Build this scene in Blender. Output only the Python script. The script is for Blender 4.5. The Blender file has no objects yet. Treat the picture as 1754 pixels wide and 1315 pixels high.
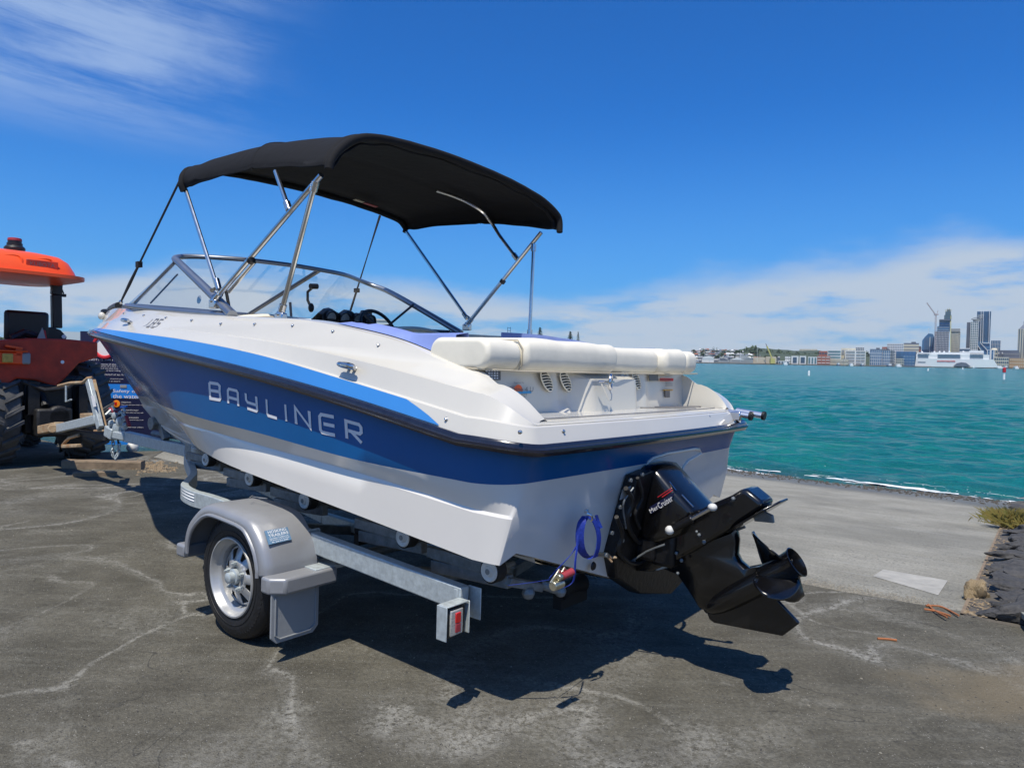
import bpy, bmesh, math, random
import numpy as np
from mathutils import Vector, Matrix, noise
from math import radians, sin, cos, tan, pi, sqrt, atan2
random.seed(7); rng = np.random.default_rng(7)
SC = bpy.context.scene
COL = SC.collection

# ------------------------------------------------------------------ camera
FPX, CXP, CYP = 1216.0, 877.0, 657.5           # focal length and centre in photo pixels (1754 wide)
PITCH, ROLL, CAMH = radians(2.07), radians(1.0), 1.42
fw = np.array([0, cos(PITCH), -sin(PITCH)]); up0 = np.array([0, sin(PITCH), cos(PITCH)]); rt0 = np.array([1., 0, 0])
rt = rt0*cos(ROLL)+up0*sin(ROLL); up = up0*cos(ROLL)-rt0*sin(ROLL)
CAM = np.array([0, 0, CAMH])
cd = bpy.data.cameras.new('camera'); cam = bpy.data.objects.new('camera', cd); COL.objects.link(cam)
cam.matrix_world = Matrix(((rt[0], up[0], -fw[0], 0), (rt[1], up[1], -fw[1], 0), (rt[2], up[2], -fw[2], CAMH), (0, 0, 0, 1)))
cd.sensor_width = 36; cd.lens = 36*FPX/1754; cd.clip_start = .05; cd.clip_end = 20000
SC.camera = cam

# boat / trailer frame: X starboard, Y forward, Z up, on the gently falling hard-stand
BX = np.array([0.62922454, 0.7770276, -0.01745241]); BY = np.array([-0.77714596, 0.62932039, 0.]); BZ = np.array([0.01098316, 0.01356307, 0.9998477])
BO = np.array([0.71085784, 3.34633402, -0.02113756])
def ray(px, py): return fw+rt*(px-CXP)/FPX-up*(py-CYP)/FPX
def at(px, py, v=None, u=None, w=None):
    """a spot on the boat, given where it shows and one known boat coordinate"""
    r = ray(px, py); c = CAM-BO
    ax, val = (BX, v) if v is not None else ((BY, u) if u is not None else (BZ, w))
    t = (val-c@ax)/(r@ax); p = c+r*t
    return np.array([p@BX, p@BY, p@BZ])
def wp(px, py, Y):
    r = ray(px, py); return CAM+r*(Y/r[1])
def b2w(p): return BO+BX*p[0]+BY*p[1]+BZ*p[2]

# ------------------------------------------------------------------ sky, sun, exposure
SUNB = np.array([-.41, -.20, 1.0])                      # towards the sun, in the boat frame
SUNW = BX*SUNB[0]+BY*SUNB[1]+BZ*SUNB[2]; SUNW /= np.linalg.norm(SUNW)
elev = math.asin(SUNW[2]); azim = atan2(SUNW[0], SUNW[1])
W = bpy.data.worlds.new('World'); SC.world = W; W.use_nodes = True
nt = W.node_tree; nt.nodes.clear(); N = nt.nodes.new; LK = nt.links.new
out = N('ShaderNodeOutputWorld'); bg = N('ShaderNodeBackground'); sky = N('ShaderNodeTexSky')
sky.sky_type = 'NISHITA'; sky.sun_disc = False; sky.sun_elevation = elev; sky.sun_rotation = azim
sky.air_density = 1.0; sky.dust_density = .5; sky.ozone_density = 3.0; sky.altitude = 0
tc = N('ShaderNodeTexCoord'); sep = N('ShaderNodeSeparateXYZ'); LK(tc.outputs['Generated'], sep.inputs[0])
def math_(op, a, b=None, c=None, clamp=False):
    n = N('ShaderNodeMath'); n.operation = op; n.use_clamp = clamp
    for i, x in enumerate((a, b, c)):
        if x is None: continue
        if isinstance(x, (int, float)): n.inputs[i].default_value = x
        else: LK(x, n.inputs[i])
    return n.outputs[0]
def rampn(x, a, b, lo=0., hi=1.):
    n = N('ShaderNodeMapRange'); n.interpolation_type = 'SMOOTHSTEP'; LK(x, n.inputs[0])
    n.inputs[1].default_value = a; n.inputs[2].default_value = b; n.inputs[3].default_value = lo; n.inputs[4].default_value = hi
    return n.outputs[0]
Z_ = sep.outputs[2]; X_ = sep.outputs[0]; Y_ = sep.outputs[1]
az = math_('ARCTAN2', X_, Y_)
def skynoise(sx, sz, scale, detail, rough, off=(0, 0, 0), skew=0.):
    cmb = N('ShaderNodeCombineXYZ')
    zz = math_('ADD', math_('MULTIPLY', Z_, sz), math_('MULTIPLY', az, skew))
    LK(math_('ADD', math_('MULTIPLY', az, sx), off[0]), cmb.inputs[0]); LK(math_('ADD', zz, off[2]), cmb.inputs[2]); cmb.inputs[1].default_value = off[1]
    n = N('ShaderNodeTexNoise'); n.inputs['Scale'].default_value = scale; n.inputs['Detail'].default_value = detail; n.inputs['Roughness'].default_value = rough
    LK(cmb.outputs[0], n.inputs['Vector']); return n.outputs[0]
# low bank of thin cloud above the horizon, its top uneven
n1 = skynoise(1.0, 3.2, 2.3, 7, .55, (3.3, 1, .2)); n2 = skynoise(2, 9, 3.2, 6, .6, (7.7, 2, 3.1))
top = math_('ADD', math_('MULTIPLY', rampn(az, .05, .60), .060), .105)
top = math_('ADD', top, math_('MULTIPLY', math_('SUBTRACT', n1, .5), .15))
edge = math_('SUBTRACT', top, Z_)
low = math_('MULTIPLY', rampn(edge, -.012, .035), rampn(n2, .32, .55, .10, 1.))
low = math_('MULTIPLY', low, .92)
# cirrus, high on the left
c1 = skynoise(1.0, 3.4, 2.1, 8, .60, (11.3, 5, .9), .35); c2 = skynoise(1.2, 14, 2.6, 7, .65, (2.3, 3, 1.9), 1.3)
cm = math_('MULTIPLY', rampn(az, -.22, -.50), rampn(Z_, .22, .33))
cir = math_('MULTIPLY', math_('MULTIPLY', rampn(c1, .36, .60), rampn(c2, .26, .62)), cm)
cir = math_('MULTIPLY', cir, .66)
tint = N('ShaderNodeMix'); tint.data_type = 'RGBA'; tint.blend_type = 'MULTIPLY'; tint.inputs[0].default_value = 1
LK(sky.outputs[0], tint.inputs[6]); tint.inputs[7].default_value = (.145, .74, 1.50, 1)
def mixc(f, a, b):
    m = N('ShaderNodeMix'); m.data_type = 'RGBA'; LK(f, m.inputs[0]); LK(a, m.inputs[6])
    if isinstance(b, tuple): m.inputs[7].default_value = b
    else: LK(b, m.inputs[7])
    return m.outputs[2]
SKYSTR = .092
lowcol = tuple(c/SKYSTR for c in (.50, .58, .68))+(1,)
circol = tuple(c/SKYSTR for c in (.42, .56, .80))+(1,)
hz = rampn(Z_, .34, -.01)
col = mixc(math_('MULTIPLY', hz, .55), tint.outputs[2], tuple(c/SKYSTR for c in (.15, .40, .74))+(1,))
col = mixc(low, col, lowcol); col = mixc(cir, col, circol)
LK(col, bg.inputs[0]); bg.inputs[1].default_value = SKYSTR; LK(bg.outputs[0], out.inputs[0])
sd = bpy.data.lights.new('sun', 'SUN'); sd.energy = 4.9; sd.angle = radians(.53); sd.color = (1, .925, .80)
so = bpy.data.objects.new('sun', sd); COL.objects.link(so); so.rotation_euler = Vector(SUNW).to_track_quat('Z', 'Y').to_euler(); so.location = (0, 0, 30)
SC.view_settings.view_transform = 'Standard'; SC.view_settings.look = 'None'; SC.view_settings.exposure = .08; SC.view_settings.gamma = 1
SC.view_settings.use_curve_mapping = False
SC.cycles.max_bounces = 8; SC.cycles.transparent_max_bounces = 16; SC.cycles.caustics_reflective = False; SC.cycles.caustics_refractive = False

# ------------------------------------------------------------------ materials
def mat(name, col, rough=.5, metal=0., coat=0., var=0., vscale=8., bump=0., bscale=40., col2=None, spec=.5, detail=5, ob=True):
    m = bpy.data.materials.new(name); m.use_nodes = True; t = m.node_tree; b = t.nodes['Principled BSDF']
    b.inputs['Base Color'].default_value = (*col, 1); b.inputs['Roughness'].default_value = rough; b.inputs['Metallic'].default_value = metal
    b.inputs['Coat Weight'].default_value = coat; b.inputs['Coat Roughness'].default_value = .04; b.inputs['Specular IOR Level'].default_value = spec
    tcn = t.nodes.new('ShaderNodeTexCoord')
    n = t.nodes.new('ShaderNodeTexNoise'); n.inputs['Scale'].default_value = vscale; n.inputs['Detail'].default_value = detail; n.inputs['Roughness'].default_value = .6
    t.links.new(tcn.outputs['Object'], n.inputs['Vector'])
    if var or col2:
        mx = t.nodes.new('ShaderNodeMix'); mx.data_type = 'RGBA'
        mr = t.nodes.new('ShaderNodeMapRange'); mr.inputs[1].default_value = .32; mr.inputs[2].default_value = .68; t.links.new(n.outputs[0], mr.inputs[0]); t.links.new(mr.outputs[0], mx.inputs[0])
        a = col if col2 else tuple(c*(1-var) for c in col); bb = col2 if col2 else tuple(min(1, c*(1+var)) for c in col)
        mx.inputs[6].default_value = (*a, 1); mx.inputs[7].default_value = (*bb, 1); t.links.new(mx.outputs[2], b.inputs['Base Color'])
        mr2 = t.nodes.new('ShaderNodeMapRange'); mr2.inputs[3].default_value = max(.02, rough*.85); mr2.inputs[4].default_value = min(1, rough*1.2); t.links.new(n.outputs[0], mr2.inputs[0]); t.links.new(mr2.outputs[0], b.inputs['Roughness'])
    if bump:
        n2 = t.nodes.new('ShaderNodeTexNoise'); n2.inputs['Scale'].default_value = bscale; n2.inputs['Detail'].default_value = 4; t.links.new(tcn.outputs['Object'], n2.inputs['Vector'])
        bp = t.nodes.new('ShaderNodeBump'); bp.inputs['Strength'].default_value = bump; bp.inputs['Distance'].default_value = .01; t.links.new(n2.outputs[0], bp.inputs['Height']); t.links.new(bp.outputs[0], b.inputs['Normal'])
    return m
M = {}
M['gel'] = mat('white_gelcoat', (.585, .565, .505), .25, coat=.6, var=.02, vscale=3, bump=.01, bscale=5)
M['gelhull'] = mat('hull_white', (.74, .715, .665), .18, coat=.35, var=.02, vscale=2, bump=.02, bscale=3)
M['cream'] = mat('cream_vinyl', (.78, .74, .62), .48, var=.04, vscale=14, bump=.25, bscale=7)
M['piping'] = mat('piping_vinyl', (.45, .40, .30), .5)
M['navy'] = mat('navy_gelcoat', (.004, .098, .29), .2, metal=0., coat=.1, var=.06, vscale=2, bump=.02, bscale=3, spec=.32)
M['sky'] = mat('light_blue_gelcoat', (.040, .215, .56), .3, coat=.3, var=.03, vscale=3)
M['lilac'] = mat('lilac_vinyl', (.20, .27, .58), .5, var=.05, bump=.2, bscale=9)
M['rub'] = mat('rub_rail_rubber', (.012, .014, .028), .22, coat=.4, var=.2, vscale=30, bump=.12, bscale=14)
M['steel'] = mat('stainless_steel', (.62, .62, .62), .17, metal=1, var=.06, vscale=20)
M['chrome'] = mat('polished_chrome', (.85, .84, .84), .22, metal=.85, var=.04, vscale=20)
M['alu'] = mat('anodised_aluminium', (.30, .33, .38), .34, metal=.85, var=.05, vscale=9)
M['alud'] = mat('dark_aluminium', (.055, .062, .08), .35, metal=.5, var=.05)
M['canvas'] = mat('black_canvas', (.0085, .009, .011), .85, var=.25, vscale=40, bump=.5, bscale=11, spec=.25)
M['black'] = mat('black_plastic', (.012, .012, .013), .4, var=.2, bump=.1)
M['web'] = mat('black_webbing', (.01, .01, .012), .8)
M['drive'] = mat('phantom_black_paint', (.0035, .0035, .0042), .24, coat=.45, var=.3, vscale=12, bump=.05, bscale=18, spec=.5)
M['drivemat'] = mat('black_alloy', (.004, .004, .005), .45, var=.3, vscale=20, bump=.3, bscale=40)
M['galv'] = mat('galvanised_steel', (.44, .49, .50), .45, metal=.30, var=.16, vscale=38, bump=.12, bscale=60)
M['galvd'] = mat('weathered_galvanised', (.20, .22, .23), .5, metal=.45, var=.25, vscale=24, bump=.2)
M['silver'] = mat('silver_plastic', (.30, .308, .322), .36, metal=.30, var=.05, vscale=6, bump=.05, bscale=30)
M['greyp'] = mat('grey_rubber', (.26, .275, .285), .6, var=.05, bump=.1)
M['rim'] = mat('silver_wheel_paint', (.46, .465, .46), .35, metal=.45, var=.07, vscale=18)
M['tyre'] = mat('tyre_rubber', (.011, .011, .012), .55, var=.3, vscale=14, bump=.3, bscale=60)
M['tread'] = mat('tractor_tyre_rubber', (.075, .075, .074), .8, var=.3, vscale=9, bump=.4, bscale=30)
M['roller'] = mat('white_roller_disc', (.60, .60, .57), .5, var=.12, vscale=20)
M['rubber'] = mat('black_roller_rubber', (.01, .01, .011), .7)
M['white'] = mat('white_print', (.80, .80, .80), .4)
M['letter'] = mat('silver_letter_film', (.74, .75, .77), .4)
M['grey'] = mat('grey_print', (.12, .12, .13), .4)
M['red'] = mat('red_plastic', (.55, .012, .012), .25, coat=.4)
M['redp'] = mat('red_print', (.55, .02, .03), .5)
M['dullred'] = mat('faded_red_grip', (.30, .03, .04), .5, var=.1)
M['clear'] = mat('clear_lamp_plastic', (.50, .50, .48), .12, metal=.4, var=.25, vscale=140)
M['label'] = mat('blue_label', (.10, .20, .32), .4, var=.1, vscale=20)
M['strap'] = mat('blue_webbing', (.008, .028, .26), .55, var=.2, vscale=60, bump=.3, bscale=120)
M['zinc'] = mat('zinc_plated_steel', (.58, .54, .40), .3, metal=.9, var=.15, vscale=30)
M['orange'] = mat('orange_tractor_paint', (.83, .085, .010), .38, coat=.2, var=.06, vscale=4)
M['dorange'] = mat('faded_orange_paint', (.42, .032, .010), .5, var=.28, vscale=7, bump=.1)
M['rust'] = mat('rusty_steel', (.30, .15, .06), .8, col2=(.42, .34, .22), vscale=14, bump=.4)
M['oil'] = mat('greasy_black_steel', (.010, .010, .010), .55, var=.4, vscale=12, bump=.4)
M['wood'] = mat('weathered_timber', (.20, .15, .10), .85, var=.3, vscale=9, bump=.7, bscale=18)
M['amber'] = mat('amber_lens', (.50, .33, .07), .3, var=.2, vscale=40)
M['signnavy'] = mat('sign_navy', (.012, .016, .055), .4, var=.08)
M['signblue'] = mat('sign_blue', (.02, .22, .72), .4)
M['signor'] = mat('sign_orange', (.9, .28, .02), .4)
M['sand'] = mat('beach_picture', (.60, .40, .20), .5, col2=(.70, .55, .35), vscale=6)
M['seapic'] = mat('sea_picture', (.05, .35, .45), .5, var=.2)
M['skyp'] = mat('decal_blue', (.05, .30, .60), .4)
M['sunp'] = mat('decal_orange', (.80, .12, .03), .4)
M['gunk'] = mat('yellow_grease', (.50, .29, .06), .5, var=.4, vscale=50, bump=.5)

def glassmat(name, tint, gloss=.05):
    m = bpy.data.materials.new(name); m.use_nodes = True; t = m.node_tree; t.nodes.clear(); n = t.nodes.new
    o = n('ShaderNodeOutputMaterial'); tr = n('ShaderNodeBsdfTransparent'); gl = n('ShaderNodeBsdfGlossy'); gl.inputs['Roughness'].default_value = .02
    tr.inputs[0].default_value = (*tint, 1); mx = n('ShaderNodeMixShader'); lw = n('ShaderNodeLayerWeight'); lw.inputs[0].default_value = .5; pw = n('ShaderNodeMath'); pw.operation = 'POWER'; pw.inputs[1].default_value = 4.; ml = n('ShaderNodeMath'); ml.operation = 'MULTIPLY_ADD'; ml.inputs[1].default_value = .55; ml.inputs[2].default_value = .03
    t.links.new(lw.outputs[1], pw.inputs[0]); t.links.new(pw.outputs[0], ml.inputs[0]); t.links.new(ml.outputs[0], mx.inputs[0]); t.links.new(tr.outputs[0], mx.inputs[1]); t.links.new(gl.outputs[0], mx.inputs[2]); t.links.new(mx.outputs[0], o.inputs[0])
    return m
M['pane'] = glassmat('windscreen_glass', (.93, .945, .945))

# ------------------------------------------------------------------ mesh building
OFF = {}     # root name -> its place in the frame its shapes are written in
def props(o, label=None, cat=None, group=None, kind=None):
    if label: o['label'] = label
    if cat: o['category'] = cat
    if group: o['group'] = group
    if kind: o['kind'] = kind
    return o
BROT = Matrix(((BX[0], BY[0], BZ[0]), (BX[1], BY[1], BZ[1]), (BX[2], BY[2], BZ[2]))).to_4x4()
def thing(name, label, cat, base=(0, 0, 0), frame='w', group=None):
    o = bpy.data.objects.new(name, None); o.empty_display_size = .2; COL.objects.link(o)
    if frame == 'b': o.matrix_world = Matrix.Translation(Vector(b2w(base))) @ BROT
    else: o.location = base
    OFF[o.name] = np.array(base, float)
    return props(o, label, cat, group)
def off_of(p):
    while p is not None:
        if p.name in OFF: return OFF[p.name]
        p = p.parent
    return np.zeros(3)
class MB:
    def __init__(s): s.V = []; s.F = []; s.I = []
    def add(s, V, F, mi=0):
        k = len(s.V); s.V.extend([tuple(map(float, v)) for v in V]); s.F.extend([tuple(i+k for i in f) for f in F]); s.I.extend([mi]*len(F)); return s
    def box(s, c, d, R=None, mi=0):
        c = np.array(c, float); d = np.array(d, float)/2
        P = np.array([(x, y, z) for x in (-1, 1) for y in (-1, 1) for z in (-1, 1)])*d
        if R is not None: P = P @ np.array(R).T
        return s.add(P+c, [(0, 1, 3, 2), (4, 6, 7, 5), (0, 4, 5, 1), (2, 3, 7, 6), (0, 2, 6, 4), (1, 5, 7, 3)], mi)
    def beam(s, a, b, w, h, upv=(0, 0, 1), mi=0):
        a = np.array(a, float); b = np.array(b, float); d = b-a; L = np.linalg.norm(d); d /= L
        sx = np.cross(d, upv); sx /= np.linalg.norm(sx); uz = np.cross(sx, d)
        return s.box((a+b)/2, (w, L, h), np.array([sx, d, uz]).T, mi)
    def tube(s, pts, r, n=10, closed=False, caps=True, mi=0, flat=1., upv=None):
        P = [np.array(p, float) for p in pts]; m = len(P); R = r if hasattr(r, '__len__') else [r]*m
        V = []; prev = None
        for i in range(m):
            if closed: t = P[(i+1) % m]-P[i-1]
            else: t = P[min(i+1, m-1)]-P[max(i-1, 0)]
            t = t/(np.linalg.norm(t)+1e-12)
            if prev is None:
                a = np.array(upv if upv is not None else ((0, 0, 1) if abs(t[2]) < .9 else (1, 0, 0)), float)
            else: a = prev
            x = a-t*(a@t); x /= np.linalg.norm(x)+1e-12; y = np.cross(t, x); prev = x
            for k in range(n):
                an = 2*pi*k/n; V.append(P[i]+R[i]*(x*cos(an)*flat+y*sin(an)))
        F = []
        for i in range(m if closed else m-1):
            j = (i+1) % m
            for k in range(n): F.append((i*n+k, i*n+(k+1) % n, j*n+(k+1) % n, j*n+k))
        if caps and not closed: F.append(tuple(range(n))[::-1]); F.append(tuple((m-1)*n+k for k in range(n)))
        return s.add(V, F, mi)
    def cyl(s, a, b, r, r2=None, n=20, mi=0): return s.tube([a, b], [r, r if r2 is None else r2], n, mi=mi)
    def lathe(s, prof, o, axis, n=32, mi=0, caps=False):
        """prof: (distance along axis, radius)"""
        o = np.array(o, float); ax = np.array(axis, float); ax /= np.linalg.norm(ax)
        h = np.array((0, 0, 1.) if abs(ax[2]) < .9 else (1., 0, 0)); x = h-ax*(h@ax); x /= np.linalg.norm(x); y = np.cross(ax, x)
        V = []; 
        for (d, r) in prof:
            for k in range(n): an = 2*pi*k/n; V.append(o+ax*d+r*(x*cos(an)+y*sin(an)))
        F = [(i*n+k, i*n+(k+1) % n, (i+1)*n+(k+1) % n, (i+1)*n+k) for i in range(len(prof)-1) for k in range(n)]
        if caps: F.append(tuple(range(n))[::-1]); F.append(tuple((len(prof)-1)*n+k for k in range(n)))
        return s.add(V, F, mi)
    def grid(s, rows, mi=0, closed=False, mis=None):
        R = len(rows); C = len(rows[0]); V = [p for r in rows for p in r]; k0 = len(s.V)
        s.V.extend([tuple(map(float, v)) for v in V])
        for i in range(R-1):
            for j in range(C if closed else C-1):
                s.F.append((k0+i*C+j, k0+i*C+(j+1) % C, k0+(i+1)*C+(j+1) % C, k0+(i+1)*C+j)); s.I.append(mis[i] if mis else mi)
        return s
    def prism(s, pts, off, mi=0):
        """closed outline pts (3d), swept by vector off"""
        n = len(pts); A = [np.array(p, float) for p in pts]; o = np.array(off, float)
        return s.add(A+[p+o for p in A], [tuple(range(n))[::-1], tuple(range(n, 2*n))]+[(i, (i+1) % n, n+(i+1) % n, n+i) for i in range(n)], mi)
    def ball(s, c, r, n=12, mi=0, sq=(1, 1, 1)):
        c = np.array(c, float); V = []; rings = n//2
        for i in range(rings+1):
            th = pi*i/rings
            for k in range(n): ph = 2*pi*k/n; V.append(c+np.array([sin(th)*cos(ph)*r*sq[0], sin(th)*sin(ph)*r*sq[1], cos(th)*r*sq[2]]))
        return s.add(V, [(i*n+k, i*n+(k+1) % n, (i+1)*n+(k+1) % n, (i+1)*n+k) for i in range(rings) for k in range(n)], mi)
    def mirror(s):
        """adds the other side (x -> -x)"""
        k = len(s.V); s.V += [(-x, y, z) for x, y, z in s.V]; s.F += [tuple(i+k for i in f)[::-1] for f in s.F[:]]; s.I += s.I[:]
        return s
    def build(s, name, m, parent=None, smooth=35, bevel=0., seg=2, merge=True, label=None, cat=None, group=None, kind=None, solid=0., subd=0):
        me = bpy.data.meshes.new(name); o_ = off_of(parent)
        V = (np.array(s.V)-o_) if len(s.V) else []
        bm = bmesh.new()
        vs = [bm.verts.new(v) for v in V]
        for f, i in zip(s.F, s.I):
            ff = []
            for q in f:
                if q not in ff: ff.append(q)
            if len(ff) < 3: continue
            try: fc = bm.faces.new([vs[q] for q in ff]); fc.material_index = i
            except ValueError: pass
        if merge: bmesh.ops.remove_doubles(bm, verts=bm.verts, dist=1e-5)
        bmesh.ops.dissolve_degenerate(bm, edges=bm.edges, dist=1e-6)
        bmesh.ops.recalc_face_normals(bm, faces=bm.faces)
        bm.to_mesh(me); bm.free()
        for mm in (m if isinstance(m, (list, tuple)) else [m]): me.materials.append(M[mm] if isinstance(mm, str) else mm)
        if smooth:
            me.shade_smooth()
            if smooth < 180: me.set_sharp_from_angle(angle=radians(smooth))
        o = bpy.data.objects.new(name, me); COL.objects.link(o)
        if parent is not None: o.parent = parent
        if solid: md = o.modifiers.new('thick', 'SOLIDIFY'); md.thickness = solid; md.offset = 0
        if subd: md = o.modifiers.new('sub', 'SUBSURF'); md.levels = subd; md.render_levels = subd
        if bevel: md = o.modifiers.new('bev', 'BEVEL'); md.width = bevel; md.segments = seg; md.limit_method = 'ANGLE'; md.angle_limit = radians(40); md.harden_normals = False
        return props(o, label, cat, group, kind)
def copytree(o, parent=None):
    c = o.copy(); COL.objects.link(c)
    if parent is not None: c.parent = parent
    for ch in list(o.children): copytree(ch, c)
    return c
def root_mesh(mb, name, m, base, frame='w', **kw):
    """a top-level thing that is one mesh, its origin at base"""
    mb.V = [tuple(np.array(v)-np.array(base)) for v in mb.V]
    o = mb.build(name, m, None, **kw)
    if frame == 'b': o.matrix_world = Matrix.Translation(Vector(b2w(base))) @ BROT
    else: o.location = base
    return o
_txt = {}
def text_mesh(s_):
    if s_ in _txt: return _txt[s_]
    c = bpy.data.curves.new('t', 'FONT'); c.body = s_; c.size = 1; c.resolution_u = 3; o = bpy.data.objects.new('t', c); COL.objects.link(o)
    bpy.context.view_layer.update()
    me = bpy.data.meshes.new_from_object(o.evaluated_get(bpy.context.evaluated_depsgraph_get()))
    V = np.array([v.co[:] for v in me.vertices]); F = [tuple(p.vertices) for p in me.polygons]
    bpy.data.objects.remove(o); bpy.data.meshes.remove(me); bpy.data.curves.remove(c)
    if len(V): V[:, :2] -= V[:, :2].min(0)
    _txt[s_] = (V, F); return V, F
def text(mb, s_, o, xd, yd, width=None, height=None, mi=0, slant=0):
    """lettering: o lower left, xd/yd unit directions"""
    V, F = text_mesh(s_); w, h = V[:, 0].max(), V[:, 1].max()
    sx = (width/w) if width else height/h; sy = (height/h) if height else sx
    o = np.array(o, float); xd = np.array(xd, float); yd = np.array(yd, float)
    return mb.add([o+xd*(v[0]*sx+v[1]*sy*slant)+yd*v[1]*sy for v in V], F, mi)
def cr(knots, n):
    """smooth curve through knots (Catmull-Rom), n samples"""
    K = np.array(knots, float); m = len(K); t = np.linspace(0, m-1, n); out = []
    for x in t:
        i = min(int(x), m-2); f = x-i
        p0 = K[i-1] if i > 0 else 2*K[0]-K[1]; p1 = K[i]; p2 = K[i+1]; p3 = K[i+2] if i+2 < m else 2*K[-1]-K[-2]
        out.append(.5*((2*p1)+(-p0+p2)*f+(2*p0-5*p1+4*p2-p3)*f*f+(-p0+3*p1-3*p2+p3)*f**3))
    return np.array(out)
# ================================================================== MOTORBOAT
boat = thing('motorboat', 'white and blue open motorboat with black sunshade, resting on the galvanised trailer', 'motorboat', (0, 2.6, 0), 'b')
NT, NC, NS = 12, 9, 72
def row(knots, ua, r, ztr, zc=None, bulge=.0):
    """one fore-and-aft line of the moulding: centre of stern -> corner -> stem. knots: (u, v, z)"""
    side = cr(knots, NS); u0, v0, z0 = side[0]
    zc = z0 if zc is None else zc
    P = []
    for i in range(NT):
        v = (v0-r)*i/(NT-1); P.append((-v, ua-bulge*(1-(v/(v0-r))**2), ztr(v) if callable(ztr) else ztr))
    zs = P[-1][2]
    for i in range(1, NC+1):
        a = pi/2*i/(NC+1); f = i/(NC+1)
        P.append((-(v0-r+r*sin(a)), ua+(u0-ua)*(1-cos(a)), zs+(z0-zs)*(f*f*(3-2*f))))
    P += [(-v, u, z) for u, v, z in side]
    return np.array(P)
rail_k = [(.26, 1.125, 1.118), (.9, 1.155, 1.227), (1.6, 1.17, 1.323), (2.3, 1.168, 1.400), (3.0, 1.15, 1.470), (3.8, 1.05, 1.538), (4.6, .78, 1.575), (5.5, .46, 1.600), (6.2, .19, 1.61), (6.62, 0, 1.612)]
paint_k = [(.26, 1.082, .949), (.9, 1.110, .972), (1.6, 1.125, 1.027), (2.2, 1.12, 1.063), (2.75, 1.06, 1.093), (3.4, .86, 1.10), (4.05, .60, 1.085), (4.8, .30, 1.05), (5.3, .12, 1.03), (5.62, 0, 1.02)]
cre_k = [(.26, 1.042, .842), (.9, 1.066, .905), (1.6, 1.078, .952), (2.15, 1.062, .985), (2.65, 1.0, 1.0), (3.25, .79, 1.0), (3.9, .53, .985), (4.6, .26, .96), (5.1, .1, .94), (5.5, 0, .93)]
chi_k = [(.26, 1.048, .648), (.9, 1.072, .72), (1.6, 1.082, .79), (2.1, 1.055, .83), (2.6, .94, .855), (3.1, .74, .86), (3.7, .48, .84), (4.4, .22, .80), (4.85, .09, .79), (5.23, 0, .785)]
keel_k = [(.26, .0, .345), (.9, 0, .345), (1.6, 0, .35), (2.3, 0, .365), (3.0, 0, .42), (3.57, 0, .487), (4.08, 0, .555), (4.6, 0, .62), (4.9, 0, .69), (5.2, 0, .78)]
def ua_(z): return .03+(1.1-z)*.22
R_rail = row(rail_k, .0, .15, 1.092, bulge=.03)
def inset(R, d, dz):           # move a line inboard and down
    Q = R.copy(); n = len(Q)
    for i in range(n):
        t = R[min(i+1, n-1)]-R[max(i-1, 0)]; nn = np.array([t[1], -t[0], 0]); nn /= np.linalg.norm(nn)+1e-9
        if nn[0] < 0 and abs(nn[0]) > abs(nn[1]): nn = -nn
        if i < NT: nn = np.array([0, 1., 0])
        Q[i] += nn*d+np.array([0, 0, dz])
    Q[:, 0] = np.minimum(Q[:, 0], 0); return Q
H0 = inset(R_rail, .030, -.012)
H3 = row(paint_k, ua_(.955), .13, .957, bulge=.02)
H4 = row(cre_k, ua_(.84), .035, lambda v: .800+.035*v, bulge=.01)
H4b = H4.copy(); H4b[NT:, 0] -= .007*np.clip(np.linspace(1.3, -.6, NC+NS), 0, 1); H4b[:, 2] -= .012
zb = lambda v: .35+.325*min(1, v/.93) if v < .93 else .675-.3*(v-.93)
H5 = row(chi_k, ua_(.63), .02, zb, zc=None, bulge=0)
def lerp(a, b, t): return a*(1-t)+b*t
rows = [H0, lerp(H0, H3, .33), lerp(H0, H3, .66), H3, lerp(H3, H4, .5), H4, H4b, lerp(H4b, H5, .5), H5]
hull = MB(); hull.grid(rows, mis=[0, 0, 0, 1, 1, 1, 1, 1])
# bottom: chine -> inner chine -> keel
keel = cr([(u, v, z) for u, v, z in keel_k], NS); K = np.array([(-v, u, z) for u, v, z in keel])
chS = H5[NT+NC:]
inn = chS.copy(); inn[:, 0] *= .92; inn[:, 2] += .03*np.clip(np.linspace(1.2, -.3, NS), 0, 1)
hull.grid([chS, inn, lerp(inn, K, .33)+np.array([0, 0, .004]), lerp(inn, K, .34)-np.array([0, 0, .012]), lerp(inn, K, .66), lerp(inn, K, .67)-np.array([0, 0, .010]), K], mi=1)
# close the little strip between raked stern edge and first bottom station
E = H5[:NT+NC]; E2 = np.array([(x, .26, (np.interp(-x, [0, .93, 1.05], [.345, .672, .648]))) for x, y, z in E]); hull.grid([E, E2], mi=1)
hull.mirror()
from mathutils.bvhtree import BVHTree
HB = BVHTree.FromPolygons([Vector(v) for v in hull.V], [f for f in hull.F])
hull.build('hull', ['navy', 'gelhull'], boat, smooth=28)
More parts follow.
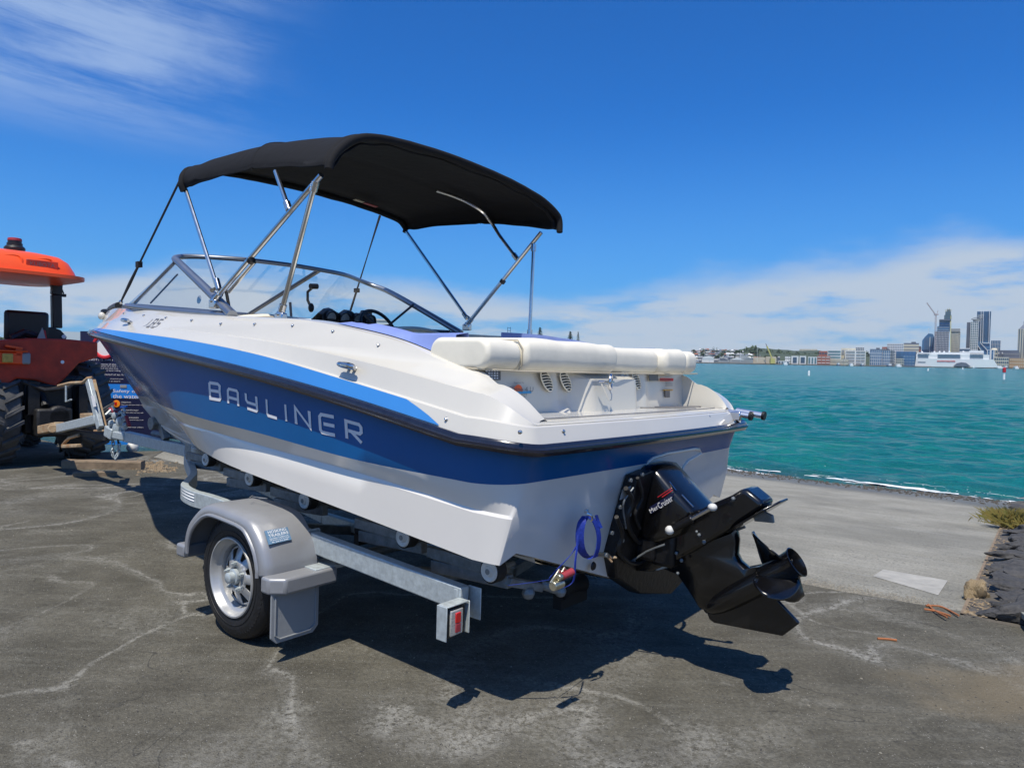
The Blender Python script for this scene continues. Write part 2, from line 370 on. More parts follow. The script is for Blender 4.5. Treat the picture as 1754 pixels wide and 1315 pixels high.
# rub rail: black moulding all round
def mirr(P): return [(-x, y, z) for x, y, z in P]
path = [tuple(p) for p in R_rail[::-1]]+[( -x, y, z) for x, y, z in R_rail[1:]]
path = [tuple(p) for p in R_rail[::-1]][1:]+[(-x, y, z) for x, y, z in R_rail[1:]][:-1]
rr = MB()
def sweep(mb, path, prof, mi=0, closed=False):
    """sweep a profile (out, up) along a mostly level path"""
    P = np.array(path); n = len(P); rows_ = []
    for (a, b) in prof:
        Q = []
        for i in range(n):
            t = P[min(i+1, n-1)]-P[max(i-1, 0)]; t[2] = 0; t /= np.linalg.norm(t)+1e-9; o = np.array([-t[1], t[0], 0])
            Q.append(P[i]+o*a+np.array([0, 0, b]))
        rows_.append(Q)
    rows_.append(rows_[0]); mb.grid(rows_, mi); return mb
# outward is to the left when running bow->port->stern->starboard->bow
sgn = -1
prof = [(.0, .018), (.018, .020), (.026, .012), (.027, .004), (.034, .000), (.034, -.010), (.026, -.016), (.022, -.026), (-.02, -.034), (-.03, .0)]
sweep(rr, path, [(sgn*a, b) for a, b in prof]); rr.build('rub_rail', 'rub', boat, smooth=50)

# ------------------------------------------------ deck moulding
s1_k = [(.26, 1.10, 1.196), (.9, 1.125, 1.306), (1.6, 1.14, 1.415), (2.3, 1.135, 1.487), (3.0, 1.115, 1.535), (3.8, 1.02, 1.580), (4.6, .755, 1.612), (5.5, .44, 1.632), (6.15, .18, 1.64), (6.58, 0, 1.642)]
up_k = [(.26, 1.05, 1.29), (.9, 1.085, 1.398), (1.6, 1.092, 1.482), (2.3, 1.085, 1.533), (3.0, 1.065, 1.578), (3.8, .975, 1.622), (4.6, .72, 1.655), (5.45, .41, 1.68), (6.05, .17, 1.70), (6.5, 0, 1.70)]
gu_k = [(.26, .955, 1.315), (.34, .962, 1.362), (.48, .970, 1.398), (.80, .985, 1.492), (1.15, .995, 1.554), (1.45, 1.0, 1.592), (1.9, 1.0, 1.616), (2.65, .99, 1.652), (3.3, .94, 1.70), (3.9, .84, 1.735), (4.5, .66, 1.772), (5.3, .39, 1.80), (5.95, .16, 1.82), (6.35, 0, 1.82)]
D0 = inset(R_rail, .004, .015)
D1 = row(s1_k, .028, .13, 1.168, bulge=.03)
D1b = inset(D1, .014, .006)
D2 = row(up_k, .038, .11, 1.176, bulge=.028)
D2b = inset(D2, .014, .005)
D3 = row(gu_k, .050, .045, 1.184, bulge=.025)
D2 = np.array(D2); 
mid = lerp(D2b, D3, .6); mid[NT+NC:, 0] -= .014*np.clip((mid[NT+NC:, 2]-1.2)*4, 0, 1)
D3b = D3.copy(); D3b[NT:, 0] += .012; D3b[:NT, 1] += .012; D3b[:, 2] += .004
deck = MB(); deck.grid([D0, D1, D1b, D2, D2b, mid, D3, D3b])
# gunwale cap and inner faces (from the corner forward)
i0 = NT
G = D3b[i0:]; GI = G.copy(); GI[:, 0] = np.minimum(0, G[:, 0]+np.interp(G[:, 1], [.3, .75], [.022, .085])); GI[:, 2] += .004
zin = np.interp(GI[:, 1], [.60, .62, 2.9, 3.3, 4.0, 5.5], [1.186, 1.0, 1.0, 1.35, 1.55, 1.66]); GW = GI.copy(); GW[:, 0] = np.minimum(0, GI[:, 0]+.02); GW[:, 2] = np.minimum(zin, GI[:, 2])
deck.grid([G, GI, GW]); deck.mirror()
# bathing platform top, stepping into the hatch wall
plat = MB()
ed = D3b[:i0+1]
plat.grid([[tuple(p) for p in ed], [(p[0]*.93, max(.10, p[1]+.03), 1.190) for p in ed], [(p[0]*.92, .33, 1.192) for p in ed]])
plat.mirror()
deck.V += [] ; k = len(deck.V); deck.V += plat.V; deck.F += [tuple(i+k for i in f) for f in plat.F]; deck.I += plat.I
# cockpit sole, bow well, side decks
deck.grid([[(-.93, .55, 1.0), (.93, .55, 1.0)], [(-.80, 2.9, 1.0), (.80, 2.9, 1.0)], [(-.70, 3.3, 1.36), (.70, 3.3, 1.36)], [(-.58, 4.2, 1.50), (.58, 4.2, 1.50)], [(-.22, 5.5, 1.60), (.22, 5.5, 1.60)]])
# bow top ahead of the well
bowi = [i for i in range(len(D3b)) if D3b[i][1] > 5.15]
deck.grid([[tuple(D3b[i]) for i in bowi], [(0, D3b[i][1], D3b[i][2]+.015) for i in bowi], [(-D3b[i][0], D3b[i][1], D3b[i][2]) for i in bowi]])
DB = BVHTree.FromPolygons([Vector(v) for v in deck.V], [f for f in deck.F])
deck.build('deck', 'gel', boat, smooth=32)
# transom wall of the engine box with its central pod
wall = MB()
def wl(v, z): return .33+.05*max(0, min(1, (z-1.19)/.2))
def wallrow(z):
    P = []
    for v in np.linspace(-.93, .93, 63):
        u = .335+.02*(z-1.19)/.2
        a = abs(v+.0); pod = np.clip((.30-a)/.09, 0, 1); pod = pod*pod*(3-2*pod)
        u -= .075*pod*np.clip((1.375-z)/.03, 0, 1) 
        br = np.clip(1-abs(a-.42)/.05, 0, 1); u -= .012*br
        sw = np.clip(1-abs(v+.36)/.12, 0, 1); u -= .05*sw*sw*np.clip((1.235-z)/.045, 0, 1)
        P.append((v, u, z))
    return P
wall.grid([wallrow(z) for z in (1.186, 1.20, 1.215, 1.24, 1.28, 1.33, 1.345, 1.36, 1.38, 1.40)])
wall.box((0, .53, 1.385), (1.84, .34, .03)); wall.build('engine_hatch', 'gel', boat, smooth=40)
# hatch seams on the platform
mb = MB()
mb.tube([(.35, .32, 1.1935), (.62, .12, 1.1935)], .0022, 5); mb.tube([(.50, .31, 1.1935), (.86, .20, 1.1935)], .0035, 5)
mb.tube([(-.86, .115, 1.193)]+[(v, .095-.01*(1-(v/.8)**2), 1.192) for v in np.linspace(-.8, .8, 12)]+[(.86, .115, 1.193)], .002, 5)
mb.build('platform_seam', 'grey', boat)
# light blue flash between rub rail and knuckle
st = MB(); nS = 90
us = np.linspace(.375, 6.3, nS); D0s = D0[NT+NC-2:]; D1s = D1[NT+NC-2:]
def on(P, u): return np.array([np.interp(u, P[:, 1], P[:, 0]), u, np.interp(u, P[:, 1], P[:, 2])])
r0, r1, r2 = [], [], []
for u in us:
    a = on(D0s, u); b = on(D1s, u); f = min(1, ((u-.372)/.20)**.8); f2 = max(.0, min(1., (6.3-u)/.9))
    a[2] += .006; top = lerp(a, b, max(.03, f*.985)*(.35+.65*f2))
    o = np.array([-.0025, 0, .0005]); r0.append(a+o); r1.append(lerp(a, top, .5)+o); r2.append(top+o)
st.grid([r0, r1, r2]); st.mirror(); st.build('blue_flash', 'sky', boat)

# ------------------------------------------------ things placed on the topsides from where they show
HR = [H0, H3, H4, H5]; DR = [D0, D1, D2, mid, D3]
def skin_x(B_, u, z, dflt):
    h_ = B_.ray_cast(Vector((-4, u, z)), Vector((1, 0, 0)))[0]
    return h_[0] if h_ is not None and h_[0] < 0 else dflt
def side_at(px, py, rowsA, it=14):
    """point of the port topside (given as stacked lines) seen at px,py"""
    r = ray(px, py); d = Vector((r@BX, r@BY, r@BZ)).normalized(); c = CAM-BO; o_ = Vector((c@BX, c@BY, c@BZ))
    h_ = (DB if rowsA is DR else HB).ray_cast(o_, d)[0]
    if h_ is not None: return np.array(h_)
    v = -1.1
    for _ in range(it):
        p = at(px, py, v=v); u, z = p[1], p[2]
        xs = np.array([np.interp(u, R[NT+NC-1:, 1], R[NT+NC-1:, 0]) for R in rowsA]); zs = np.array([np.interp(u, R[NT+NC-1:, 1], R[NT+NC-1:, 2]) for R in rowsA])
        o = np.argsort(zs); v = .5*v+.5*float(np.interp(z, zs[o], xs[o]))
    return at(px, py, v=v)

def stroke(mb, pts, w, f):
    """a flat letter stroke in the unit box, mapped by f"""
    P = np.array(pts, float); n = len(P)
    L, Rr = [], []
    for i in range(n):
        d0 = P[i]-P[i-1] if i > 0 else P[1]-P[0]; d1 = P[i+1]-P[i] if i < n-1 else d0
        d0 = d0/np.linalg.norm(d0); d1 = d1/np.linalg.norm(d1); t = d0+d1; t /= np.linalg.norm(t); nn = np.array([-t[1], t[0]]); k = 1/max(.5, abs(nn@np.array([-d0[1], d0[0]])))
        L.append(P[i]+nn*w/2*k); Rr.append(P[i]-nn*w/2*k)
    sub = 4; A, B = [], []
    for i in range(n-1):
        for q in range(sub): A.append(L[i]+(L[i+1]-L[i])*q/sub); B.append(Rr[i]+(Rr[i+1]-Rr[i])*q/sub)
    A.append(L[-1]); B.append(Rr[-1])
    mb.grid([[f(*p) for p in A], [f(*p) for p in B]])
def z3(x, y): return 300+x/3.986, 560+y/3.986
LET = [('B', (236, 380), (243, 487), (317, 500)), ('A', (362, 420), (366, 520), (438, 540)), ('Y', (484, 452), (492, 553), (568, 578)), ('L', (626, 493), (632, 602), (698, 622)), ('I', (748, 527), (756, 640), (769, 643)),
       ('N', (822, 547), (830, 660), (931, 690)), ('E', (988, 594), (996, 716), (1095, 738)), ('R', (1168, 640), (1176, 760), (1282, 792))]
SH = {'B': [[(.0, 1), (.78, 1), (.95, .88), (.9, .55), (.95, .15), (.85, 0), (0, 0), (0, 1)], [(0, .52), (.9, .52)]],
      'A': [[(0, 0), (0, .85), (.12, 1), (.85, 1), (.95, .88), (.95, 0)], [(0, .42), (.95, .42)]],
      'Y': [[(0, 1), (0, .55), (.12, .42), (.95, .42)], [(.95, 1), (.95, .12), (.85, 0), (.05, 0)]],
      'L': [[(0, 1), (0, .14), (.1, 0), (1, 0)]], 'I': [[(0, 0), (0, 1)]],
      'N': [[(0, 0), (0, 1), (.95, 0), (.95, 1)]], 'E': [[(1, 1), (.12, 1), (0, .86), (0, .14), (.12, 0), (1, 0)], [(.25, .5), (1, .5)]],
      'R': [[(0, 0), (0, 1), (.85, 1), (.97, .88), (.97, .60), (.85, .48), (.12, .48)], [(.35, .45), (.95, 0)]]}
for ch, tl, bl, br in LET:
    TL, BL, BR_ = [np.array(side_at(*z3(*q), HR)) for q in (tl, bl, br)]
    wdt = np.linalg.norm(BR_-BL) if ch != 'I' else .03
    def f(x, y, TL=TL, BL=BL, BR_=BR_, ch=ch):
        p = BL+(BR_-BL)*(x if ch != 'I' else 0)+(TL-BL)*y
        if ch == 'I': p = p+(BR_-BL)*x
        xs = [np.interp(p[1], R[NT+NC-1:, 1], R[NT+NC-1:, 0]) for R in (H0, H3, H4)]; zs = [np.interp(p[1], R[NT+NC-1:, 1], R[NT+NC-1:, 2]) for R in (H0, H3, H4)]
        return (skin_x(HB, p[1], p[2], float(np.interp(p[2], zs[::-1], xs[::-1])))-.0025, p[1], p[2])
    mb = MB()
    if ch == 'I':
        mb.grid([[f(0, 0), f(0, .25), f(0, .5), f(0, .75), f(0, 1)], [f(1, 0), f(1, .25), f(1, .5), f(1, .75), f(1, 1)]])
    else:
        for s_ in SH[ch]: stroke(mb, s_, .19, f)
    mb.build('letter', 'letter', boat, smooth=0)
# model number on the foredeck side
A_ = side_at(253, 552.5, DR); B_ = side_at(275, 554, DR); xd = (B_-A_); xd /= np.linalg.norm(xd); yd = np.array([.10, 0, 1.]); yd /= np.linalg.norm(yd)
DG = {'1': [[(.45, 0), (.45, 1)]], '8': [[(0, 0), (0, 1), (.85, 1), (.85, 0), (0, 0)], [(0, .5), (.85, .5)]], '5': [[(.9, 1), (0, 1), (0, .52), (.85, .52), (.85, 0), (0, 0)]]}
def dmap(x, y):
    u = A_[1]+(B_[1]-A_[1])*x; z = A_[2]+(B_[2]-A_[2])*x+.050*(y-.5)
    xs = np.array([np.interp(u, R[NT+NC-1:, 1], R[NT+NC-1:, 0]) for R in DR]); zs = np.array([np.interp(u, R[NT+NC-1:, 1], R[NT+NC-1:, 2]) for R in DR]); o = np.argsort(zs)
    return (skin_x(DB, u, z, float(np.interp(z, zs[o], xs[o])))-.003, u, z)
for k_, ch in enumerate('185'):
    mb = MB()
    for s_ in DG[ch]: stroke(mb, s_, .17, lambda x, y: dmap(k_*.37+x*.25+y*.07, y))
    mb.build('number_badge', 'grey', boat, smooth=0)
# snap studs
def stud(px, py, rowsA=DR, u=None):
    p = side_at(px, py, rowsA) if u is None else at(px, py, u=u)
    mb = MB(); ax = np.array([-.97, 0, .2]) if u is None else np.array([0, -1., .1])
    mb.lathe([(-.002, .008), (.003, .008), (.004, .005), (.006, .005), (.008, .006), (.010, .004), (.0105, 0)], p, ax, 10); mb.build('snap_stud', 'steel', boat)
for px, py in [(187, 534), (213, 537), (247, 540.5), (285, 544.5), (329, 549), (379, 555), (437, 555.5), (502, 558), (571, 568), (649, 591.5), (765, 718)]: stud(px, py)
for px, py in [(890, 740), (964, 738.5), (1048.5, 730), (1116, 723), (1171.5, 718), (1213.5, 713)]: stud(px, py, u=.012)
for px, py in [(1176, 741.5), (1186, 740.5)]: stud(px, py, u=-.035)
# cleats
def cleat(px, py, L, rowsA=DR, ddir=None):
    p = side_at(px, py, rowsA); t = np.array([0, -1., -.10]); t /= np.linalg.norm(t)
    n = np.array([-1, 0, .35]); n /= np.linalg.norm(n); mb = MB(); c = p+n*.038
    mb.tube([c+t*x*L/2 for x in (-1, -.8, -.3, .3, .8, 1)], [.008, .013, .015, .015, .013, .008], 10)
    for q in (-.3, .3): mb.cyl(p+t*q*L/2, c+t*q*L/2, .011, .008, 10)
    mb.build('cleat', 'steel', boat)
cleat(604, 631, .115); cleat(224, 552.5, .10)
# bow light, black nose cushion
mb = MB(); p = at(174, 541, v=-.36); mb.ball(p, .036, 14, sq=(.8, 1, 1)); mb.build('bow_fender_eye', 'gel', boat)
mb = MB(); nb = [i for i in range(len(D3b)) if D3b[i][1] > 4.55]
mb.tube([tuple(D3b[i]+np.array([.02, 0, .022])) for i in nb]+[(-D3b[i][0]-.02, D3b[i][1], D3b[i][2]+.022) for i in nb[::-1]], .030, 10); mb.build('bow_bolster', 'black', boat)
mb = MB(); bl = [(p[0]+.045, p[1], p[2]+.012) for p in D3b if 2.2 < p[1] < 4.55]
mb.tube(bl, .017, 6); mb.mirror(); mb.build('screen_base_trim', 'alud', boat)

# ------------------------------------------------ upholstery
def cushion(v0, v1, u0, u1, z0, z1, r, name='cushion', m='cream', sag=0., n=9, re=None, taper=None):
    mb = MB(); R_ = []; re = re or r
    cu, cz = (u0+u1)/2, (z0+z1)/2; hu, hz = (u1-u0)/2, (z1-z0)/2
    ts = [0, .04, .14, .3, .5, .7, .86, .96, 1]
    vs_ = [v0+re*(1-cos(pi/2*i/6)) for i in range(7)]+list(np.linspace(v0+re, v1-re, n)[1:-1])+[v1-re*(1-cos(pi/2*i/6)) for i in range(6, -1, -1)]
    for v in vs_:
        e = 0
        if v < v0+re: e = re*(1-sqrt(max(0, 1-((v0+re-v)/re)**2)))
        if v > v1-re: e = re*(1-sqrt(max(0, 1-((v-v1+re)/re)**2)))
        a, b = hu-e, hz-e; rr_ = min(r, a, b)*.98
        ring = []
        for q, (sx, sz) in enumerate([(1, 1), (-1, 1), (-1, -1), (1, -1)]):
            for k in range(6):
                an = pi/2*(q+k/5); ring.append((v, cu+sx*(a-rr_)+rr_*cos(an), cz+sz*(b-rr_)+rr_*sin(an)+(noise.noise(Vector((v*6, q, 3)))*.006)-sag*sin(pi*(v-v0)/(v1-v0))))
        R_.append(ring)
    mb.grid(R_, closed=True); k = len(mb.V)-24; mb.F.append(tuple(range(24))[::-1]); mb.F.append(tuple(range(k, k+24))); mb.I += [0, 0]
    return mb.build(name, m, boat, smooth=60)
cushion(-.955, -.735, .285, .62, 1.378, 1.506, .058, re=.022)
cushion(-.733, .02, .265, .60, 1.376, 1.518, .055, re=.03)
cushion(.022, .52, .30, .62, 1.380, 1.508, .045, re=.03)
cushion(.50, .80, .255, .60, 1.378, 1.520, .055, re=.05)
cushion(.795, .965, .27, .60, 1.385, 1.515, .05, re=.045)
mb = MB()
for v, u0, u1 in ((-.734, .285, .60), (.021, .29, .6), (.795, .28, .6)):
    mb.tube([(v, u0+.02, 1.380), (v, u0+.004, 1.40), (v, u0+.002, 1.47), (v, u0+.028, 1.505), (v, u1-.06, 1.512)], .003, 6)
mb.tube([(-.95, .62, 1.388), (-.955, .36, 1.380), (-.91, .290, 1.378), (-.74, .268, 1.374), (.0, .262, 1.376), (.5, .29, 1.378), (.6, .26, 1.378), (.95, .27, 1.385)], .0035, 6)
mb.build('cushion_piping', 'piping', boat)
# lilac coaming bolsters along the aft cockpit sides
for sx in (-1, 1):
    mb = MB(); P1, P2, P3, P4 = [], [], [], []
    uE = 1.25 if sx < 0 else 1.75
    for u in np.linspace(.50, uE, 22):
        g = on(D3b[NT:], u); w = np.clip((uE-u)/.4, .1, 1)
        zt = (max(1.52, g[2]+.022) if u < 1.2 else g[2]+.018)-(0 if sx > 0 else .012*float(u > 1.1))
        P1.append((sx*-(g[0]+.03), u, g[2]+.006)); P2.append((sx*-(g[0]+.035+.01*w), u, zt)); P3.append((sx*-(g[0]+.12), u, zt+.012)); P4.append((sx*-(g[0]+.14), u, 1.2))
    mb.grid([P1, P2, P3, P4]); mb.build('side_bolster', 'lilac', boat, smooth=50)
# back-to-back seats, rear bench back
for sx in (-1, 1):
    cushion(min(sx*.30, sx*.86), max(sx*.30, sx*.86), 1.75, 2.35, 1.0, 1.36, .07, 'seat', re=.05)
    mb = MB(); R_ = []
    for t in np.linspace(0, 1, 13):
        v = sx*(.30+.58*t); z = 1.585+.06*sin(pi*t)**.5
        z += .03; R_.append([(v, 2.32, 1.36), (v, 2.30, z-.03), (v, 2.335, z), (v, 2.40, z), (v, 2.43, z-.03), (v, 2.42, 1.36)])
    mb.grid(R_, closed=True); mb.F += [tuple(range(6)), tuple(range(72, 78))]; mb.I += [0, 0]; mb.build('seat_back', 'cream', boat, smooth=60)
    mb = MB(); mb.tube([(sx*(.32+.54*t), 2.295, 1.595+.055*sin(pi*t)**.5) for t in np.linspace(0, 1, 13)], .012, 8); mb.build('grab_rim', 'piping', boat)
cushion(-.92, .92, .64, 1.05, 1.02, 1.38, .06, 'bench_seat', re=.05)
# consoles under the windscreen
for sx in (-1, 1):
    mb = MB(); R_ = []
    for v in np.linspace(.26, .84, 9):
        s_ = sx*v; R_.append([(s_, 2.62, 1.1), (s_, 2.66, 1.45), (s_, 2.72, 1.55), (s_, 2.86, 1.62), (s_, 3.25, 1.645), (s_, 3.6, 1.65), (s_, 3.62, 1.42)])
    mb.grid(R_); mb.F += [tuple(range(7)), tuple(range(56, 63))]; mb.I += [0, 0]; mb.build('console', 'cream' if sx > 0 else 'black', boat, smooth=40)
# instrument pod (starboard helm)
pod = MB(); R_ = []
for v in np.linspace(.26, .80, 12):
    h = .05*abs(sin((v-.26)/.54*pi*3.0))+.012
    R_.append([(v, 3.07, 1.60), (v, 3.03, 1.65), (v, 3.05, 1.745+h), (v, 3.10, 1.76+h), (v, 3.30, 1.66)])
pod.grid(R_); ip = pod.build('dashboard', 'black', boat, smooth=50)
for v in (.34, .47, .60, .72):
    mb = MB(); mb.lathe([(0, .055), (-.05, .058), (-.055, .052), (-.03, .048), (-.03, 0)], (v, 3.07, 1.745), (0, 1, .25), 18); g_ = mb.build('gauge', 'black', boat)
    mb = MB(); mb.lathe([(-.031, .046), (-.032, 0)], (v, 3.07, 1.745), (0, 1, .25), 18); mb.build('dial', 'clear', g_)
def ring(c, ax, R, r, n=32, m=8, ecc=1):
    c = np.array(c, float); ax = np.array(ax, float); ax /= np.linalg.norm(ax); h = np.array((0, 0, 1.) if abs(ax[2]) < .9 else (1., 0, 0)); x = np.cross(h, ax); x /= np.linalg.norm(x); y = np.cross(ax, x)
    return [c+R*(x*cos(2*pi*i/n)*ecc+y*sin(2*pi*i/n)) for i in range(n)]
wc = np.array([.66, 2.86, 1.675]); wa = np.array([0, -1, .62])
mb = MB(); mb.tube(ring(wc, wa, .165, .014), .014, 8, closed=True); sw = mb.build('steering_wheel', 'black', boat)
mb = MB(); mb.cyl(wc+np.array([0, .06, -.03]), wc, .045, .04)
for a in (.2, 2.3, 4.4):
    e = ring(wc, wa, .16, 0, 64)[int(a/(2*pi)*64)]; mb.tube([wc, e], .010, 6, flat=1.8)
mb.build('wheel_spoke', 'black', sw)
mb = MB(); p = at(627, 548, v=.82); mb.box(p, (.10, .05, .16)); mb.build('switch_box', 'black', boat, bevel=.012)
# camera arm clamped to the screen
mb = MB(); a = at(537, 491, v=.30); b = at(527, 500, v=.30); c_ = at(527, 514, v=.30); d_ = at(533, 527, v=.30)
mb.tube([a+np.array([-.03, 0, 0]), a+np.array([.035, 0, .006])], .022, 10); mb.tube([a, b, c_, d_], .011, 8); mb.ball(d_, .024, 10, sq=(1, 1, 1.6)); mb.build('mirror_arm', 'black', boat)

# ------------------------------------------------ windscreen
wt = [(-.945, 2.22, 1.645), (-.91, 2.62, 1.83), (-.875, 2.98, 1.99), (-.825, 3.15, 2.05), (-.70, 3.16, 2.078), (-.45, 3.03, 2.085), (-.2, 2.99, 2.088), (0, 2.98, 2.09)]
wt = [tuple(p) for p in cr(wt, 30)]; top_l = wt+[(-x, y, z) for x, y, z in wt[-2::-1]]
wb = [(-.945, 2.24, 1.640), (-.945, 2.70, 1.672), (-.93, 3.25, 1.71), (-.89, 3.68, 1.745), (-.80, 3.90, 1.765), (-.55, 4.02, 1.775), (-.25, 4.06, 1.78), (0, 4.07, 1.78)]
wb = [tuple(p) for p in cr(wb, 30)]; bot_l = wb+[(-x, y, z) for x, y, z in wb[-2::-1]]
mb = MB(); nn_ = len(top_l); mb.tube(top_l, [.021+.010*max(0, 1-min(i, nn_-1-i)/17) for i in range(nn_)], 8, flat=.8); mb.build('screen_frame', 'alu', boat, smooth=60)
mb = MB(); mb.tube([at(231, 519, v=-.885), at(298, 451, v=-.86)], .011, 8); mb.build('screen_front_edge', 'alu', boat)
mb = MB(); mb.tube(bot_l, .016, 8); mb.build('screen_sill', 'alu', boat, smooth=60)
T = np.array(top_l); B2 = np.array(bot_l); n = len(T)
def pane(i0_, i1_):
    mb = MB(); mb.grid([[tuple(T[i]) for i in range(i0_, i1_+1)], [tuple(lerp(T[i], B2[i], .5)) for i in range(i0_, i1_+1)], [tuple(B2[i]) for i in range(i0_, i1_+1)]])
    mb.build('glass_pane', 'pane', boat, smooth=60)
br_ = [0, 12, 33, 46, n-1]
for a_, b_ in zip(br_[:-1], br_[1:]): pane(a_, b_)
for i in (33,):
    mb = MB(); mb.beam(T[i], B2[i]+np.array([0, 0, .0]), .032, .022); mb.build('mullion', 'alud', boat, bevel=.004)
for i in (12, 46):
    if i == 46: continue
    mb = MB(); sg = -1; q0, q1 = at(258, 519, v=-.885), at(304, 470, v=-.865); mb.tube([(-sg*q0[0], q0[1], q0[2]), (-sg*q1[0], q1[1], q1[2])], .006, 6); mb.build('screen_seal', 'alud', boat)
for sx, a, b in ((-1, (387, 497), (396, 545)), (1, (709, 521), (667, 556)), (0, (497, 518), (499, 546))):
    v1 = {-1: -.86, 1: .86, 0: .05}[sx]; mb = MB(); mb.tube([at(*a, v=v1), at(*b, v=v1*.9)], .010, 8); mb.build('screen_brace', 'alud', boat)
mb = MB(); mb.lathe([(0, .028), (.002, 0)], at(341, 513, v=-.80), (-1, 0, .1), 18); mb.build('screen_sticker', 'clear', boat)

# ------------------------------------------------ sunshade (bimini)
def arch(v0, vals, n=27):
    """height over the beam for one bow: vals (|v| -> z)"""
aft = [(-.965, 1.34, 2.325), (-.95, 1.345, 2.37), (-.89, 1.36, 2.445), (-.79, 1.38, 2.520), (-.65, 1.39, 2.572), (-.4, 1.40, 2.602), (0, 1.41, 2.618), (.4, 1.40, 2.600), (.68, 1.39, 2.565), (.85, 1.37, 2.518), (.95, 1.355, 2.465), (.975, 1.35, 2.42), (.965, 1.34, 2.345)]
frt = [(-.945, 2.80, 2.425), (-.955, 2.81, 2.47), (-.93, 2.83, 2.535), (-.86, 2.85, 2.585), (-.66, 2.865, 2.615), (-.4, 2.875, 2.632), (0, 2.88, 2.642), (.4, 2.875, 2.630), (.66, 2.865, 2.605), (.86, 2.87, 2.580), (.93, 2.88, 2.55), (.955, 2.88, 2.52), (.95, 2.88, 2.495)]
A1 = cr(aft, 49); F1 = cr(frt, 49); NU = 34; cp = MB(); rows_ = []
for i in range(NU+1):
    t = i/NU; r_ = []
    for j in range(49):
        p = lerp(A1[j], F1[j], t); q = (j-24)/24
        crown = 4*t*(1-t); p = p.copy(); edge = abs(q)
        p[2] += (.052*crown)*(1-edge**6)+(.035*crown if edge > .9 else 0)
        if j in (0, 48): p[2] += .02*crown
        # soft wrinkles and slack between the bows
        p[2] += .006*noise.noise(Vector((p[0]*2.5, p[1]*6, 1)))
        p[0] += .006*noise.noise(Vector((p[2]*9, p[1]*7, 5)))*(edge > .8)
        p[2] += .010*np.exp(-((t-.02)/.03)**2)+.010*np.exp(-((t-.98)/.03)**2)+.008*np.exp(-((t-.47)/.02)**2)
        r_.append(tuple(p))
    rows_.append(r_)
cp.grid(rows_); can = cp.build('canopy', 'canvas', boat, smooth=80, solid=.006)
# hems: the sleeves sewn round the end bows
for P, t in ((A1, 1), (F1, -1)):
    mb = MB(); Q = [(p[0]*1.0, p[1]-.012*t, p[2]-.006+.004*noise.noise(Vector((p[0]*7, 0, t)))) for p in P]
    mb.tube(Q, .022, 8); mb.build('canopy_hem', 'canvas', can, smooth=80)
# gathered fold on the aft edge
mb = MB(); Q = [(p[0]*.97, p[1]+.02, p[2]-.030-.006*sin(j*1.3)) for j, p in enumerate(A1)][4:-3]; mb.tube(Q, .014, 6, flat=.5); mb.build('canopy_fold', 'canvas', can, smooth=80)
mb = MB(); tp = [lerp(A1[j], F1[j], .47)+np.array([0, 0, .058*(1-abs((j-24)/24)**6)+.006]) for j in range(2, 47)]; mb.tube(tp, .0035, 5); mb.build('canopy_seam', 'canvas', can)
# patches under the roof
def under(px, py, v): p = at(px, py, u=1.6 if v > .4 else 2.6); return p
mb = MB(); a = at(806, 290, u=1.52); b = at(823, 296, u=1.52); mb.beam(a-np.array([0, 0, .004]), b-np.array([0, 0, .004]), .028, .004); mb.build('maker_tag', 'clear', boat)
mb = MB(); a = at(607, 339, u=2.74); b = at(622, 344, u=2.74); mb.beam(a-np.array([0, 0, .012]), b-np.array([0, 0, .012]), .035, .004); mb.build('warning_tag', 'piping', boat)
mb = MB(); a = at(624, 345, u=2.74); b = at(645, 352, u=2.74); mb.beam(a-np.array([0, 0, .012]), b-np.array([0, 0, .012]), .035, .004); mb.build('warning_tag', 'dullred', boat)
def pole(pts, r=.0125, name='bimini_pole', m='steel'):
    mb = MB(); mb.tube(pts, r, 10); return mb.build(name, m, boat)
def joint(p, d, L=.05, r=.019):
    p = np.array(p, float); d = np.array(d, float); d /= np.linalg.norm(d); mb = MB(); mb.cyl(p-d*L/2, p+d*L/2, r, n=12); mb.ball(p, r*1.05, 10); mb.build('pole_joint', 'steel', boat)
PV, SV = -.955, .955
hingeP = at(367, 515, v=PV); hingeS = at(800, 556, v=SV)
ap = at(557, 292, v=PV); ps = at(927, 398, v=SV)
pole([hingeP, lerp(hingeP, ap, .97)], .0145); pole([hingeS, ps], .0145)
ft = at(318, 325, v=-.935); pole([hingeP+np.array([0, .03, .06]), at(372, 492, v=PV), ft]); 
fs = at(695, 395, v=SV); pole([hingeS+np.array([0, -.02, .05]), at(797, 540, v=SV), fs])
# middle bow, seen leaving the aft bow on both sides
m0 = at(494, 356, v=PV); m1 = at(472, 293, v=PV); pole([m0, m1])
s0 = at(884, 441, v=SV); mbow = [s0, at(857, 405, v=.94), at(843, 383, v=.93), at(828, 364, v=.88), at(806, 349, v=.77), at(778, 336, v=.62), at(747, 326, v=.45)]
pole([tuple(p) for p in cr(mbow, 24)])
r0_ = at(481, 538, v=PV); r1_ = at(541, 310, v=PV); pole([r0_, r1_], .013); r2_ = at(907, 577, v=.93); r3_ = at(914, 418, v=SV); pole([r2_, r3_], .013)
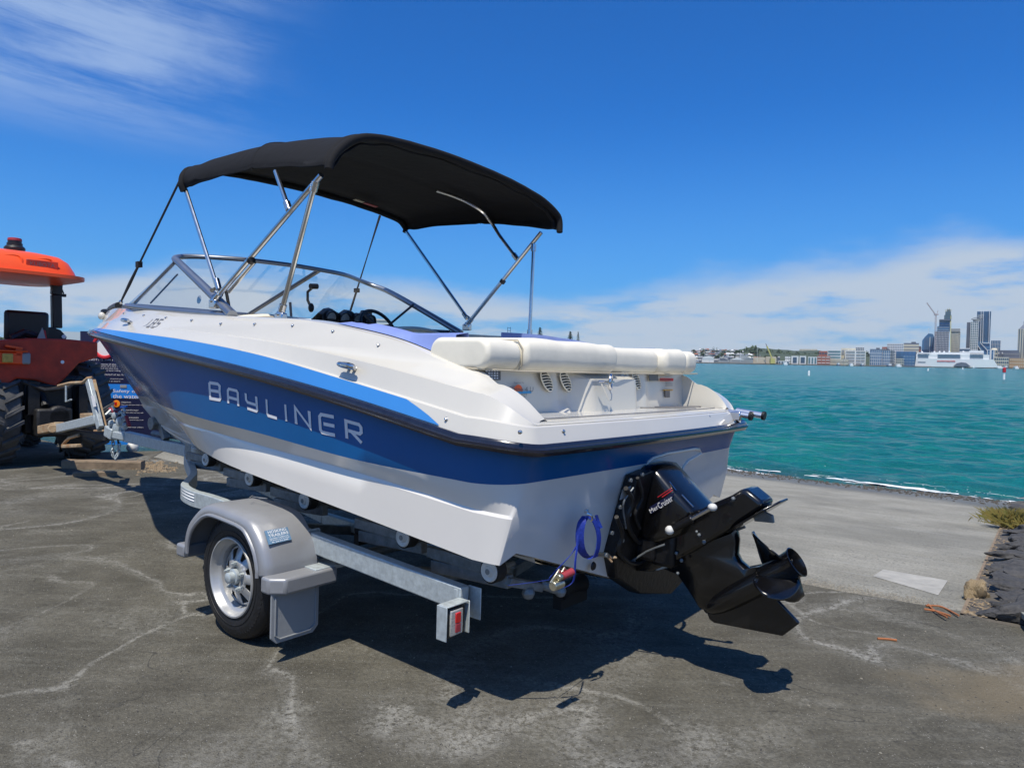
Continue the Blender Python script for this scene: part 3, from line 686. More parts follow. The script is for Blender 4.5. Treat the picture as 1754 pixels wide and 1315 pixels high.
# guide rod strapped alongside the port leg
pole([at(392, 500, v=PV+.02), at(436, 449, v=PV+.02)], .010, 'bimini_stub'); 
for p, q in ((hingeP, ap), (hingeS, ps), (m0, m1), (s0, mbow[1]), (r0_, r1_), (r1_, r0_), (r2_, r3_), (r3_, r2_)): joint(lerp(np.array(p), np.array(q), .04), np.array(q)-np.array(p))
joint(at(373, 487, v=PV), ft-hingeP, .07, .017); joint(at(797, 541, v=SV), fs-hingeS, .06, .016)
for (px, py, v, q) in ((430, 446, PV, ap), (861, 482, SV, ps)):
    p = at(px, py, v=v); d = (q-(hingeP if v < 0 else hingeS)); d /= np.linalg.norm(d); mb = MB(); mb.cyl(p-d*.012, p+d*.012, .021, n=12); mb.build('pole_strap', 'black', boat)
for p, ax in ((hingeP, -1), (hingeS, 1), (r0_, -1), (r2_, 1)):
    mb = MB(); g = np.array([p[0], p[1], p[2]]); mb.box(g-np.array([0, 0, .02]), (.035, .07, .05)); mb.ball(g, .024, 10); mb.build('pole_mount', 'steel', boat, bevel=.006)
# webbing stays to the bow
sp0 = at(207, 517, v=-.80); sp1 = at(310, 305, v=-.93); md = lerp(sp0, sp1, .34)
mb = MB(); mb.tube([sp0, lerp(sp0, md, .5), md], [.010, .017, .012], 8, flat=.5, upv=(1, 0, 0)); mb.tube([md, sp1], .0115, 8, flat=.4, upv=(1, 0, 0)); mb.box(md, (.03, .045, .04)); mb.build('webbing_stay', 'web', boat)
mb = MB(); mb.ball(sp0, .016, 8); mb.build('stay_eye', 'steel', boat)
ss0 = at(600, 533, v=.84); ss1 = at(651, 369, v=.93); md = lerp(ss0, ss1, .22)
mb = MB(); mb.tube([ss0, md], .013, 8, flat=.5); mb.tube([md, lerp(ss0, ss1, .6), ss1], [.010, .006, .014], 8, flat=.5); mb.box(md, (.03, .045, .035)); mb.build('webbing_stay', 'web', boat)

# ------------------------------------------------ fittings on the engine box
def wallpt(px, py, d=.006):
    p = at(px, py, u=.34-d); return p
for k_, (cx, cy) in enumerate([(935.5, 652), (968, 652.5), (1071.5, 650), (1089.5, 651.5)]):
    c = wallpt(cx, cy); sx = 1 if k_ < 2 else 1
    mb = MB(); P = []
    hw, hh = (.050, .047)
    for i in range(28):
        a = 2*pi*i/28; x = hw*cos(a)*.72; y = hh*sin(a); x += -.030*y/hh  # leaning leaf
        P.append(np.array([x, 0, y])*1.0+c)
    mb.prism(P, (0, -.003, 0)); v_ = mb.build('vent', 'black', boat, smooth=0)
    mb = MB(); mb.tube([p+np.array([0, -.004, 0]) for p in P], .0035, 6, closed=True); mb.build('vent_rim', 'cream', v_)
    mb = MB()
    for j in range(7):
        y = -hh*.78+hh*1.56*j/6; w = hw*.70*sqrt(max(0, 1-(y/hh)**2)); x0 = -.030*y/hh
        mb.tube([c+np.array([x0-w, -.006, y]), c+np.array([x0, -.010, y+.004]), c+np.array([x0+w, -.006, y])], .0026, 5)
    mb.build('slat', 'cream', v_)
mb = MB(); a = wallpt(831, 650.5); b = wallpt(857, 651); mb.prism([a, b, wallpt(857, 632), wallpt(831, 631)], (0, -.002, 0)); rp = mb.build('rating_plate', 'grey', boat, smooth=0)
mb = MB()
for j in range(4):
    for i in range(5):
        if random.random() < .85: q = wallpt(833.5+i*4.6, 647.5-j*4.2, .009); mb.box(q, (.014*random.uniform(.5, 1), .001, .006))
mb.build('plate_print', 'letter', rp, smooth=0)
mb = MB(); mb.prism([wallpt(1112, 652), wallpt(1127, 652), wallpt(1127, 640.5), wallpt(1112, 640.5)], (0, -.002, 0)); mb.build('capacity_plate', 'grey', boat, smooth=0)
# dealer decal: orange sun over blue water
dc = MB(); c = wallpt(888, 672); dc.prism([wallpt(867, 676), wallpt(910, 673.5), wallpt(910, 669), wallpt(867, 671.5)], (0, -.0012, 0)); dec = dc.build('dealer_decal', 'skyp', boat, smooth=0)
mb = MB(); cc = wallpt(887.5, 669.5, .008); rad = .030; mb.prism([cc+np.array([rad*cos(a), 0, rad*sin(a)*.9]) for a in np.linspace(0, pi, 16)], (0, -.001, 0)); mb.build('decal_sun', 'sunp', dec, smooth=0)
mb = MB(); text(mb, 'Marine 4 U', wallpt(867.5, 671.5, .0105), (1, 0, 0), (0, 0, 1), width=.185, height=.022); text(mb, '09 415 1527', wallpt(875, 680.5, .008), (1, 0, 0), (0, 0, 1), width=.11, height=.016); text(mb, 'Supplied by', wallpt(880, 657.5, .008), (1, 0, 0), (0, 0, 1), width=.07, height=.010); mb.build('decal_lettering', 'grey', dec, smooth=0)
mb = MB(); a = wallpt(1130, 651.5); mb.box((wallpt(1130, 650)+wallpt(1154, 650))/2, (.165, .002, .017)); wd = mb.build('warning_decal', 'redp', boat, smooth=0)
mb = MB(); text(mb, 'WARNING', wallpt(1131, 652, .0085), (1, 0, 0), (0, 0, 1), width=.13, height=.011)
for j in range(4): mb.box(wallpt(1146, 655+j*1.9, .007), (.09, .001, .002))
mb.build('warning_print', 'grey', wd, smooth=0)
mb = MB(); mb.prism([wallpt(1139, 680.5), wallpt(1147, 680.5), wallpt(1147, 669), wallpt(1139, 669)], (0, -.002, 0)); b2 = mb.build('engine_sticker', 'grey', boat, smooth=0)
mb = MB(); mb.prism([wallpt(1136, 669), wallpt(1152, 669), wallpt(1152, 666.5), wallpt(1136, 666.5)], (0, -.002, 0)); mb.build('sticker_band', 'gunk', b2, smooth=0)
# rear winch-like ski eye and its polished ring on the pod, added loop tracing the eye's shadow
mb = MB(); c = at(1046, 654, u=.215); mb.tube([np.array(p) for p in ring(c, (.45, -1, 0), .034, .007)], .0075, 8, closed=True); mb.tube([c-np.array([.03, 0, 0]), c+np.array([.03, 0, 0])], .004, 6); mb.tube([c-np.array([0, 0, .03]), c+np.array([0, 0, .03])], .004, 6)
mb.tube([c+np.array([-.055, .035, .0]), c+np.array([0, 0, 0])], .005, 8); mb.build('ski_tow_eye', 'steel', boat)
mb = MB(); mb.tube([at(1030, 657, u=.24), at(1037, 672, u=.225), at(1043, 686, u=.215), at(1047, 685, u=.215), at(1048, 676, u=.22), at(1040, 660, u=.24)], .004, 8, closed=True, flat=.5); mb.build('ski_eye_shadow_loop', 'gel', boat)
# folded boarding ladder at the starboard corner of the platform
for (a, b) in (((1247, 706), (1284, 712)), ((1262, 703.5), (1306, 711.5))):
    vv = .90 if a[0] == 1247 else .99
    p = at(*a, v=vv); q = at(*b, v=vv); mb = MB(); mb.tube([p, q], .024, 12, flat=.75); ld = mb.build('boarding_ladder', 'chrome', boat)
    mb = MB(); d = (q-p)/np.linalg.norm(q-p); mb.cyl(q, q+d*.015, .0255, n=12); mb.build('ladder_plug', 'black', ld)
mb = MB(); mb.box(at(1252, 712, v=.88), (.03, .12, .05)); mb.build('ladder_bracket', 'steel', boat, bevel=.006)
mb = MB(); mb.tube([at(1254, 716, v=.92), at(1266, 724, v=.92)], .006, 6); mb.build('ladder_catch', 'black', boat)

# ------------------------------------------------ engine recess and stern drive
def tp(px, py, d=0.):      # point on the raked transom
    p = at(px, py, u=.08)
    for _ in range(12): p = at(px, py, u=ua_(p[2])-.012-d)
    return p
rc = [tp(*q, .004) for q in [(1104, 803), (1108, 790), (1116, 784), (1140, 776), (1188, 768), (1195, 769), (1199, 776), (1176, 789), (1168, 799), (1160, 822), (1172, 860), (1170, 900), (1105, 900)]]
mb = MB(); mb.prism(rc, (0, -.006, 0)); mb.build('recess_panel', 'gelhull', boat, smooth=0, bevel=.004)
mb = MB(); mb.tube([p+np.array([0, -.008, 0]) for p in rc[:10]], .007, 8); mb.build('recess_lip', 'gelhull', boat)
sd_ = [tp(*q, .01) for q in [(1071, 812), (1093, 803), (1112, 803), (1165, 840), (1180, 880), (1190, 950), (1130, 1012), (1075, 1012), (1034, 985), (1030, 948)]]
mb = MB(); mb.prism(sd_, (0, -.07, 0)); mb.build('transom_shield', 'drivemat', boat, smooth=0, bevel=.008)
# ------------------------------------------------ stern drive (part of the boat; its pieces are sub-parts)
def Dz(*q): return [np.array(at(930+x/3.553, 740+y/3.553, v=0.)) for x, y in q]
def slab(pts, hw, name, m, parent, bevel=.008, taper=1.):
    mb = MB(); A = [np.array([-hw*taper, p[1], p[2]]) for p in pts]; mb.prism(A, (2*hw*taper, 0, 0)); return mb.build(name, m, parent, smooth=40, bevel=bevel, seg=3)
def P2(*q): return [np.array([0, u, z]) for u, z in q]
# bell housing / cowl, rounded top
mb = MB(); prof = [(.13, .90), (.075, .935), (.02, .956), (-.02, .953), (-.065, .915), (-.11, .872), (-.225, .772), (-.16, .66), (-.05, .60), (.10, .60)]
rows_ = []
for hv, sc in ((-.135, .80), (-.128, .93), (-.105, 1.0), (-.05, 1.03), (0, 1.035), (.05, 1.03), (.105, 1.0), (.128, .93), (.135, .80)):
    c = np.array([.0, .75]); rows_.append([(hv, c[0]+(u-c[0])*sc, c[1]+(z-c[1])*sc) for u, z in prof])
mb.grid(rows_, closed=True); mb.F += [tuple(range(10)), tuple(range(80, 90))]; mb.I += [0, 0]
drv = mb.build('stern_drive', 'drive', boat, smooth=50, bevel=.012, seg=3)
# logo band and script on the port face
def pf(px, py, d=.0): return at(px, py, v=-.140-d)
mb = MB(); q = [pf(1115, 880), pf(1151, 856), pf(1156, 842), pf(1113, 868)]; mb.prism(q, (-.002, 0, 0)); mb.build('logo_band', 'signnavy', drv, smooth=0)
o = pf(1115, 879, .004); e = pf(1153, 855, .004); xd = (e-o); L_ = np.linalg.norm(xd); xd /= L_; yd = np.cross(xd, (-1, 0, 0)); yd = yd if yd[2] > 0 else -yd
mb = MB(); text(mb, 'Mer', o, xd, yd, height=.020, width=L_*.36); text(mb, 'Cruiser', o+xd*L_*.38+yd*(-.004), xd, yd, height=.027, width=L_*.62); mb.build('logo_script', 'white', drv, smooth=0)
mb = MB(); a = pf(1134, 851, .003); b = pf(1152, 839, .003); mb.beam(a, b, .002, .004, upv=yd); mb.beam(a+yd*.010-xd*.02, b+yd*.010, .002, .003, upv=yd); mb.build('logo_stripe', 'redp', drv)
mb = MB(); mb.beam(at(1146, 824, v=-.10), at(1158, 840, v=-.125), .004, .004); mb.beam(at(1168, 847, v=-.11), at(1188, 868, v=-.11), .006, .004); mb.build('edge_glint_strip', 'steel', drv)
# power hose loop at the far side
mb = MB(); mb.tube(ring((.20, -.02, .80), (.1, -1, .2), .085, .012, n=24), .011, 8, closed=True); mb.build('hose_loop', 'black', drv)
# fastenings, hoses and cables on the transom assembly
for px, py in ((1078, 822), (1060, 868), (1046, 912), (1036, 950), (1098, 812), (1076, 880), (1064, 925), (1084, 960)):
    p = tp(px, py, .078); mb = MB(); mb.cyl(p, p+np.array([0, -.012, 0]), .009, n=6); mb.build('shield_bolt', 'galvd', drv)
for pts_, rr_, mt_ in (([(1072, 836), (1083, 858), (1074, 892), (1090, 925), (1112, 930)], .011, 'black'), ([(1092, 818), (1100, 850), (1088, 880), (1096, 905)], .008, 'rubber'), ([(1056, 885), (1066, 915), (1060, 945), (1085, 965), (1118, 955)], .010, 'black'), ([(1085, 835), (1068, 862), (1072, 905)], .004, 'galvd')):
    mb = MB(); mb.tube([tuple(q) for q in cr([tp(*q_, .095) for q_ in pts_], 18)], rr_, 7); mb.build('hydraulic_hose', mt_, drv)
mb = MB(); mb.prism([tp(*q_, .079) for q_ in ((1066, 838), (1080, 832), (1076, 850), (1061, 856))], (0, -.003, 0)); mb.build('shield_label', 'greyp', drv, smooth=0)
# gimbal ring and bellows
mb = MB(); mb.box((0, .02, .66), (.25, .11, .30)); mb.box((0, -.06, .60), (.20, .12, .22)); mb.build('gimbal_ring', 'drivemat', drv, bevel=.02)
mb = MB(); mb.lathe([(0, .075), (.02, .085), (.04, .072), (.06, .085), (.08, .072), (.10, .085), (.12, .07)], (0, .06, .56), (0, -.9, -.2), 18, caps=True); mb.build('bellows', 'rubber', drv)
slab(P2((.10, .62), (-.05, .70), (-.225, .776), (-.277, .81), (-.366, .859), (-.417, .897), (-.440, .893), (-.512, .846), (-.50, .82), (-.375, .715), (-.20, .58), (.0, .45), (.11, .43)), .075, 'upper_housing', 'drive', drv, .020)
slab(P2((-.40, .887), (-.425, .895), (-.508, .848), (-.49, .835)), .05, 'tail_cap', 'drivemat', drv, .004)
# anti-ventilation plate
ax = np.array([0, -.80, .60]); pn = np.array([0, .60, .80])
def plate(pts, nrm, th, name, m): mb = MB(); mb.prism([np.array(p) for p in pts], np.array(nrm)*th); return mb.build(name, m, drv, smooth=40, bevel=.003)
A_ = np.array([0, -.355, .690]); Bc = np.array([0, -.555, .840])
plate([A_+np.array([-.05, 0, 0]), A_+np.array([-.105, -.05, .04]), Bc+np.array([-.105, .03, -.02]), Bc+np.array([-.05, -.02, .015]), Bc+np.array([.05, -.02, .015]), Bc+np.array([.105, .03, -.02]), A_+np.array([.105, -.05, .04]), A_+np.array([.05, 0, 0])], pn, .010, 'cavitation_plate', 'drive')
# trim tab fin under the plate
t_ = Dz((1345, 480), (1400, 505), (1408, 552), (1345, 545), (1290, 540), (1290, 520)); slab(t_, .010, 'trim_tab', 'galvd', drv, .003)
mb = MB(); mb.tube(Dz((1230, 575), (1165, 600)), .006, 6); mb.build('plate_edge', 'galvd', drv)
# lower leg
leg = P2((.02, .47), (-.15, .58), (-.375, .705), (-.386, .66), (-.383, .595), (-.40, .565), (-.438, .540), (-.50, .565), (-.47, .47), (-.40, .40), (-.27, .31), (-.224, .314), (-.16, .39), (-.105, .45))
mb = MB(); rows_ = []
for hv, sc in ((-.036, .90), (-.028, .965), (0, 1.0), (.028, .965), (.036, .90)):
    c = np.array([-.22, .52]); rows_.append([(hv, c[0]+(p[1]-c[0])*sc, c[1]+(p[2]-c[1])*sc) for p in leg])
mb.grid(rows_, closed=True); nL = len(leg); mb.F += [tuple(range(nL)), tuple(range(4*nL, 5*nL))]; mb.I += [0, 0]; mb.build('drive_leg', 'drive', drv, smooth=50)
pa = np.array([0, -.80, .60]); hubc = np.array([0, -.50, .507])
mb = MB(); mb.lathe([(-.335, 0), (-.325, .018), (-.29, .038), (-.24, .050), (-.16, .057), (-.05, .058), (0, .056)], hubc, pa, 24, caps=True); mb.build('gear_torpedo', 'drive', drv, smooth=70)
slab(P2((-.25, .30), (-.262, .275), (-.285, .264), (-.588, .283), (-.656, .355), (-.545, .448), (-.46, .45), (-.36, .37)), .009, 'skeg', 'drive', drv, .006)
# propeller
mb = MB(); mb.lathe([(.0, .052), (.02, .056), (.10, .056), (.155, .060), (.168, .066), (.170, .062), (.12, .048), (.03, .046), (.03, 0)], hubc, pa, 28); prp = mb.build('propeller', 'drive', drv, smooth=60)
mb = MB(); mb.lathe([(.05, .03), (.14, .028), (.15, .018), (.152, 0)], hubc, pa, 14); 
for k_ in range(14): a = random.uniform(0, 6.28); mb.ball(hubc+pa*random.uniform(.135, .17)+np.array([sin(a)*.034, .6*cos(a)*.034, .8*cos(a)*.034]), random.uniform(.006, .012), 6)
PROPP = np.array([0, -.60, -.80]); PV_ = np.array([1., 0, 0])
def blade(ang):
    """one screw blade, radius .18, pitched"""
    mb = MB(); rows_ = []; e1 = PROPP*cos(ang)+PV_*sin(ang); e2 = np.cross(pa, e1)
    for i in range(10):
        r = .045+.152*i/9; f = i/9; chord = .18*(sin(pi*min(1, .22+f*.80)))**.6*(1 if f < .97 else .5)+.01; tw = radians(52-30*f); skew = -.05*f*f
        R_ = []
        for s_ in np.linspace(-.5, .5, 9):
            x = s_*chord+skew; cup = .012*(1-4*s_*s_)
            R_.append(hubc+pa*(.075+x*sin(tw)+cup*cos(tw)-.01*f)+e1*(r*cos(x*cos(tw)/max(r, .06)))+e2*(r*sin(x*cos(tw)/max(r, .06))))
        rows_.append(R_)
    mb.grid(rows_); return mb
for a in (pi, pi-2*pi/3, pi+2*pi/3):
    b_ = blade(a).build('propeller_blade', 'drive', drv, smooth=80, solid=.006)
# trim rams with white end caps
for sx in (-1, 1):
    v0 = .155*sx
    p = at(1149, 907, v=-.155); q = at(1222, 868, v=-.155); p = np.array([v0, p[1], p[2]]); q = np.array([v0, q[1], q[2]])
    mb = MB(); mb.cyl(p, lerp(p, q, .5), .017, n=14); mb.build('ram_body', 'drivemat', drv)
    mb = MB(); mb.cyl(lerp(p, q, .15), q, .0105, n=14); mb.build('trim_ram', 'steel', drv)
    mb = MB(); mb.ball(p+np.array([sx*.012, 0, 0]), .021, 12); mb.build('ram_cap', 'roller', drv); mb = MB(); mb.ball(q+np.array([sx*.01, 0, 0]), .019, 12, sq=(1, 1.1, .9)); mb.build('ram_cap', 'roller', drv)
mb = MB()
for x, y, r in ((715, 515, .011), (745, 520, .006), (935, 605, .007), (950, 625, .009), (980, 668, .010), (812, 735, .009), (738, 762, .007), (843, 780, .009), (820, 858, .008), (600, 352, .010), (635, 400, .009), (582, 575, .008), (695, 555, .008), (1158, 405, .010)):
    p = at(930+x/3.553, 740+y/3.553, v=-.082); mb.ball(p, r, 8)
mb.build('housing_bolt', 'galvd', drv)
mb = MB(); mb.tube([at(1063, 972, v=-.15), at(1108, 944, v=-.15), at(1122, 938, v=-.15), at(1139, 932, v=-.14)], .0045, 6); mb.build('shift_cable', 'galvd', drv)
mb = MB(); mb.prism([at(1122, 976, v=-.06), at(1138, 963, v=-.06), at(1146, 971, v=-.06), at(1128, 976, v=-.06)], (.05, 0, 0)); mb.build('anode_block', 'galv', drv)
mb = MB(); mb.tube([at(1024, 947, v=-.40), at(1040, 948, v=-.38), at(1047, 955, v=-.36), at(1056, 954, v=-.34)], .006, 6); mb.tube([at(1024, 951, v=-.40), at(1040, 953, v=-.38), at(1048, 962, v=-.36)], .005, 6); mb.build('cable_pair', 'rust', boat)
mb = MB(); mb.lathe([(0, .02), (.006, .016), (.006, 0)], at(1016, 969, v=-.42), (0, -1, 0), 14); mb.build('drain_plug', 'black', boat)

# ================================================================== TRAILER
tr = thing('boat_trailer', 'galvanised single-axle boat trailer with silver mudguards, carrying the motorboat', 'trailer', (0, 1.68, 0), 'b')
fzA, fzB = .35, .50     # frame height, aft and by the wheel
def fz(u): return .431+.0525*u
FV = .962
for sx in (-1, 1):
    # main rail, bending in to the drawbar
    mb = MB(); mb.beam((sx*FV, .37, fz(.37)), (sx*FV, 1.50, fz(1.50)), .052, .098); mb.build('frame_rail', 'galv', tr, bevel=.006)
    mb = MB(); pts = [(sx*FV, 1.46, fz(1.46)), (sx*FV, 2.30, .55), (sx*(FV-.01), 2.60, .55), (sx*(FV-.07), 2.84, .55), (sx*(FV-.19), 3.03, .55), (sx*(FV-.35), 3.28, .56), (sx*.35, 3.9, .59), (sx*.10, 4.4, .61)]
    C_ = cr(pts, 40)
    R_ = []
    for i in range(40):
        t = C_[min(i+1, 39)]-C_[max(i-1, 0)]; t /= np.linalg.norm(t); s_ = np.cross(t, (0, 0, 1)); s_ /= np.linalg.norm(s_)
        R_.append([C_[i]+s_*a*.0235+np.array([0, 0, b*.046]) for a, b in ((-1, -1), (1, -1), (1, 1), (-1, 1))])
    mb.grid(R_, closed=True); mb.F += [(0, 1, 2, 3), (156, 157, 158, 159)]; mb.I += [0, 0]; mb.build('frame_bend', 'galv', tr, smooth=30, bevel=.004)
    if sx < 0:
        mb = MB()      # white pin lines round the bend
        for dz in (.028, .010, -.008):
            mb.tube([C_[i]+np.array([-.0245, -.008, dz]) for i in range(10, 26)], .0035, 4)
        mb.build('reflective_line', 'white', tr)
    # clamp band
    mb = MB(); u = 1.39; z = fz(u)
    for (a, b) in (((-1, -1), (1, -1)), ((1, -1), (1, 1)), ((1, 1), (-1, 1)), ((-1, 1), (-1, -1))):
        mb.tube([(sx*FV+a[0]*.033, u, z+a[1]*.056), (sx*FV+b[0]*.033, u, z+b[1]*.056)], .006, 6)
    mb.build('u_bolt', 'galv', tr)
    # tail bracket and lamp
    z = fz(.37)-.012; mb = MB(); v = sx*FV; DU = .105; _bx = mb.box
    mb.box((v, .29+DU, z), (.056, .02, .104)); mb.box((v-.085, .27+DU, z-.045), (.115, .006, .135)); mb.box((v-.085, .245+DU, z+.020), (.115, .055, .006)); mb.box((v-.148, .245+DU, z-.045), (.005, .055, .135)); mb.box((v-.02, .245+DU, z-.045), (.005, .055, .13))
    mb.box((v+.045, .25+DU, z-.01), (.006, .07, .13)); mb.build('lamp_bracket', 'galv', tr, bevel=.003)
    mb = MB(); mb.box((v-.085, .240+DU, z-.048), (.095, .03, .115)); lp = mb.build('tail_lamp', 'black', tr, bevel=.006)
    mb = MB(); mb.box((v-.092, .222+DU, z-.048), (.070, .010, .10)); mb.build('lamp_lens', 'clear', lp, bevel=.004)
    mb = MB(); mb.box((v-.088, .216+DU, z-.030), (.028, .008, .040)); mb.build('lamp_red', 'red', lp, bevel=.002)
    mb = MB(); mb.box((v-.088, .216+DU, z-.070), (.026, .008, .034)); mb.build('lamp_red', 'dullred', lp, bevel=.002)
# cross members and keel roller beams
for u_ in (.9, 2.3):
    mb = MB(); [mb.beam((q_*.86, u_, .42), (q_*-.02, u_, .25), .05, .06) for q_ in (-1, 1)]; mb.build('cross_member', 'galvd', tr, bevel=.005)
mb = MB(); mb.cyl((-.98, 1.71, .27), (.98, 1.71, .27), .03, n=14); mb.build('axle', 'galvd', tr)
mb = MB(); mb.beam((0, 1.2, .25), (0, 2.6, .29), .06, .07); mb.beam((0, 2.6, .29), (0, 4.1, .50), .06, .07); mb.beam((0, 4.0, .565), (0.0, 5.85, .60), .075, .10); mb.build('drawbar', 'galv', tr, bevel=.006)
for px, py, v in ((838, 978, -.90), (690, 920, -.90), (521, 857, -.90), (427, 819, -.80), (352, 787, -.58)):
    p = at(px, py, v=v); p[0] = v
    # wheel-like wobble roller with white disc
    mb = MB(); mb.lathe([(-.0, .0475), (.004, .051), (.05, .051), (.058, .045), (.058, 0)], p, (1, 0, 0), 26); rl = mb.build('wobble_roller', 'rubber', tr)
    mb = MB(); mb.lathe([(-.001, .044), (-.006, .040), (-.002, .024), (-.010, .017), (-.012, 0)], p, (1, 0, 0), 22); mb.build('roller_disc', 'roller', rl)
    mb = MB(); mb.lathe([(-.0125, .012), (-.014, 0)], p, (1, 0, 0), 12); mb.build('roller_pin', 'galvd', rl)
    # second roller inboard, arm
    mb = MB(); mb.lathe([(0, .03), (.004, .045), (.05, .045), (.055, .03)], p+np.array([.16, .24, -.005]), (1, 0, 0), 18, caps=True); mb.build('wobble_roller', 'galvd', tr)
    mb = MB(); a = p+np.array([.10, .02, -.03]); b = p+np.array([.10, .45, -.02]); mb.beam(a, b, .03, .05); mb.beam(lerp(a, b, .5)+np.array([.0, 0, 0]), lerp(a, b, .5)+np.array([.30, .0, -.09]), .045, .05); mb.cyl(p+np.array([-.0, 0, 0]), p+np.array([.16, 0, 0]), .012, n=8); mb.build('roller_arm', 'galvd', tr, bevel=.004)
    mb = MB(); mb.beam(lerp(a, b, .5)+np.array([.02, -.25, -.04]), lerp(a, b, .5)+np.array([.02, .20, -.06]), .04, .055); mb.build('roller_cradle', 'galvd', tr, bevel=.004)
    for q in (rl,): pass
for v, u in ((.90, .3), (.9, .8), (.9, 1.5), (.8, 2.3)):
    mb = MB(); mb.lathe([(-.058, 0), (-.058, .045), (-.05, .051), (0, .051), (.004, .04), (.004, 0)], (v, u, .595+.03*u), (1, 0, 0), 20); mb.build('wobble_roller', 'rubber', tr)
for u in (.5, 1.3, 2.1, 3.0):
    mb = MB(); mb.lathe([(-.10, 0), (-.10, .05), (-.02, .035), (.02, .035), (.10, .05), (.10, 0)], (0, u, .255+.02*u*u*.5), (1, 0, 0), 16); mb.box((0, u, .20+.02*u*u*.5), (.24, .05, .07)); mb.build('keel_roller', 'rubber', tr)
# wheels
def wheel(sx):
    c = np.array([sx*1.125, 1.705, .312]); a = np.array([sx*1., 0, 0])
    R = .312; mb = MB(); prof = [(-.085, .195), (-.092, .22), (-.090, .265), (-.075, .298), (-.055, .3085), (-.03, .311), (0, .312), (.03, .311), (.055, .3085), (.075, .298), (.090, .265), (.0935, .225), (.086, .198)]
    mb.lathe(prof, c, a, 64); ty = mb.build('wheel', 'tyre', tr, smooth=60)
    mb = MB()
    for r in (.205, .232, .252): mb.tube([c+a*(.090+.0035*(r == .232))+r*np.array([0, cos(t), sin(t)]) for t in np.linspace(0, 2*pi, 64, endpoint=False)], .0022, 5, closed=True)
    for k_ in range(72):
        t = 2*pi*k_/72; mb.box(c+a*.0835+.268*np.array([0, cos(t), sin(t)]), (.008, .007, .018), np.array([(1, 0, 0), (0, -sin(t), cos(t)), (0, cos(t), sin(t))]).T)
    for gq in (-.045, -.015, .015, .045): mb.tube([c+a*gq+.3125*np.array([0, cos(t), sin(t)]) for t in np.linspace(0, 2*pi, 64, endpoint=False)], .002, 4, closed=True)
    mb.build('tyre_tread', 'tyre', ty)
    # rim: lip, barrel and a dished centre with eight windows
    mb = MB(); mb.lathe([(.088, .200), (.096, .197), (.097, .190), (.088, .183), (.066, .180), (.058, .172), (.052, .160), (.010, .152), (-.02, .148)], c, a, 56); mb.lathe([(-.03, .148), (-.085, .18), (-.088, .20)], c, a, 40)
    rm = mb.build('rim', 'rim', ty, smooth=50)
    mb = MB(); nsp = 8; cen = c+a*.030
    def P3(r, t, d): return c+a*d+r*np.array([0, cos(t), sin(t)])
    for k_ in range(nsp):
        t0 = 2*pi*k_/nsp; tw = 2*pi/nsp; T_ = [t0+tw*x for x in (0, .22, .36, .64, .78, 1.)]
        # ring between hub and windows, spokes between windows, outer ring
        for i in range(5):
            mb.add([P3(.045, T_[i], .064), P3(.045, T_[i+1], .064), P3(.085, T_[i+1], .056), P3(.085, T_[i], .056)], [(0, 1, 2, 3)])
            mb.add([P3(.138, T_[i], .036), P3(.138, T_[i+1], .036), P3(.153, T_[i+1], .020), P3(.153, T_[i], .020)], [(0, 1, 2, 3)])
        for (i, j, i2, j2) in ((0, 2, 0, 1), (3, 5, 4, 5)):
            mb.add([P3(.085, T_[i], .056), P3(.085, T_[j], .056), P3(.138, T_[j2], .036), P3(.138, T_[i2], .036)], [(0, 1, 2, 3)])
    mb.build('rim_centre', 'rim', rm, smooth=60, solid=.006) if False else mb.build('rim_centre', 'rim', ty, smooth=60, solid=.006)
    mb = MB(); mb.lathe([(-.02, .13), (.004, .128), (.004, 0)], c, a, 24); mb.build('brake_hub', 'oil', ty)
    mb = MB(); mb.lathe([(.03, .042), (.080, .040), (.083, .036), (.083, .028), (.108, .027), (.112, .022), (.113, 0)], c, a, 24); mb.build('hub_cap', 'galv', ty, smooth=40)
    mb = MB()
    for k_ in range(5):
        t = 2*pi*k_/5+.3; p = c+a*.058+.066*np.array([0, cos(t), sin(t)]); mb = MB(); mb.cyl(p, p+a*.022, .011, n=6); mb.cyl(p+a*.02, p+a*.032, .006, n=6); mb.build('wheel_nut', 'galv', ty)
    return ty
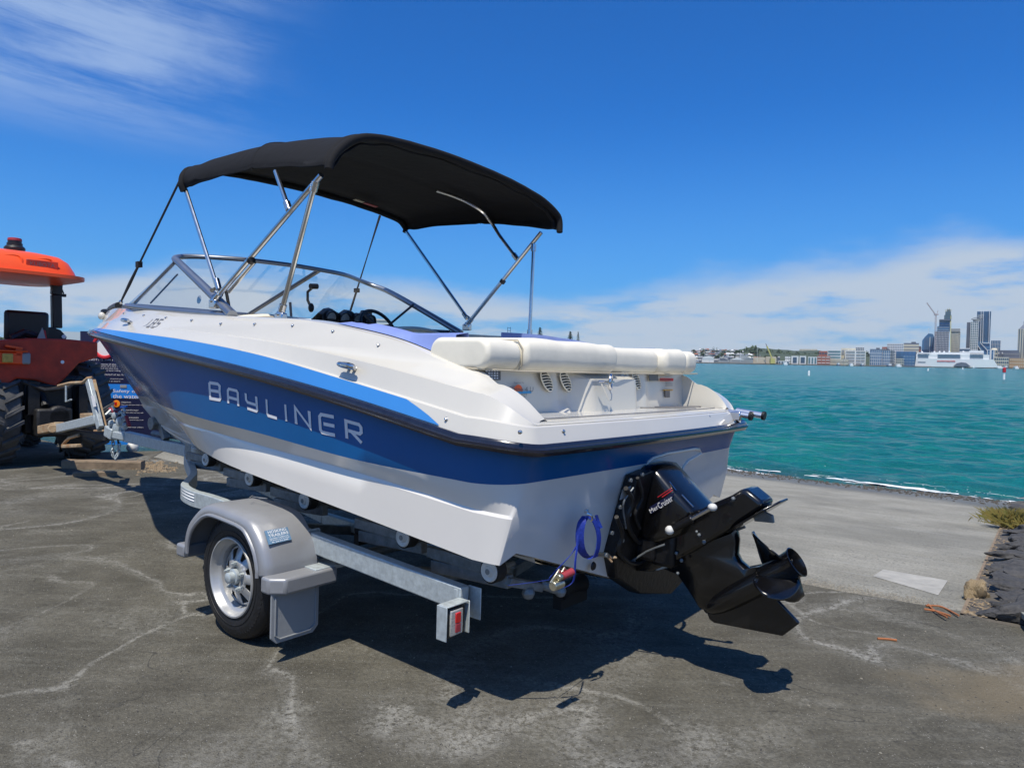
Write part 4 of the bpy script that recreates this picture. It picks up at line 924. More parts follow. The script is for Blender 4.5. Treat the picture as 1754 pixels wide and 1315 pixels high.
# mudguards
def guard(sx):
    vo, vi = 1.262*sx, .985*sx
    pr = [(1.330, .395), (1.335, .450), (1.375, .540), (1.460, .622), (1.53, .643), (1.60, .650), (1.80, .660), (1.89, .650), (1.97, .612), (2.06, .535), (2.10, .45), (2.11, .36)]
    P_ = cr([(u, z, 0) for u, z in pr], 40)[:, :2]; c = np.array([1.705, .345])
    mb = MB(); rows_ = []
    for (v, s_) in ((vo, .84), (vo, .90), (vo-sx*.004, .955), (vo-sx*.018, .985), (vo-sx*.045, 1.0), (vo-sx*.10, 1.004), (vi, 1.004), (vi-sx*.0, .97)):
        rows_.append([(v, c[0]+(u-c[0])*s_, c[1]+(z-c[1])*s_ if z > .40 else z) for u, z in P_])
    mb.grid(rows_); g = mb.build('mudguard', 'silver', tr, smooth=50, solid=.006)
    # raised lip round the wheel opening
    mb = MB(); mb.tube([(vo+sx*.004, c[0]+(u-c[0])*.845, c[1]+(z-c[1])*.845) for u, z in P_ if z > .37], .010, 8); mb.build('guard_lip', 'silver', g)
    # rear step and front foot
    mb = MB(); v0, v1 = vo+sx*.015, vi-sx*.05
    q = [(v0, 1.345), (v0, 1.285), (v0-sx*.055, 1.225), (v1, 1.225), (v1, 1.345)]
    mb.prism([(a_, b_, .405) for a_, b_ in q], (0, 0, -.075)); mb.build('guard_step', 'silver', g, smooth=30, bevel=.012, seg=3)
    mb = MB(); mb.box((lerp(vi, sx*FV, .5)-sx*.02, 1.31, .402), (.20, .14, .018)); mb.build('guard_bracket', 'galv', g, bevel=.003)
    mb = MB(); mb.box((lerp(vo, vi, .5)+sx*.02, 2.135, .375), (.24, .09, .07)); mb.build('guard_foot', 'silver', g, bevel=.014, seg=3)
    # mud flap
    mb = MB(); v0, v1 = vo-sx*.0, vi+sx*.02; q = []
    for (a_, z) in ((v0, .335), (v1, .335), (v1, .13), (v1+sx*.03, .10), (v0-sx*.03, .10), (v0, .13)): q.append((a_, 1.275, z))
    mb.prism(q, (0, .010, 0)); fl = mb.build('mud_flap', 'greyp', g, smooth=0, bevel=.003)
    mb = MB(); mb.tube([(v0-sx*.02, 1.272, .315), (v0-sx*.02, 1.272, .14), (v0-sx*.045, 1.272, .12), (v1+sx*.05, 1.272, .12), (v1+sx*.02, 1.272, .14), (v1+sx*.02, 1.272, .315)], .004, 6); mb.build('flap_rib', 'greyp', fl)
    return g
for sx in (-1, 1): wheel(sx)
gp = guard(-1); guard(1)
# maker's plate on the port guard
mb = MB(); def_ = lambda px, py: at(px, py, v=-1.06)
o = None
q = []
for (px, py) in ((458, 935.5), (497, 926.5), (490, 905), (450.5, 912)):
    # on the guard's rear face: walk until the height matches the guard profile
    best = None
    for v in np.linspace(-1.245, -.97, 90):
        p = at(px, py, v=v); 
        zz = np.interp(p[1], [1.28, 1.330, 1.335, 1.375, 1.460, 1.53, 1.60, 1.9], [.30, .395, .45, .54, .622, .643, .650, .66]); e = abs(zz-p[2])
        if best is None or e < best[0]: best = (e, p)
    q.append(best[1])
q = [p+np.array([0, -.012, .010]) for p in q]
mb.prism(q, (0, .003, -.002)); mp = mb.build('trailer_plate', 'label', gp, smooth=0)
xd = q[1]-q[0]; w_ = np.linalg.norm(xd); xd /= w_; yd = q[3]-q[0]; h_ = np.linalg.norm(yd); yd /= h_; nn = np.cross(xd, yd); nn = -nn if nn[1] > 0 else nn
mb = MB()
for t_, y0, hh, ww, x0 in (('HOSKING', .72, .20, .80, .10), ('TRAILERS', .46, .20, .86, .08), ('For New Trailers and', .30, .10, .8, .1), ('All Repairs and Servicing', .17, .10, .84, .08), ('PH 09 415 0000', .03, .10, .7, .15)):
    if t_.startswith('PH'): t_ = 'Ph. 216 415 0189'
    text(mb, t_, q[0]+xd*w_*x0+yd*h_*y0+nn*.003, xd, yd, width=w_*ww, height=h_*hh)
mb.build('plate_lettering', 'white', gp, smooth=0)
mb = MB(); mb.tube([(v, u, .697) for v, u in ((-1.10, 1.66), (-1.07, 1.63), (-1.10, 1.72), (-1.13, 1.70), (-1.08, 1.75))], .0015, 5); mb.build('guard_emblem', 'greyp', gp)
# winch post, coupling, jockey wheel
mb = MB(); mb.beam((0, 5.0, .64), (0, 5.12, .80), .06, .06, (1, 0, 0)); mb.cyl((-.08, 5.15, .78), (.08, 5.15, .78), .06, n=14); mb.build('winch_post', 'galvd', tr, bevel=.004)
cpx = at(200, 745, v=0.0)
mb = MB(); mb.beam((0, 5.80, .60), (0, 6.16, .60), .10, .075); mb.beam((0, 6.05, .60), (0, 6.22, .63), .13, .11); mb.cyl((0, 6.16, .54), (0, 6.16, .74), .035, n=12); mb.build('coupling', 'galv', tr, bevel=.01)
mb = MB(); a = at(197, 702, v=0); b = at(208, 740, v=0)
for px, py, r in ((196, 712, .03), (205, 722, .04), (211, 712, .025), (190, 725, .03), (214, 730, .03), (200, 733, .045)): mb.ball(at(px, py, v=random.uniform(-.05, .05)), r, 8, sq=(1, 1, 1.3))
for i in range(9): p = at(random.uniform(188, 218), random.uniform(702, 742), v=random.uniform(-.08, .08)); mb.cyl(p, p+np.array([random.uniform(-.07, .07), random.uniform(-.07, .07), random.uniform(-.05, .05)]), .012, n=6)
mb.build('hitch_hardware', 'galv', tr)
mb = MB(); mb.beam(at(189, 700, v=0), at(198, 706, v=0), .04, .03); mb.beam(at(216, 712, v=0), at(222, 730, v=0), .03, .03); mb.build('coupling_handle', 'dullred', tr, bevel=.008)
mb = MB(); mb.beam(at(207, 697, v=0), at(217, 696, v=0), .02, .02); mb.build('plug_cap', 'signblue', tr, bevel=.004)
mb = MB(); mb.tube([at(191, 705, v=0), at(196, 722, v=0), at(188, 735, v=0), at(196, 745, v=0), at(192, 758, v=0)], .012, 6); mb.tube([at(207, 706, v=0), at(200, 735, v=0), at(203, 760, v=0)], .010, 6); mb.build('lamp_cable', 'black', tr)
# chain links
for side, (a, b, c_) in enumerate((((194, 756), (193, 776), (197, 785)), ((204, 760), (203, 774), (199, 783)))):
    A_, B_, C2 = at(*a, v=-.02+.04*side), at(*b, v=-.02+.04*side), at(*c_, v=0); L_ = cr([A_, B_, C2], 7)
    for i in range(6):
        c = (L_[i]+L_[i+1])/2; d = L_[i+1]-L_[i]; d /= np.linalg.norm(d); s_ = np.array([0, 1., 0]) if i % 2 else np.array([1., 0, 0]); mb = MB()
        mb.tube([c+d*.030*cos(t)+s_*.014*sin(t) for t in np.linspace(0, 2*pi, 14, endpoint=False)], .0055, 6, closed=True); mb.build('chain_link', 'galv', tr)
mb = MB(); mb.cyl((.06, 5.40, .665), (.06, 4.85, .665), .024, n=12); js = mb.build('jockey_stand', 'galvd', tr)
mb = MB(); mb.lathe([(-.03, 0), (-.03, .07), (.03, .07), (.03, 0)], (.10, 4.82, .665), (1, 0, 0), 20); mb.build('jockey_wheel', 'rubber', tr)

# ================================================================== TIE-DOWN
td = thing('tie_down_strap', 'blue ratchet tie-down strap looped from the transom eye to the trailer tail', 'strap', (-.62, .05, .5), 'b')
S_ = lambda x, y, u=.02: at(860+x/4.079, 720+y/4.079, u=u)
def ribbon(mb, pts, w, wd=(1, 0, 0), th=.003):
    P = cr(pts, max(12, 6*len(pts))); wd = np.array(wd, float); n = len(P)
    mb.grid([[p-wd*w/2 for p in P], [p+wd*w/2 for p in P], [p+wd*w/2+np.array([0, -th, 0]) for p in P], [p-wd*w/2+np.array([0, -th, 0]) for p in P], [p-wd*w/2 for p in P]])
mb = MB(); ribbon(mb, [S_(585, 665), S_(552, 720), S_(540, 820), S_(556, 910), S_(605, 960), S_(650, 940)], .034, (.8, -.6, 0)); mb.build('strap_loop', 'strap', td)
mb = MB(); ribbon(mb, [S_(590, 668, 0), S_(640, 700, -.01), S_(672, 790, -.02), S_(668, 890, -.02), S_(640, 955, -.01), S_(600, 962, 0)], .030); mb.build('strap_loop', 'strap', td)
mb = MB(); ribbon(mb, [S_(655, 660, -.01), S_(668, 700, -.01), S_(690, 750, -.02)], .020); mb.build('strap_end', 'strap', td)
mb = MB(); ribbon(mb, [S_(535, 850), S_(500, 910), S_(430, 990), S_(352, 1070)], .045, (1, 0, .5)); mb.build('strap_run', 'strap', td)
mb = MB(); ribbon(mb, [S_(528, 800, 0), S_(520, 900, -.02), S_(510, 980, -.03), S_(505, 1060, -.03), S_(490, 1130, -.02), S_(430, 1165, 0), S_(370, 1160, .02)], .010); mb.build('strap_tail', 'strap', td)
mb = MB(); mb.tube([S_(586, 632), S_(600, 650, -.02), S_(622, 665, -.03), S_(632, 690, -.03), S_(618, 700, -.02)], .005, 8); mb.ball(S_(588, 634), .010, 8); mb.build('transom_eye', 'steel', td)
mb = MB(); a = S_(345, 1150, -.02); b = S_(410, 1050, -.03); mb.beam(a, b, .008, .040, (1, 0, 0)); mb.beam(a+np.array([.035, 0, 0]), b+np.array([.035, 0, 0]), .008, .040, (1, 0, 0)); mb.cyl(a-np.array([.01, .012, 0]), a+np.array([.05, -.012, 0]), .018, n=14); mb.cyl(lerp(a, b, .6)-np.array([.01, .012, 0]), lerp(a, b, .6)+np.array([.05, -.012, 0]), .012, n=12); mb.build('ratchet', 'zinc', td, bevel=.003)
mb = MB(); mb.tube([S_(420, 1090, -.04), S_(490, 1055, -.05)], [.013, .015], 12); mb.build('ratchet_grip', 'dullred', td, smooth=60)
mb = MB(); ribbon(mb, [S_(330, 1110, .03), S_(200, 1130, .08), S_(40, 1150, .15)], .006); mb.build('strap_cord', 'strap', td)
mb = MB(); mb.beam(at(868, 995, v=-.80), at(925, 1005, v=-.62), .05, .035); mb.ball(at(905, 1015, v=-.70), .03, 8); mb.cyl(at(925, 1000, v=-.62), at(955, 1010, v=-.55), .02, n=10); mb.ball(at(960, 1012, v=-.54), .028, 8); mb.build('tail_roller_bracket', 'galvd', tr, bevel=.004)
# ================================================================== TRACTOR
tc_ = (.2, 9.1, 0)
tk = thing('tractor', 'orange tractor with a plastic sun canopy, its rear hitch coupled to the boat trailer', 'tractor', tc_, 'b')
def trwheel(v0, v1, R, u, name='wheel'):
    c = np.array([(v0+v1)/2, u, R]); hw = (v1-v0)/2; a = np.array([1., 0, 0])
    mb = MB(); mb.lathe([(-hw*.8, R*.52), (-hw, R*.62), (-hw, R*.85), (-hw*.85, R*.93), (0, R*.945), (hw*.85, R*.93), (hw, R*.85), (hw, R*.62), (hw*.8, R*.52)], c, a, 40)
    w = mb.build(name, 'tread', tk, smooth=50)
    mb = MB(); n = 22
    for s_ in (-1, 1):
        for k_ in range(n):
            t = 2*pi*(k_+(.25 if s_ > 0 else -.25))/n
            def q(x, r, tt): return c+a*x+r*np.array([0, cos(tt), sin(tt)])
            dt = .17
            A = [q(s_*hw*1.0, R*.86, t), q(s_*hw*1.0, R*.86, t+.085), q(s_*.02*hw, R*.93, t+dt+.085), q(s_*.02*hw, R*.93, t+dt)]
            B_ = [q(s_*hw*1.0, R*.985, t+.01), q(s_*hw*1.0, R*.985, t+.075), q(s_*.02*hw, R, t+dt+.075), q(s_*.02*hw, R, t+dt+.01)]
            mb.add(A+B_, [(0, 1, 2, 3), (4, 7, 6, 5), (0, 4, 5, 1), (1, 5, 6, 2), (2, 6, 7, 3), (3, 7, 4, 0)])
    mb.build('tread_lug', 'tread', w, kind='stuff')
    mb = MB(); mb.lathe([(-hw*.6, R*.54), (-hw*.2, R*.50), (-hw*.1, R*.2), (hw*.1, R*.2), (hw*.2, R*.5), (hw*.6, R*.54)], c, a, 28); mb.lathe([(-hw*.5, .0), (-hw*.5, R*.18), (hw*.5, R*.18), (hw*.5, 0)], c, a, 16); mb.build('rim', 'dorange', w)
trwheel(-.52, -.12, .64, 9.0); trwheel(.58, .93, .66, 9.1); trwheel(-.35, -.12, .40, 10.9); trwheel(.55, .78, .40, 10.9)
mb = MB()
q = [at(*p, u=8.55) for p in ((-95, 586), (0, 583), (60, 579), (120, 581), (168, 586), (168, 612), (136, 622), (112, 648), (96, 662), (62, 652), (28, 648), (5, 668), (-18, 700), (-95, 700))]
mb.prism(q, (0, .55, 0)); mb.build('fender_panel', 'dorange', tk, smooth=0, bevel=.02)
for v0, v1 in ((-.66, -.20),):
    mb = MB(); rows_ = []
    for v in (v0, v1): rows_.append([(v, 9.1+.76*cos(t), .64+.76*sin(t)) for t in np.linspace(.1, pi*.62, 20)])
    mb.grid(rows_); mb.build('fender', 'dorange', tk, smooth=60, solid=.02)
mb = MB(); mb.box((.2, 10.3, .95), (.52, 1.5, .62)); mb.box((.2, 10.35, 1.22), (.46, 1.35, .10)); mb.build('bonnet', 'orange', tk, bevel=.08, seg=3)
mb = MB(); mb.box((.2, 9.0, .72), (.55, .9, .62)); mb.box((.2, 9.3, .55), (.4, 1.9, .35)); mb.box((.22, 8.75, .95), (.75, .35, .35)); mb.cyl((-.3, 9.1, .64), (.8, 9.1, .64), .13, n=16); mb.cyl((.25, 8.35, .62), (.25, 8.7, .62), .14, n=16); mb.build('gearbox', 'oil', tk, bevel=.03)
mb = MB(); mb.cyl((.12, 8.45, .75), (.10, 8.75, 1.1), .045, n=10); mb.cyl((.4, 8.5, .5), (.45, 8.8, .9), .05, n=10); mb.tube([(-.1, 8.5, 1.05), (.1, 8.42, .95), (.35, 8.4, .98), (.5, 8.5, 1.1)], .03, 8); mb.box((.0, 8.5, .85), (.12, .1, .4)); mb.box((.55, 8.55, .75), (.1, .2, .5)); mb.build('lift_gear', 'oil', tk)
mb = MB(); mb.box((.15, 9.0, 1.52), (.55, .5, .10)); mb.box((.15, 9.25, 1.75), (.50, .10, .40)); sx_ = mb.build('seat', 'black', tk, bevel=.04)
mb = MB(); a = at(20, 580, u=8.9); b = at(62, 576, u=8.9); mb.tube([a, lerp(a, b, .5)+np.array([0, 0, .06]), b], .05, 8); mb.build('seat_cushion', 'black', tk)
mb = MB(); mb.prism([at(62, 583, u=8.8), at(73, 561, u=8.8), at(79, 583, u=8.8)], (0, .02, 0)); mb.build('warning_triangle', 'silver', tk, smooth=0)
mb = MB(); mb.prism([at(70, 586, u=8.82), at(75, 565, u=8.82), at(78, 566, u=8.82), at(82, 586, u=8.82)], (0, .02, 0)); mb.build('triangle_edge', 'redp', tk, smooth=0)
pu = 9.35
pb = at(97, 580, u=pu); pt_ = at(97, 478, u=pu)
mb = MB(); a = at(97, 562, u=pu); b = at(96, 505, u=pu); c = at(98, 476, u=pu); mb.beam(a, b, .12, .09, (0, 1, 0)); mb.beam(b, c, .125, .09, (0, 1, 0)); mb.build('roll_bar', 'black', tk, bevel=.012)
mb = MB(); a2 = np.array([-.32, pu, 0]); mb.beam(a2+np.array([0, 0, 1.5]), a2+np.array([0, 0, 2.40]), .12, .09, (0, 1, 0)); mb.build('roll_bar', 'black', tk, bevel=.012)
mb = MB(); mb.prism([at(*p, u=pu-.07) for p in ((80, 562), (90, 560), (104, 565), (115, 577), (112, 585), (122, 590), (76, 590), (84, 582), (80, 572))], (0, .14, 0)); mb.build('roll_bar_hinge', 'black', tk, smooth=0, bevel=.01)
mb = MB(); h_ = at(109.5, 576.5, u=pu-.09); mb.lathe([(0, .028), (.004, 0)], h_, (0, -1, 0), 14); mb.build('hinge_pin', 'white', tk)
mb = MB(); mb.prism([at(*p, u=pu-.05) for p in ((84, 478), (91, 500), (92, 478))], (0, .05, 0)); mb.tube([at(105, 493, u=pu), at(109, 503, u=pu)], .01, 6); mb.box(at(109, 506, u=pu), (.05, .05, .04)); mb.build('canopy_bracket', 'black', tk, smooth=0)
# canopy
cz0 = at(150, 475, u=8.2)[2]
def can_row(f, z, v0=-1.05, v1=.56, u0=8.15, u1=9.95, e=5, n=48):
    P = []; cv, cu = (v0+v1)/2, (u0+u1)/2
    for i in range(n):
        a = 2*pi*i/n; x = np.sign(cos(a))*abs(cos(a))**(2/e); y = np.sign(sin(a))*abs(sin(a))**(2/e)
        P.append((cv+(v1-v0)/2*x*f, cu+(u1-u0)/2*y*f, z+.0*x))
    return P
mb = MB(); rws = [can_row(.97, cz0-.045), can_row(1.0, cz0-.04), can_row(1.0, cz0), can_row(.90, cz0+.012), can_row(.88, cz0+.06), can_row(.81, cz0+.17), can_row(.71, cz0+.235), can_row(.50, cz0+.275), can_row(.2, cz0+.29), can_row(.01, cz0+.293)]
mb.grid(rws, closed=True); mb.F.append(tuple(range(48))); mb.I.append(0)
cn = mb.build('canopy', 'orange', tk, smooth=45, bevel=.0)
def cpan(px0, py0, px1, py1, u=8.29):
    a, b, c, d = at(px0, py1, u=u), at(px1, py1, u=u), at(px1, py0, u=u), at(px0, py0, u=u); mb = MB()
    P = []; cc = (a+c)/2
    for i in range(28): t = 2*pi*i/28; P.append(cc+(b-a)/2*np.sign(cos(t))*abs(cos(t))**.5+(d-a)/2*np.sign(sin(t))*abs(sin(t))**.5+np.array([0, .05*abs(sin(t))*(sin(t) > 0), 0]))
    mb.tube(P, .014, 6, closed=True); return mb.build('moulded_panel', 'orange', cn), cc, (b-a)
cpan(-12, 436, 38, 462); _, cc, dd = cpan(50, 443, 93, 464)
mb = MB(); mb.box(cc+np.array([0, -.012, 0]), (.34, .02, .10)); nm = mb.build('name_panel', 'dorange', cn, bevel=.02)
mb = MB(); text(mb, 'KUBOTA', cc+np.array([-.13, -.026, -.025]), (1, 0, 0), (0, 0, 1), width=.26, height=.05); mb.build('name_lettering', 'grey', cn, smooth=0)
bc = at(25, 429, u=9.0); mb = MB(); mb.lathe([(-.03, .11), (.03, .115), (.05, .10), (.06, .085), (.09, .085), (.09, .075), (.12, .075), (.122, 0)], bc, (0, 0, 1), 20); be = mb.build('beacon', 'black', tk)
mb = MB(); mb.lathe([(.121, .078), (.15, .074), (.155, .06), (.156, 0)], bc, (0, 0, 1), 20); mb.build('beacon_lens', 'dullred', be)
# lights
mb = MB(); a = at(13, 613, u=8.53); mb.box(a, (.30, .10, .14)); mb.box(a+np.array([.02, -.02, .085]), (.34, .14, .02)); lb = mb.build('light_box', 'orange', tk, bevel=.012)
mb = MB(); mb.box(at(13, 613, u=8.47), (.11, .03, .11)); mb.build('light_lens', 'amber', lb, bevel=.01)
mb = MB(); mb.box(at(44, 614, u=8.50), (.10, .05, .14)); mb.build('light_lens', 'greyp', tk, bevel=.02)
mb = MB(); mb.beam(at(9, 592, u=8.5), at(38, 597, u=8.5), .06, .03); mb.box(at(32, 603, u=8.5), (.07, .04, .1)); mb.build('light_guard', 'orange', tk, bevel=.008)
mb = MB(); mb.lathe([(0, .022), (.004, 0)], at(107, 620, u=8.54), (0, -1, 0), 12); mb.build('panel_bolt', 'white', tk)
# three-point hitch: galvanised frame and rusty arms
mb = MB(); mb.beam(at(152, 652, v=-.06), at(172, 733, v=-.06), .085, .045, (1, 0, 0)); mb.build('hitch_upright', 'galv', tk, bevel=.006)
mb = MB(); mb.prism([at(*p, v=-.09) for p in ((156, 678), (161, 677), (165, 696), (160, 697))], (-.002, 0, 0)); mb.build('hitch_label', 'white', tk, smooth=0)
mb = MB(); mb.beam(at(160, 651, v=.02), at(180, 733, v=.02), .04, .035, (1, 0, 0)); mb.tube([at(100, 661, v=-.02), at(120, 656, v=-.02), at(142, 655, v=-.03), at(150, 648, v=-.03), at(158, 647, v=0)], .018, 8); mb.beam(at(168, 737, v=-.03), at(186, 737, v=0), .10, .02); mb.build('hitch_link', 'rust', tk, bevel=.004)
mb = MB(); mb.tube([at(113, 660, v=-.05), at(113, 688, v=-.05), at(122, 684, v=-.05)], .010, 6); mb.build('lynch_pin', 'galv', tk)
mb = MB(); mb.beam(at(100, 734, v=-.05), at(168, 718, v=-.05), .08, .095); mb.build('hitch_beam', 'galv', tk, bevel=.008)
mb = MB(); mb.beam(at(72, 736, v=-.02), at(102, 730, v=-.04), .10, .10); mb.cyl(at(90, 734, v=-.12), at(97, 733, v=.1), .05, n=10); mb.beam(at(145, 712, v=.15), at(165, 712, v=.12), .1, .06); mb.tube([at(108, 762, v=-.03), at(118, 750, v=-.03), at(135, 745, v=-.03)], .02, 7); mb.beam(at(110, 764, v=-.03), at(136, 763, v=-.03), .07, .04); mb.build('lower_arm', 'rust', tk, bevel=.01)
mb = MB(); mb.beam((.0, 6.25, .55), (.1, 8.6, .5), .07, .06); mb.build('drawbar', 'oil', tk, bevel=.005)

# ================================================================== SIGNS BY THE SEAWALL
def signboard(name, label, x0, y0, x1, y1, D, m, th=.04):
    a = wp(x0, y1, D); b = wp(x1, y1, D); c = wp(x1, y0, D); d = wp(x0, y0, D)
    base = (a+b)/2; base = np.array([base[0], D, -.04])
    s = thing(name, label, 'sign', base); w = b[0]-a[0]; z0 = a[2]; z1 = d[2]
    mb = MB(); mb.box(((a[0]+b[0])/2, D+th/2, (z0+z1)/2), (w, th, z1-z0)); mb.build('panel', m, s, bevel=.004)
    return s, a[0], b[0], z0, z1
SD = 10.9
s1, xa, xb, za, zb_ = signboard('information_sign', 'tall navy boating safety sign behind the trailer coupling', 138, 567, 300, 749, SD, 'signnavy')
def sp(px, py, d=.0085): p = wp(px, py, SD); p[1] = SD-d; return p
def sline(mb, s_, px, py, wpx, hpx): text(mb, s_, sp(px, py), (1, 0, 0), (0, 0, 1), width=wpx*SD/FPX, height=hpx*SD/FPX)
mb = MB(); a = sp(158, 681); b = sp(300, 684); mb.box(((a[0]+b[0])/2, SD-.002, (a[2]+sp(158, 657)[2])/2), (b[0]-a[0]+.15, .005, sp(158, 657)[2]-a[2])); mb.build('title_band', 'signblue', s1, smooth=0)
mb = MB(); a = sp(170, 750); b = sp(300, 750); mb.box(((a[0]+b[0])/2, SD-.02, sp(200, 758)[2]), (b[0]-a[0]+.3, .03, .05)); mb.build('foot_band', 'signblue', s1, smooth=0)
mb = MB(); sline(mb, '5 KNOTS IS THE RULE', 145, 617, 62, 3.2)
for j, t_ in enumerate(('• Within 200 metres of shore', '• Within 200 metres of a dive flag', '• Within 50 metres of any other boat', '• When any person is bow riding')): sline(mb, t_, 145, 624.2+3.7*j, 58+4*(j % 2), 2.5)
sline(mb, 'MAINTAIN A LOOKOUT AT ALL TIMES', 152, 642.2, 66, 2.4); sline(mb, 'The most inexperienced crew', 166, 649.5, 46, 2.3); sline(mb, 'and person on board', 170, 653.8, 36, 2.3)
sline(mb, 'Safety on', 194, 673.5, 44, 7.0); sline(mb, 'the water', 194, 681.8, 46, 7.0)
for j, (t1, t2) in enumerate((('Lifejackets', 'Make sure everyone wears one'), ('Be a responsible skipper', 'Know the rules and stay safe'), ('A means of communication', 'Carry two waterproof ways to call'), ('Speed', 'Slow down near others'))):
    y = 690+12.3*j+ (0 if j == 0 else 1); sline(mb, t1, 208, y, 17 if j in (0,) else (12 if j == 3 else 30), 2.6); sline(mb, t2, 208, y+4, 38, 2.0)
mb.build('sign_lettering', 'white', s1, smooth=0, kind='stuff')
mb = MB(); c = sp(200, 691); mb.lathe([(0, .055), (.004, 0)], c, (0, -1, 0), 20); mb.build('symbol_disc', 'signor', s1)
mb = MB(); c = sp(199, 691, .014); mb.box(c, (.035, .003, .045)); mb.build('symbol', 'red', s1)
mb = MB(); c = sp(180, 593, .008); mb.tube([tuple(p) for p in ring(c, (0, 1, 0), .17, .02, 36)], .028, 6, closed=True, flat=1); mb.build('roundel_ring', 'redp', s1)
mb = MB(); mb.lathe([(0, .165), (.002, 0)], c, (0, -1, 0), 30); mb.build('roundel', 'white', s1)
mb = MB(); a = sp(212, 661.5, .01); mb.box(a, (.10, .004, .045)); mb.build('crest', 'greyp', s1)
mb = MB(); a = sp(183, 671.5, .01); mb.box(a, (.10, .004, .18)); mb.build('photo_panel', 'wood', s1)
for px in (160, 280): 
    mb = MB(); p = wp(px, 600, SD+.07); mb.box((p[0], SD+.07, .70), (.08, .06, 1.5)); mb.build('post', 'galvd', s1)
s2, xa, xb, za, zb_ = signboard('beach_picture_sign', 'small sign with a beach picture left of the navy sign', 106, 619, 140.5, 652, SD+.25, 'white')
mb = MB(); a = wp(106, 645, SD+.25); b = wp(140.5, 633, SD+.25); mb.box(((a[0]+b[0])/2, SD+.243, (a[2]+b[2])/2), (b[0]-a[0], .006, b[2]-a[2])); mb.build('sand_print', 'sand', s2, smooth=0)
mb = MB(); a = wp(106, 633, SD+.25); b = wp(140.5, 626, SD+.25); mb.box(((a[0]+b[0])/2, SD+.243, (a[2]+b[2])/2), (b[0]-a[0], .006, b[2]-a[2])); mb.build('sea_print', 'seapic', s2, smooth=0)
mb = MB(); p = wp(124, 640, SD+.3); mb.box((p[0], SD+.32, .55), (.06, .06, 1.2)); mb.build('post', 'galvd', s2)
mb = MB(); c = wp(227, 766, 10.45); mb.ball((c[0], 10.45, c[2]), .085, 16); mb.cyl((c[0], 10.45, c[2]-.12), (c[0], 10.45, c[2]-.04), .06, n=14)
root_mesh(mb, 'float_buoy', 'roller', (c[0], 10.45, c[2]-.1), label='white round float lying at the seawall foot under the navy sign', cat='buoy')

# ================================================================== GROUND
def nodemat(name):
    m = bpy.data.materials.new(name); m.use_nodes = True; t = m.node_tree; return m, t, t.nodes['Principled BSDF']
class NB:
    def __init__(s, t): s.t = t; s.tc = t.nodes.new('ShaderNodeTexCoord')
    def link(s, a, b): s.t.links.new(a, b)
    def val(s, n, i, x):
        if isinstance(x, (int, float)): n.inputs[i].default_value = x
        else: s.link(x, n.inputs[i])
    def map(s, sc=(1, 1, 1), rot=(0, 0, 0), vec=None, loc=(0, 0, 0)):
        n = s.t.nodes.new('ShaderNodeMapping'); n.inputs['Scale'].default_value = sc; n.inputs['Rotation'].default_value = rot; n.inputs['Location'].default_value = loc; s.link(vec or s.tc.outputs['Object'], n.inputs[0]); return n.outputs[0]
    def noise(s, scale, detail=4, rough=.5, vec=None, dist=0.): n = s.t.nodes.new('ShaderNodeTexNoise'); n.inputs['Scale'].default_value = scale; n.inputs['Detail'].default_value = detail; n.inputs['Roughness'].default_value = rough; n.inputs['Distortion'].default_value = dist; s.link(vec or s.tc.outputs['Object'], n.inputs['Vector']); return n.outputs[0]
    def vor(s, scale, feat='F1', vec=None, out=0, rnd=1.): n = s.t.nodes.new('ShaderNodeTexVoronoi'); n.feature = feat; n.inputs['Scale'].default_value = scale; n.inputs['Randomness'].default_value = rnd; s.link(vec or s.tc.outputs['Object'], n.inputs['Vector']); return n.outputs[out]
    def m(s, op, a, b=0., c=None): n = s.t.nodes.new('ShaderNodeMath'); n.operation = op; s.val(n, 0, a); s.val(n, 1, b); (c is not None) and s.val(n, 2, c); return n.outputs[0]
    def rng(s, x, a, b, lo=0., hi=1., smooth=True): n = s.t.nodes.new('ShaderNodeMapRange'); n.interpolation_type = 'SMOOTHSTEP' if smooth else 'LINEAR'; s.val(n, 0, x); [s.val(n, i+1, v) for i, v in enumerate((a, b, lo, hi))]; return n.outputs[0]
    def mix(s, f, a, b, mode='MIX'):
        n = s.t.nodes.new('ShaderNodeMix'); n.data_type = 'RGBA'; n.blend_type = mode; s.val(n, 0, f)
        for i, x in ((6, a), (7, b)):
            if isinstance(x, tuple): n.inputs[i].default_value = (*x, 1) if len(x) == 3 else x
            else: s.link(x, n.inputs[i])
        return n.outputs[2]
    def bump(s, h, strength, dist, base=None): n = s.t.nodes.new('ShaderNodeBump'); n.inputs['Strength'].default_value = strength; n.inputs['Distance'].default_value = dist; s.link(h, n.inputs['Height']); (base is not None) and s.link(base, n.inputs['Normal']); return n.outputs[0]
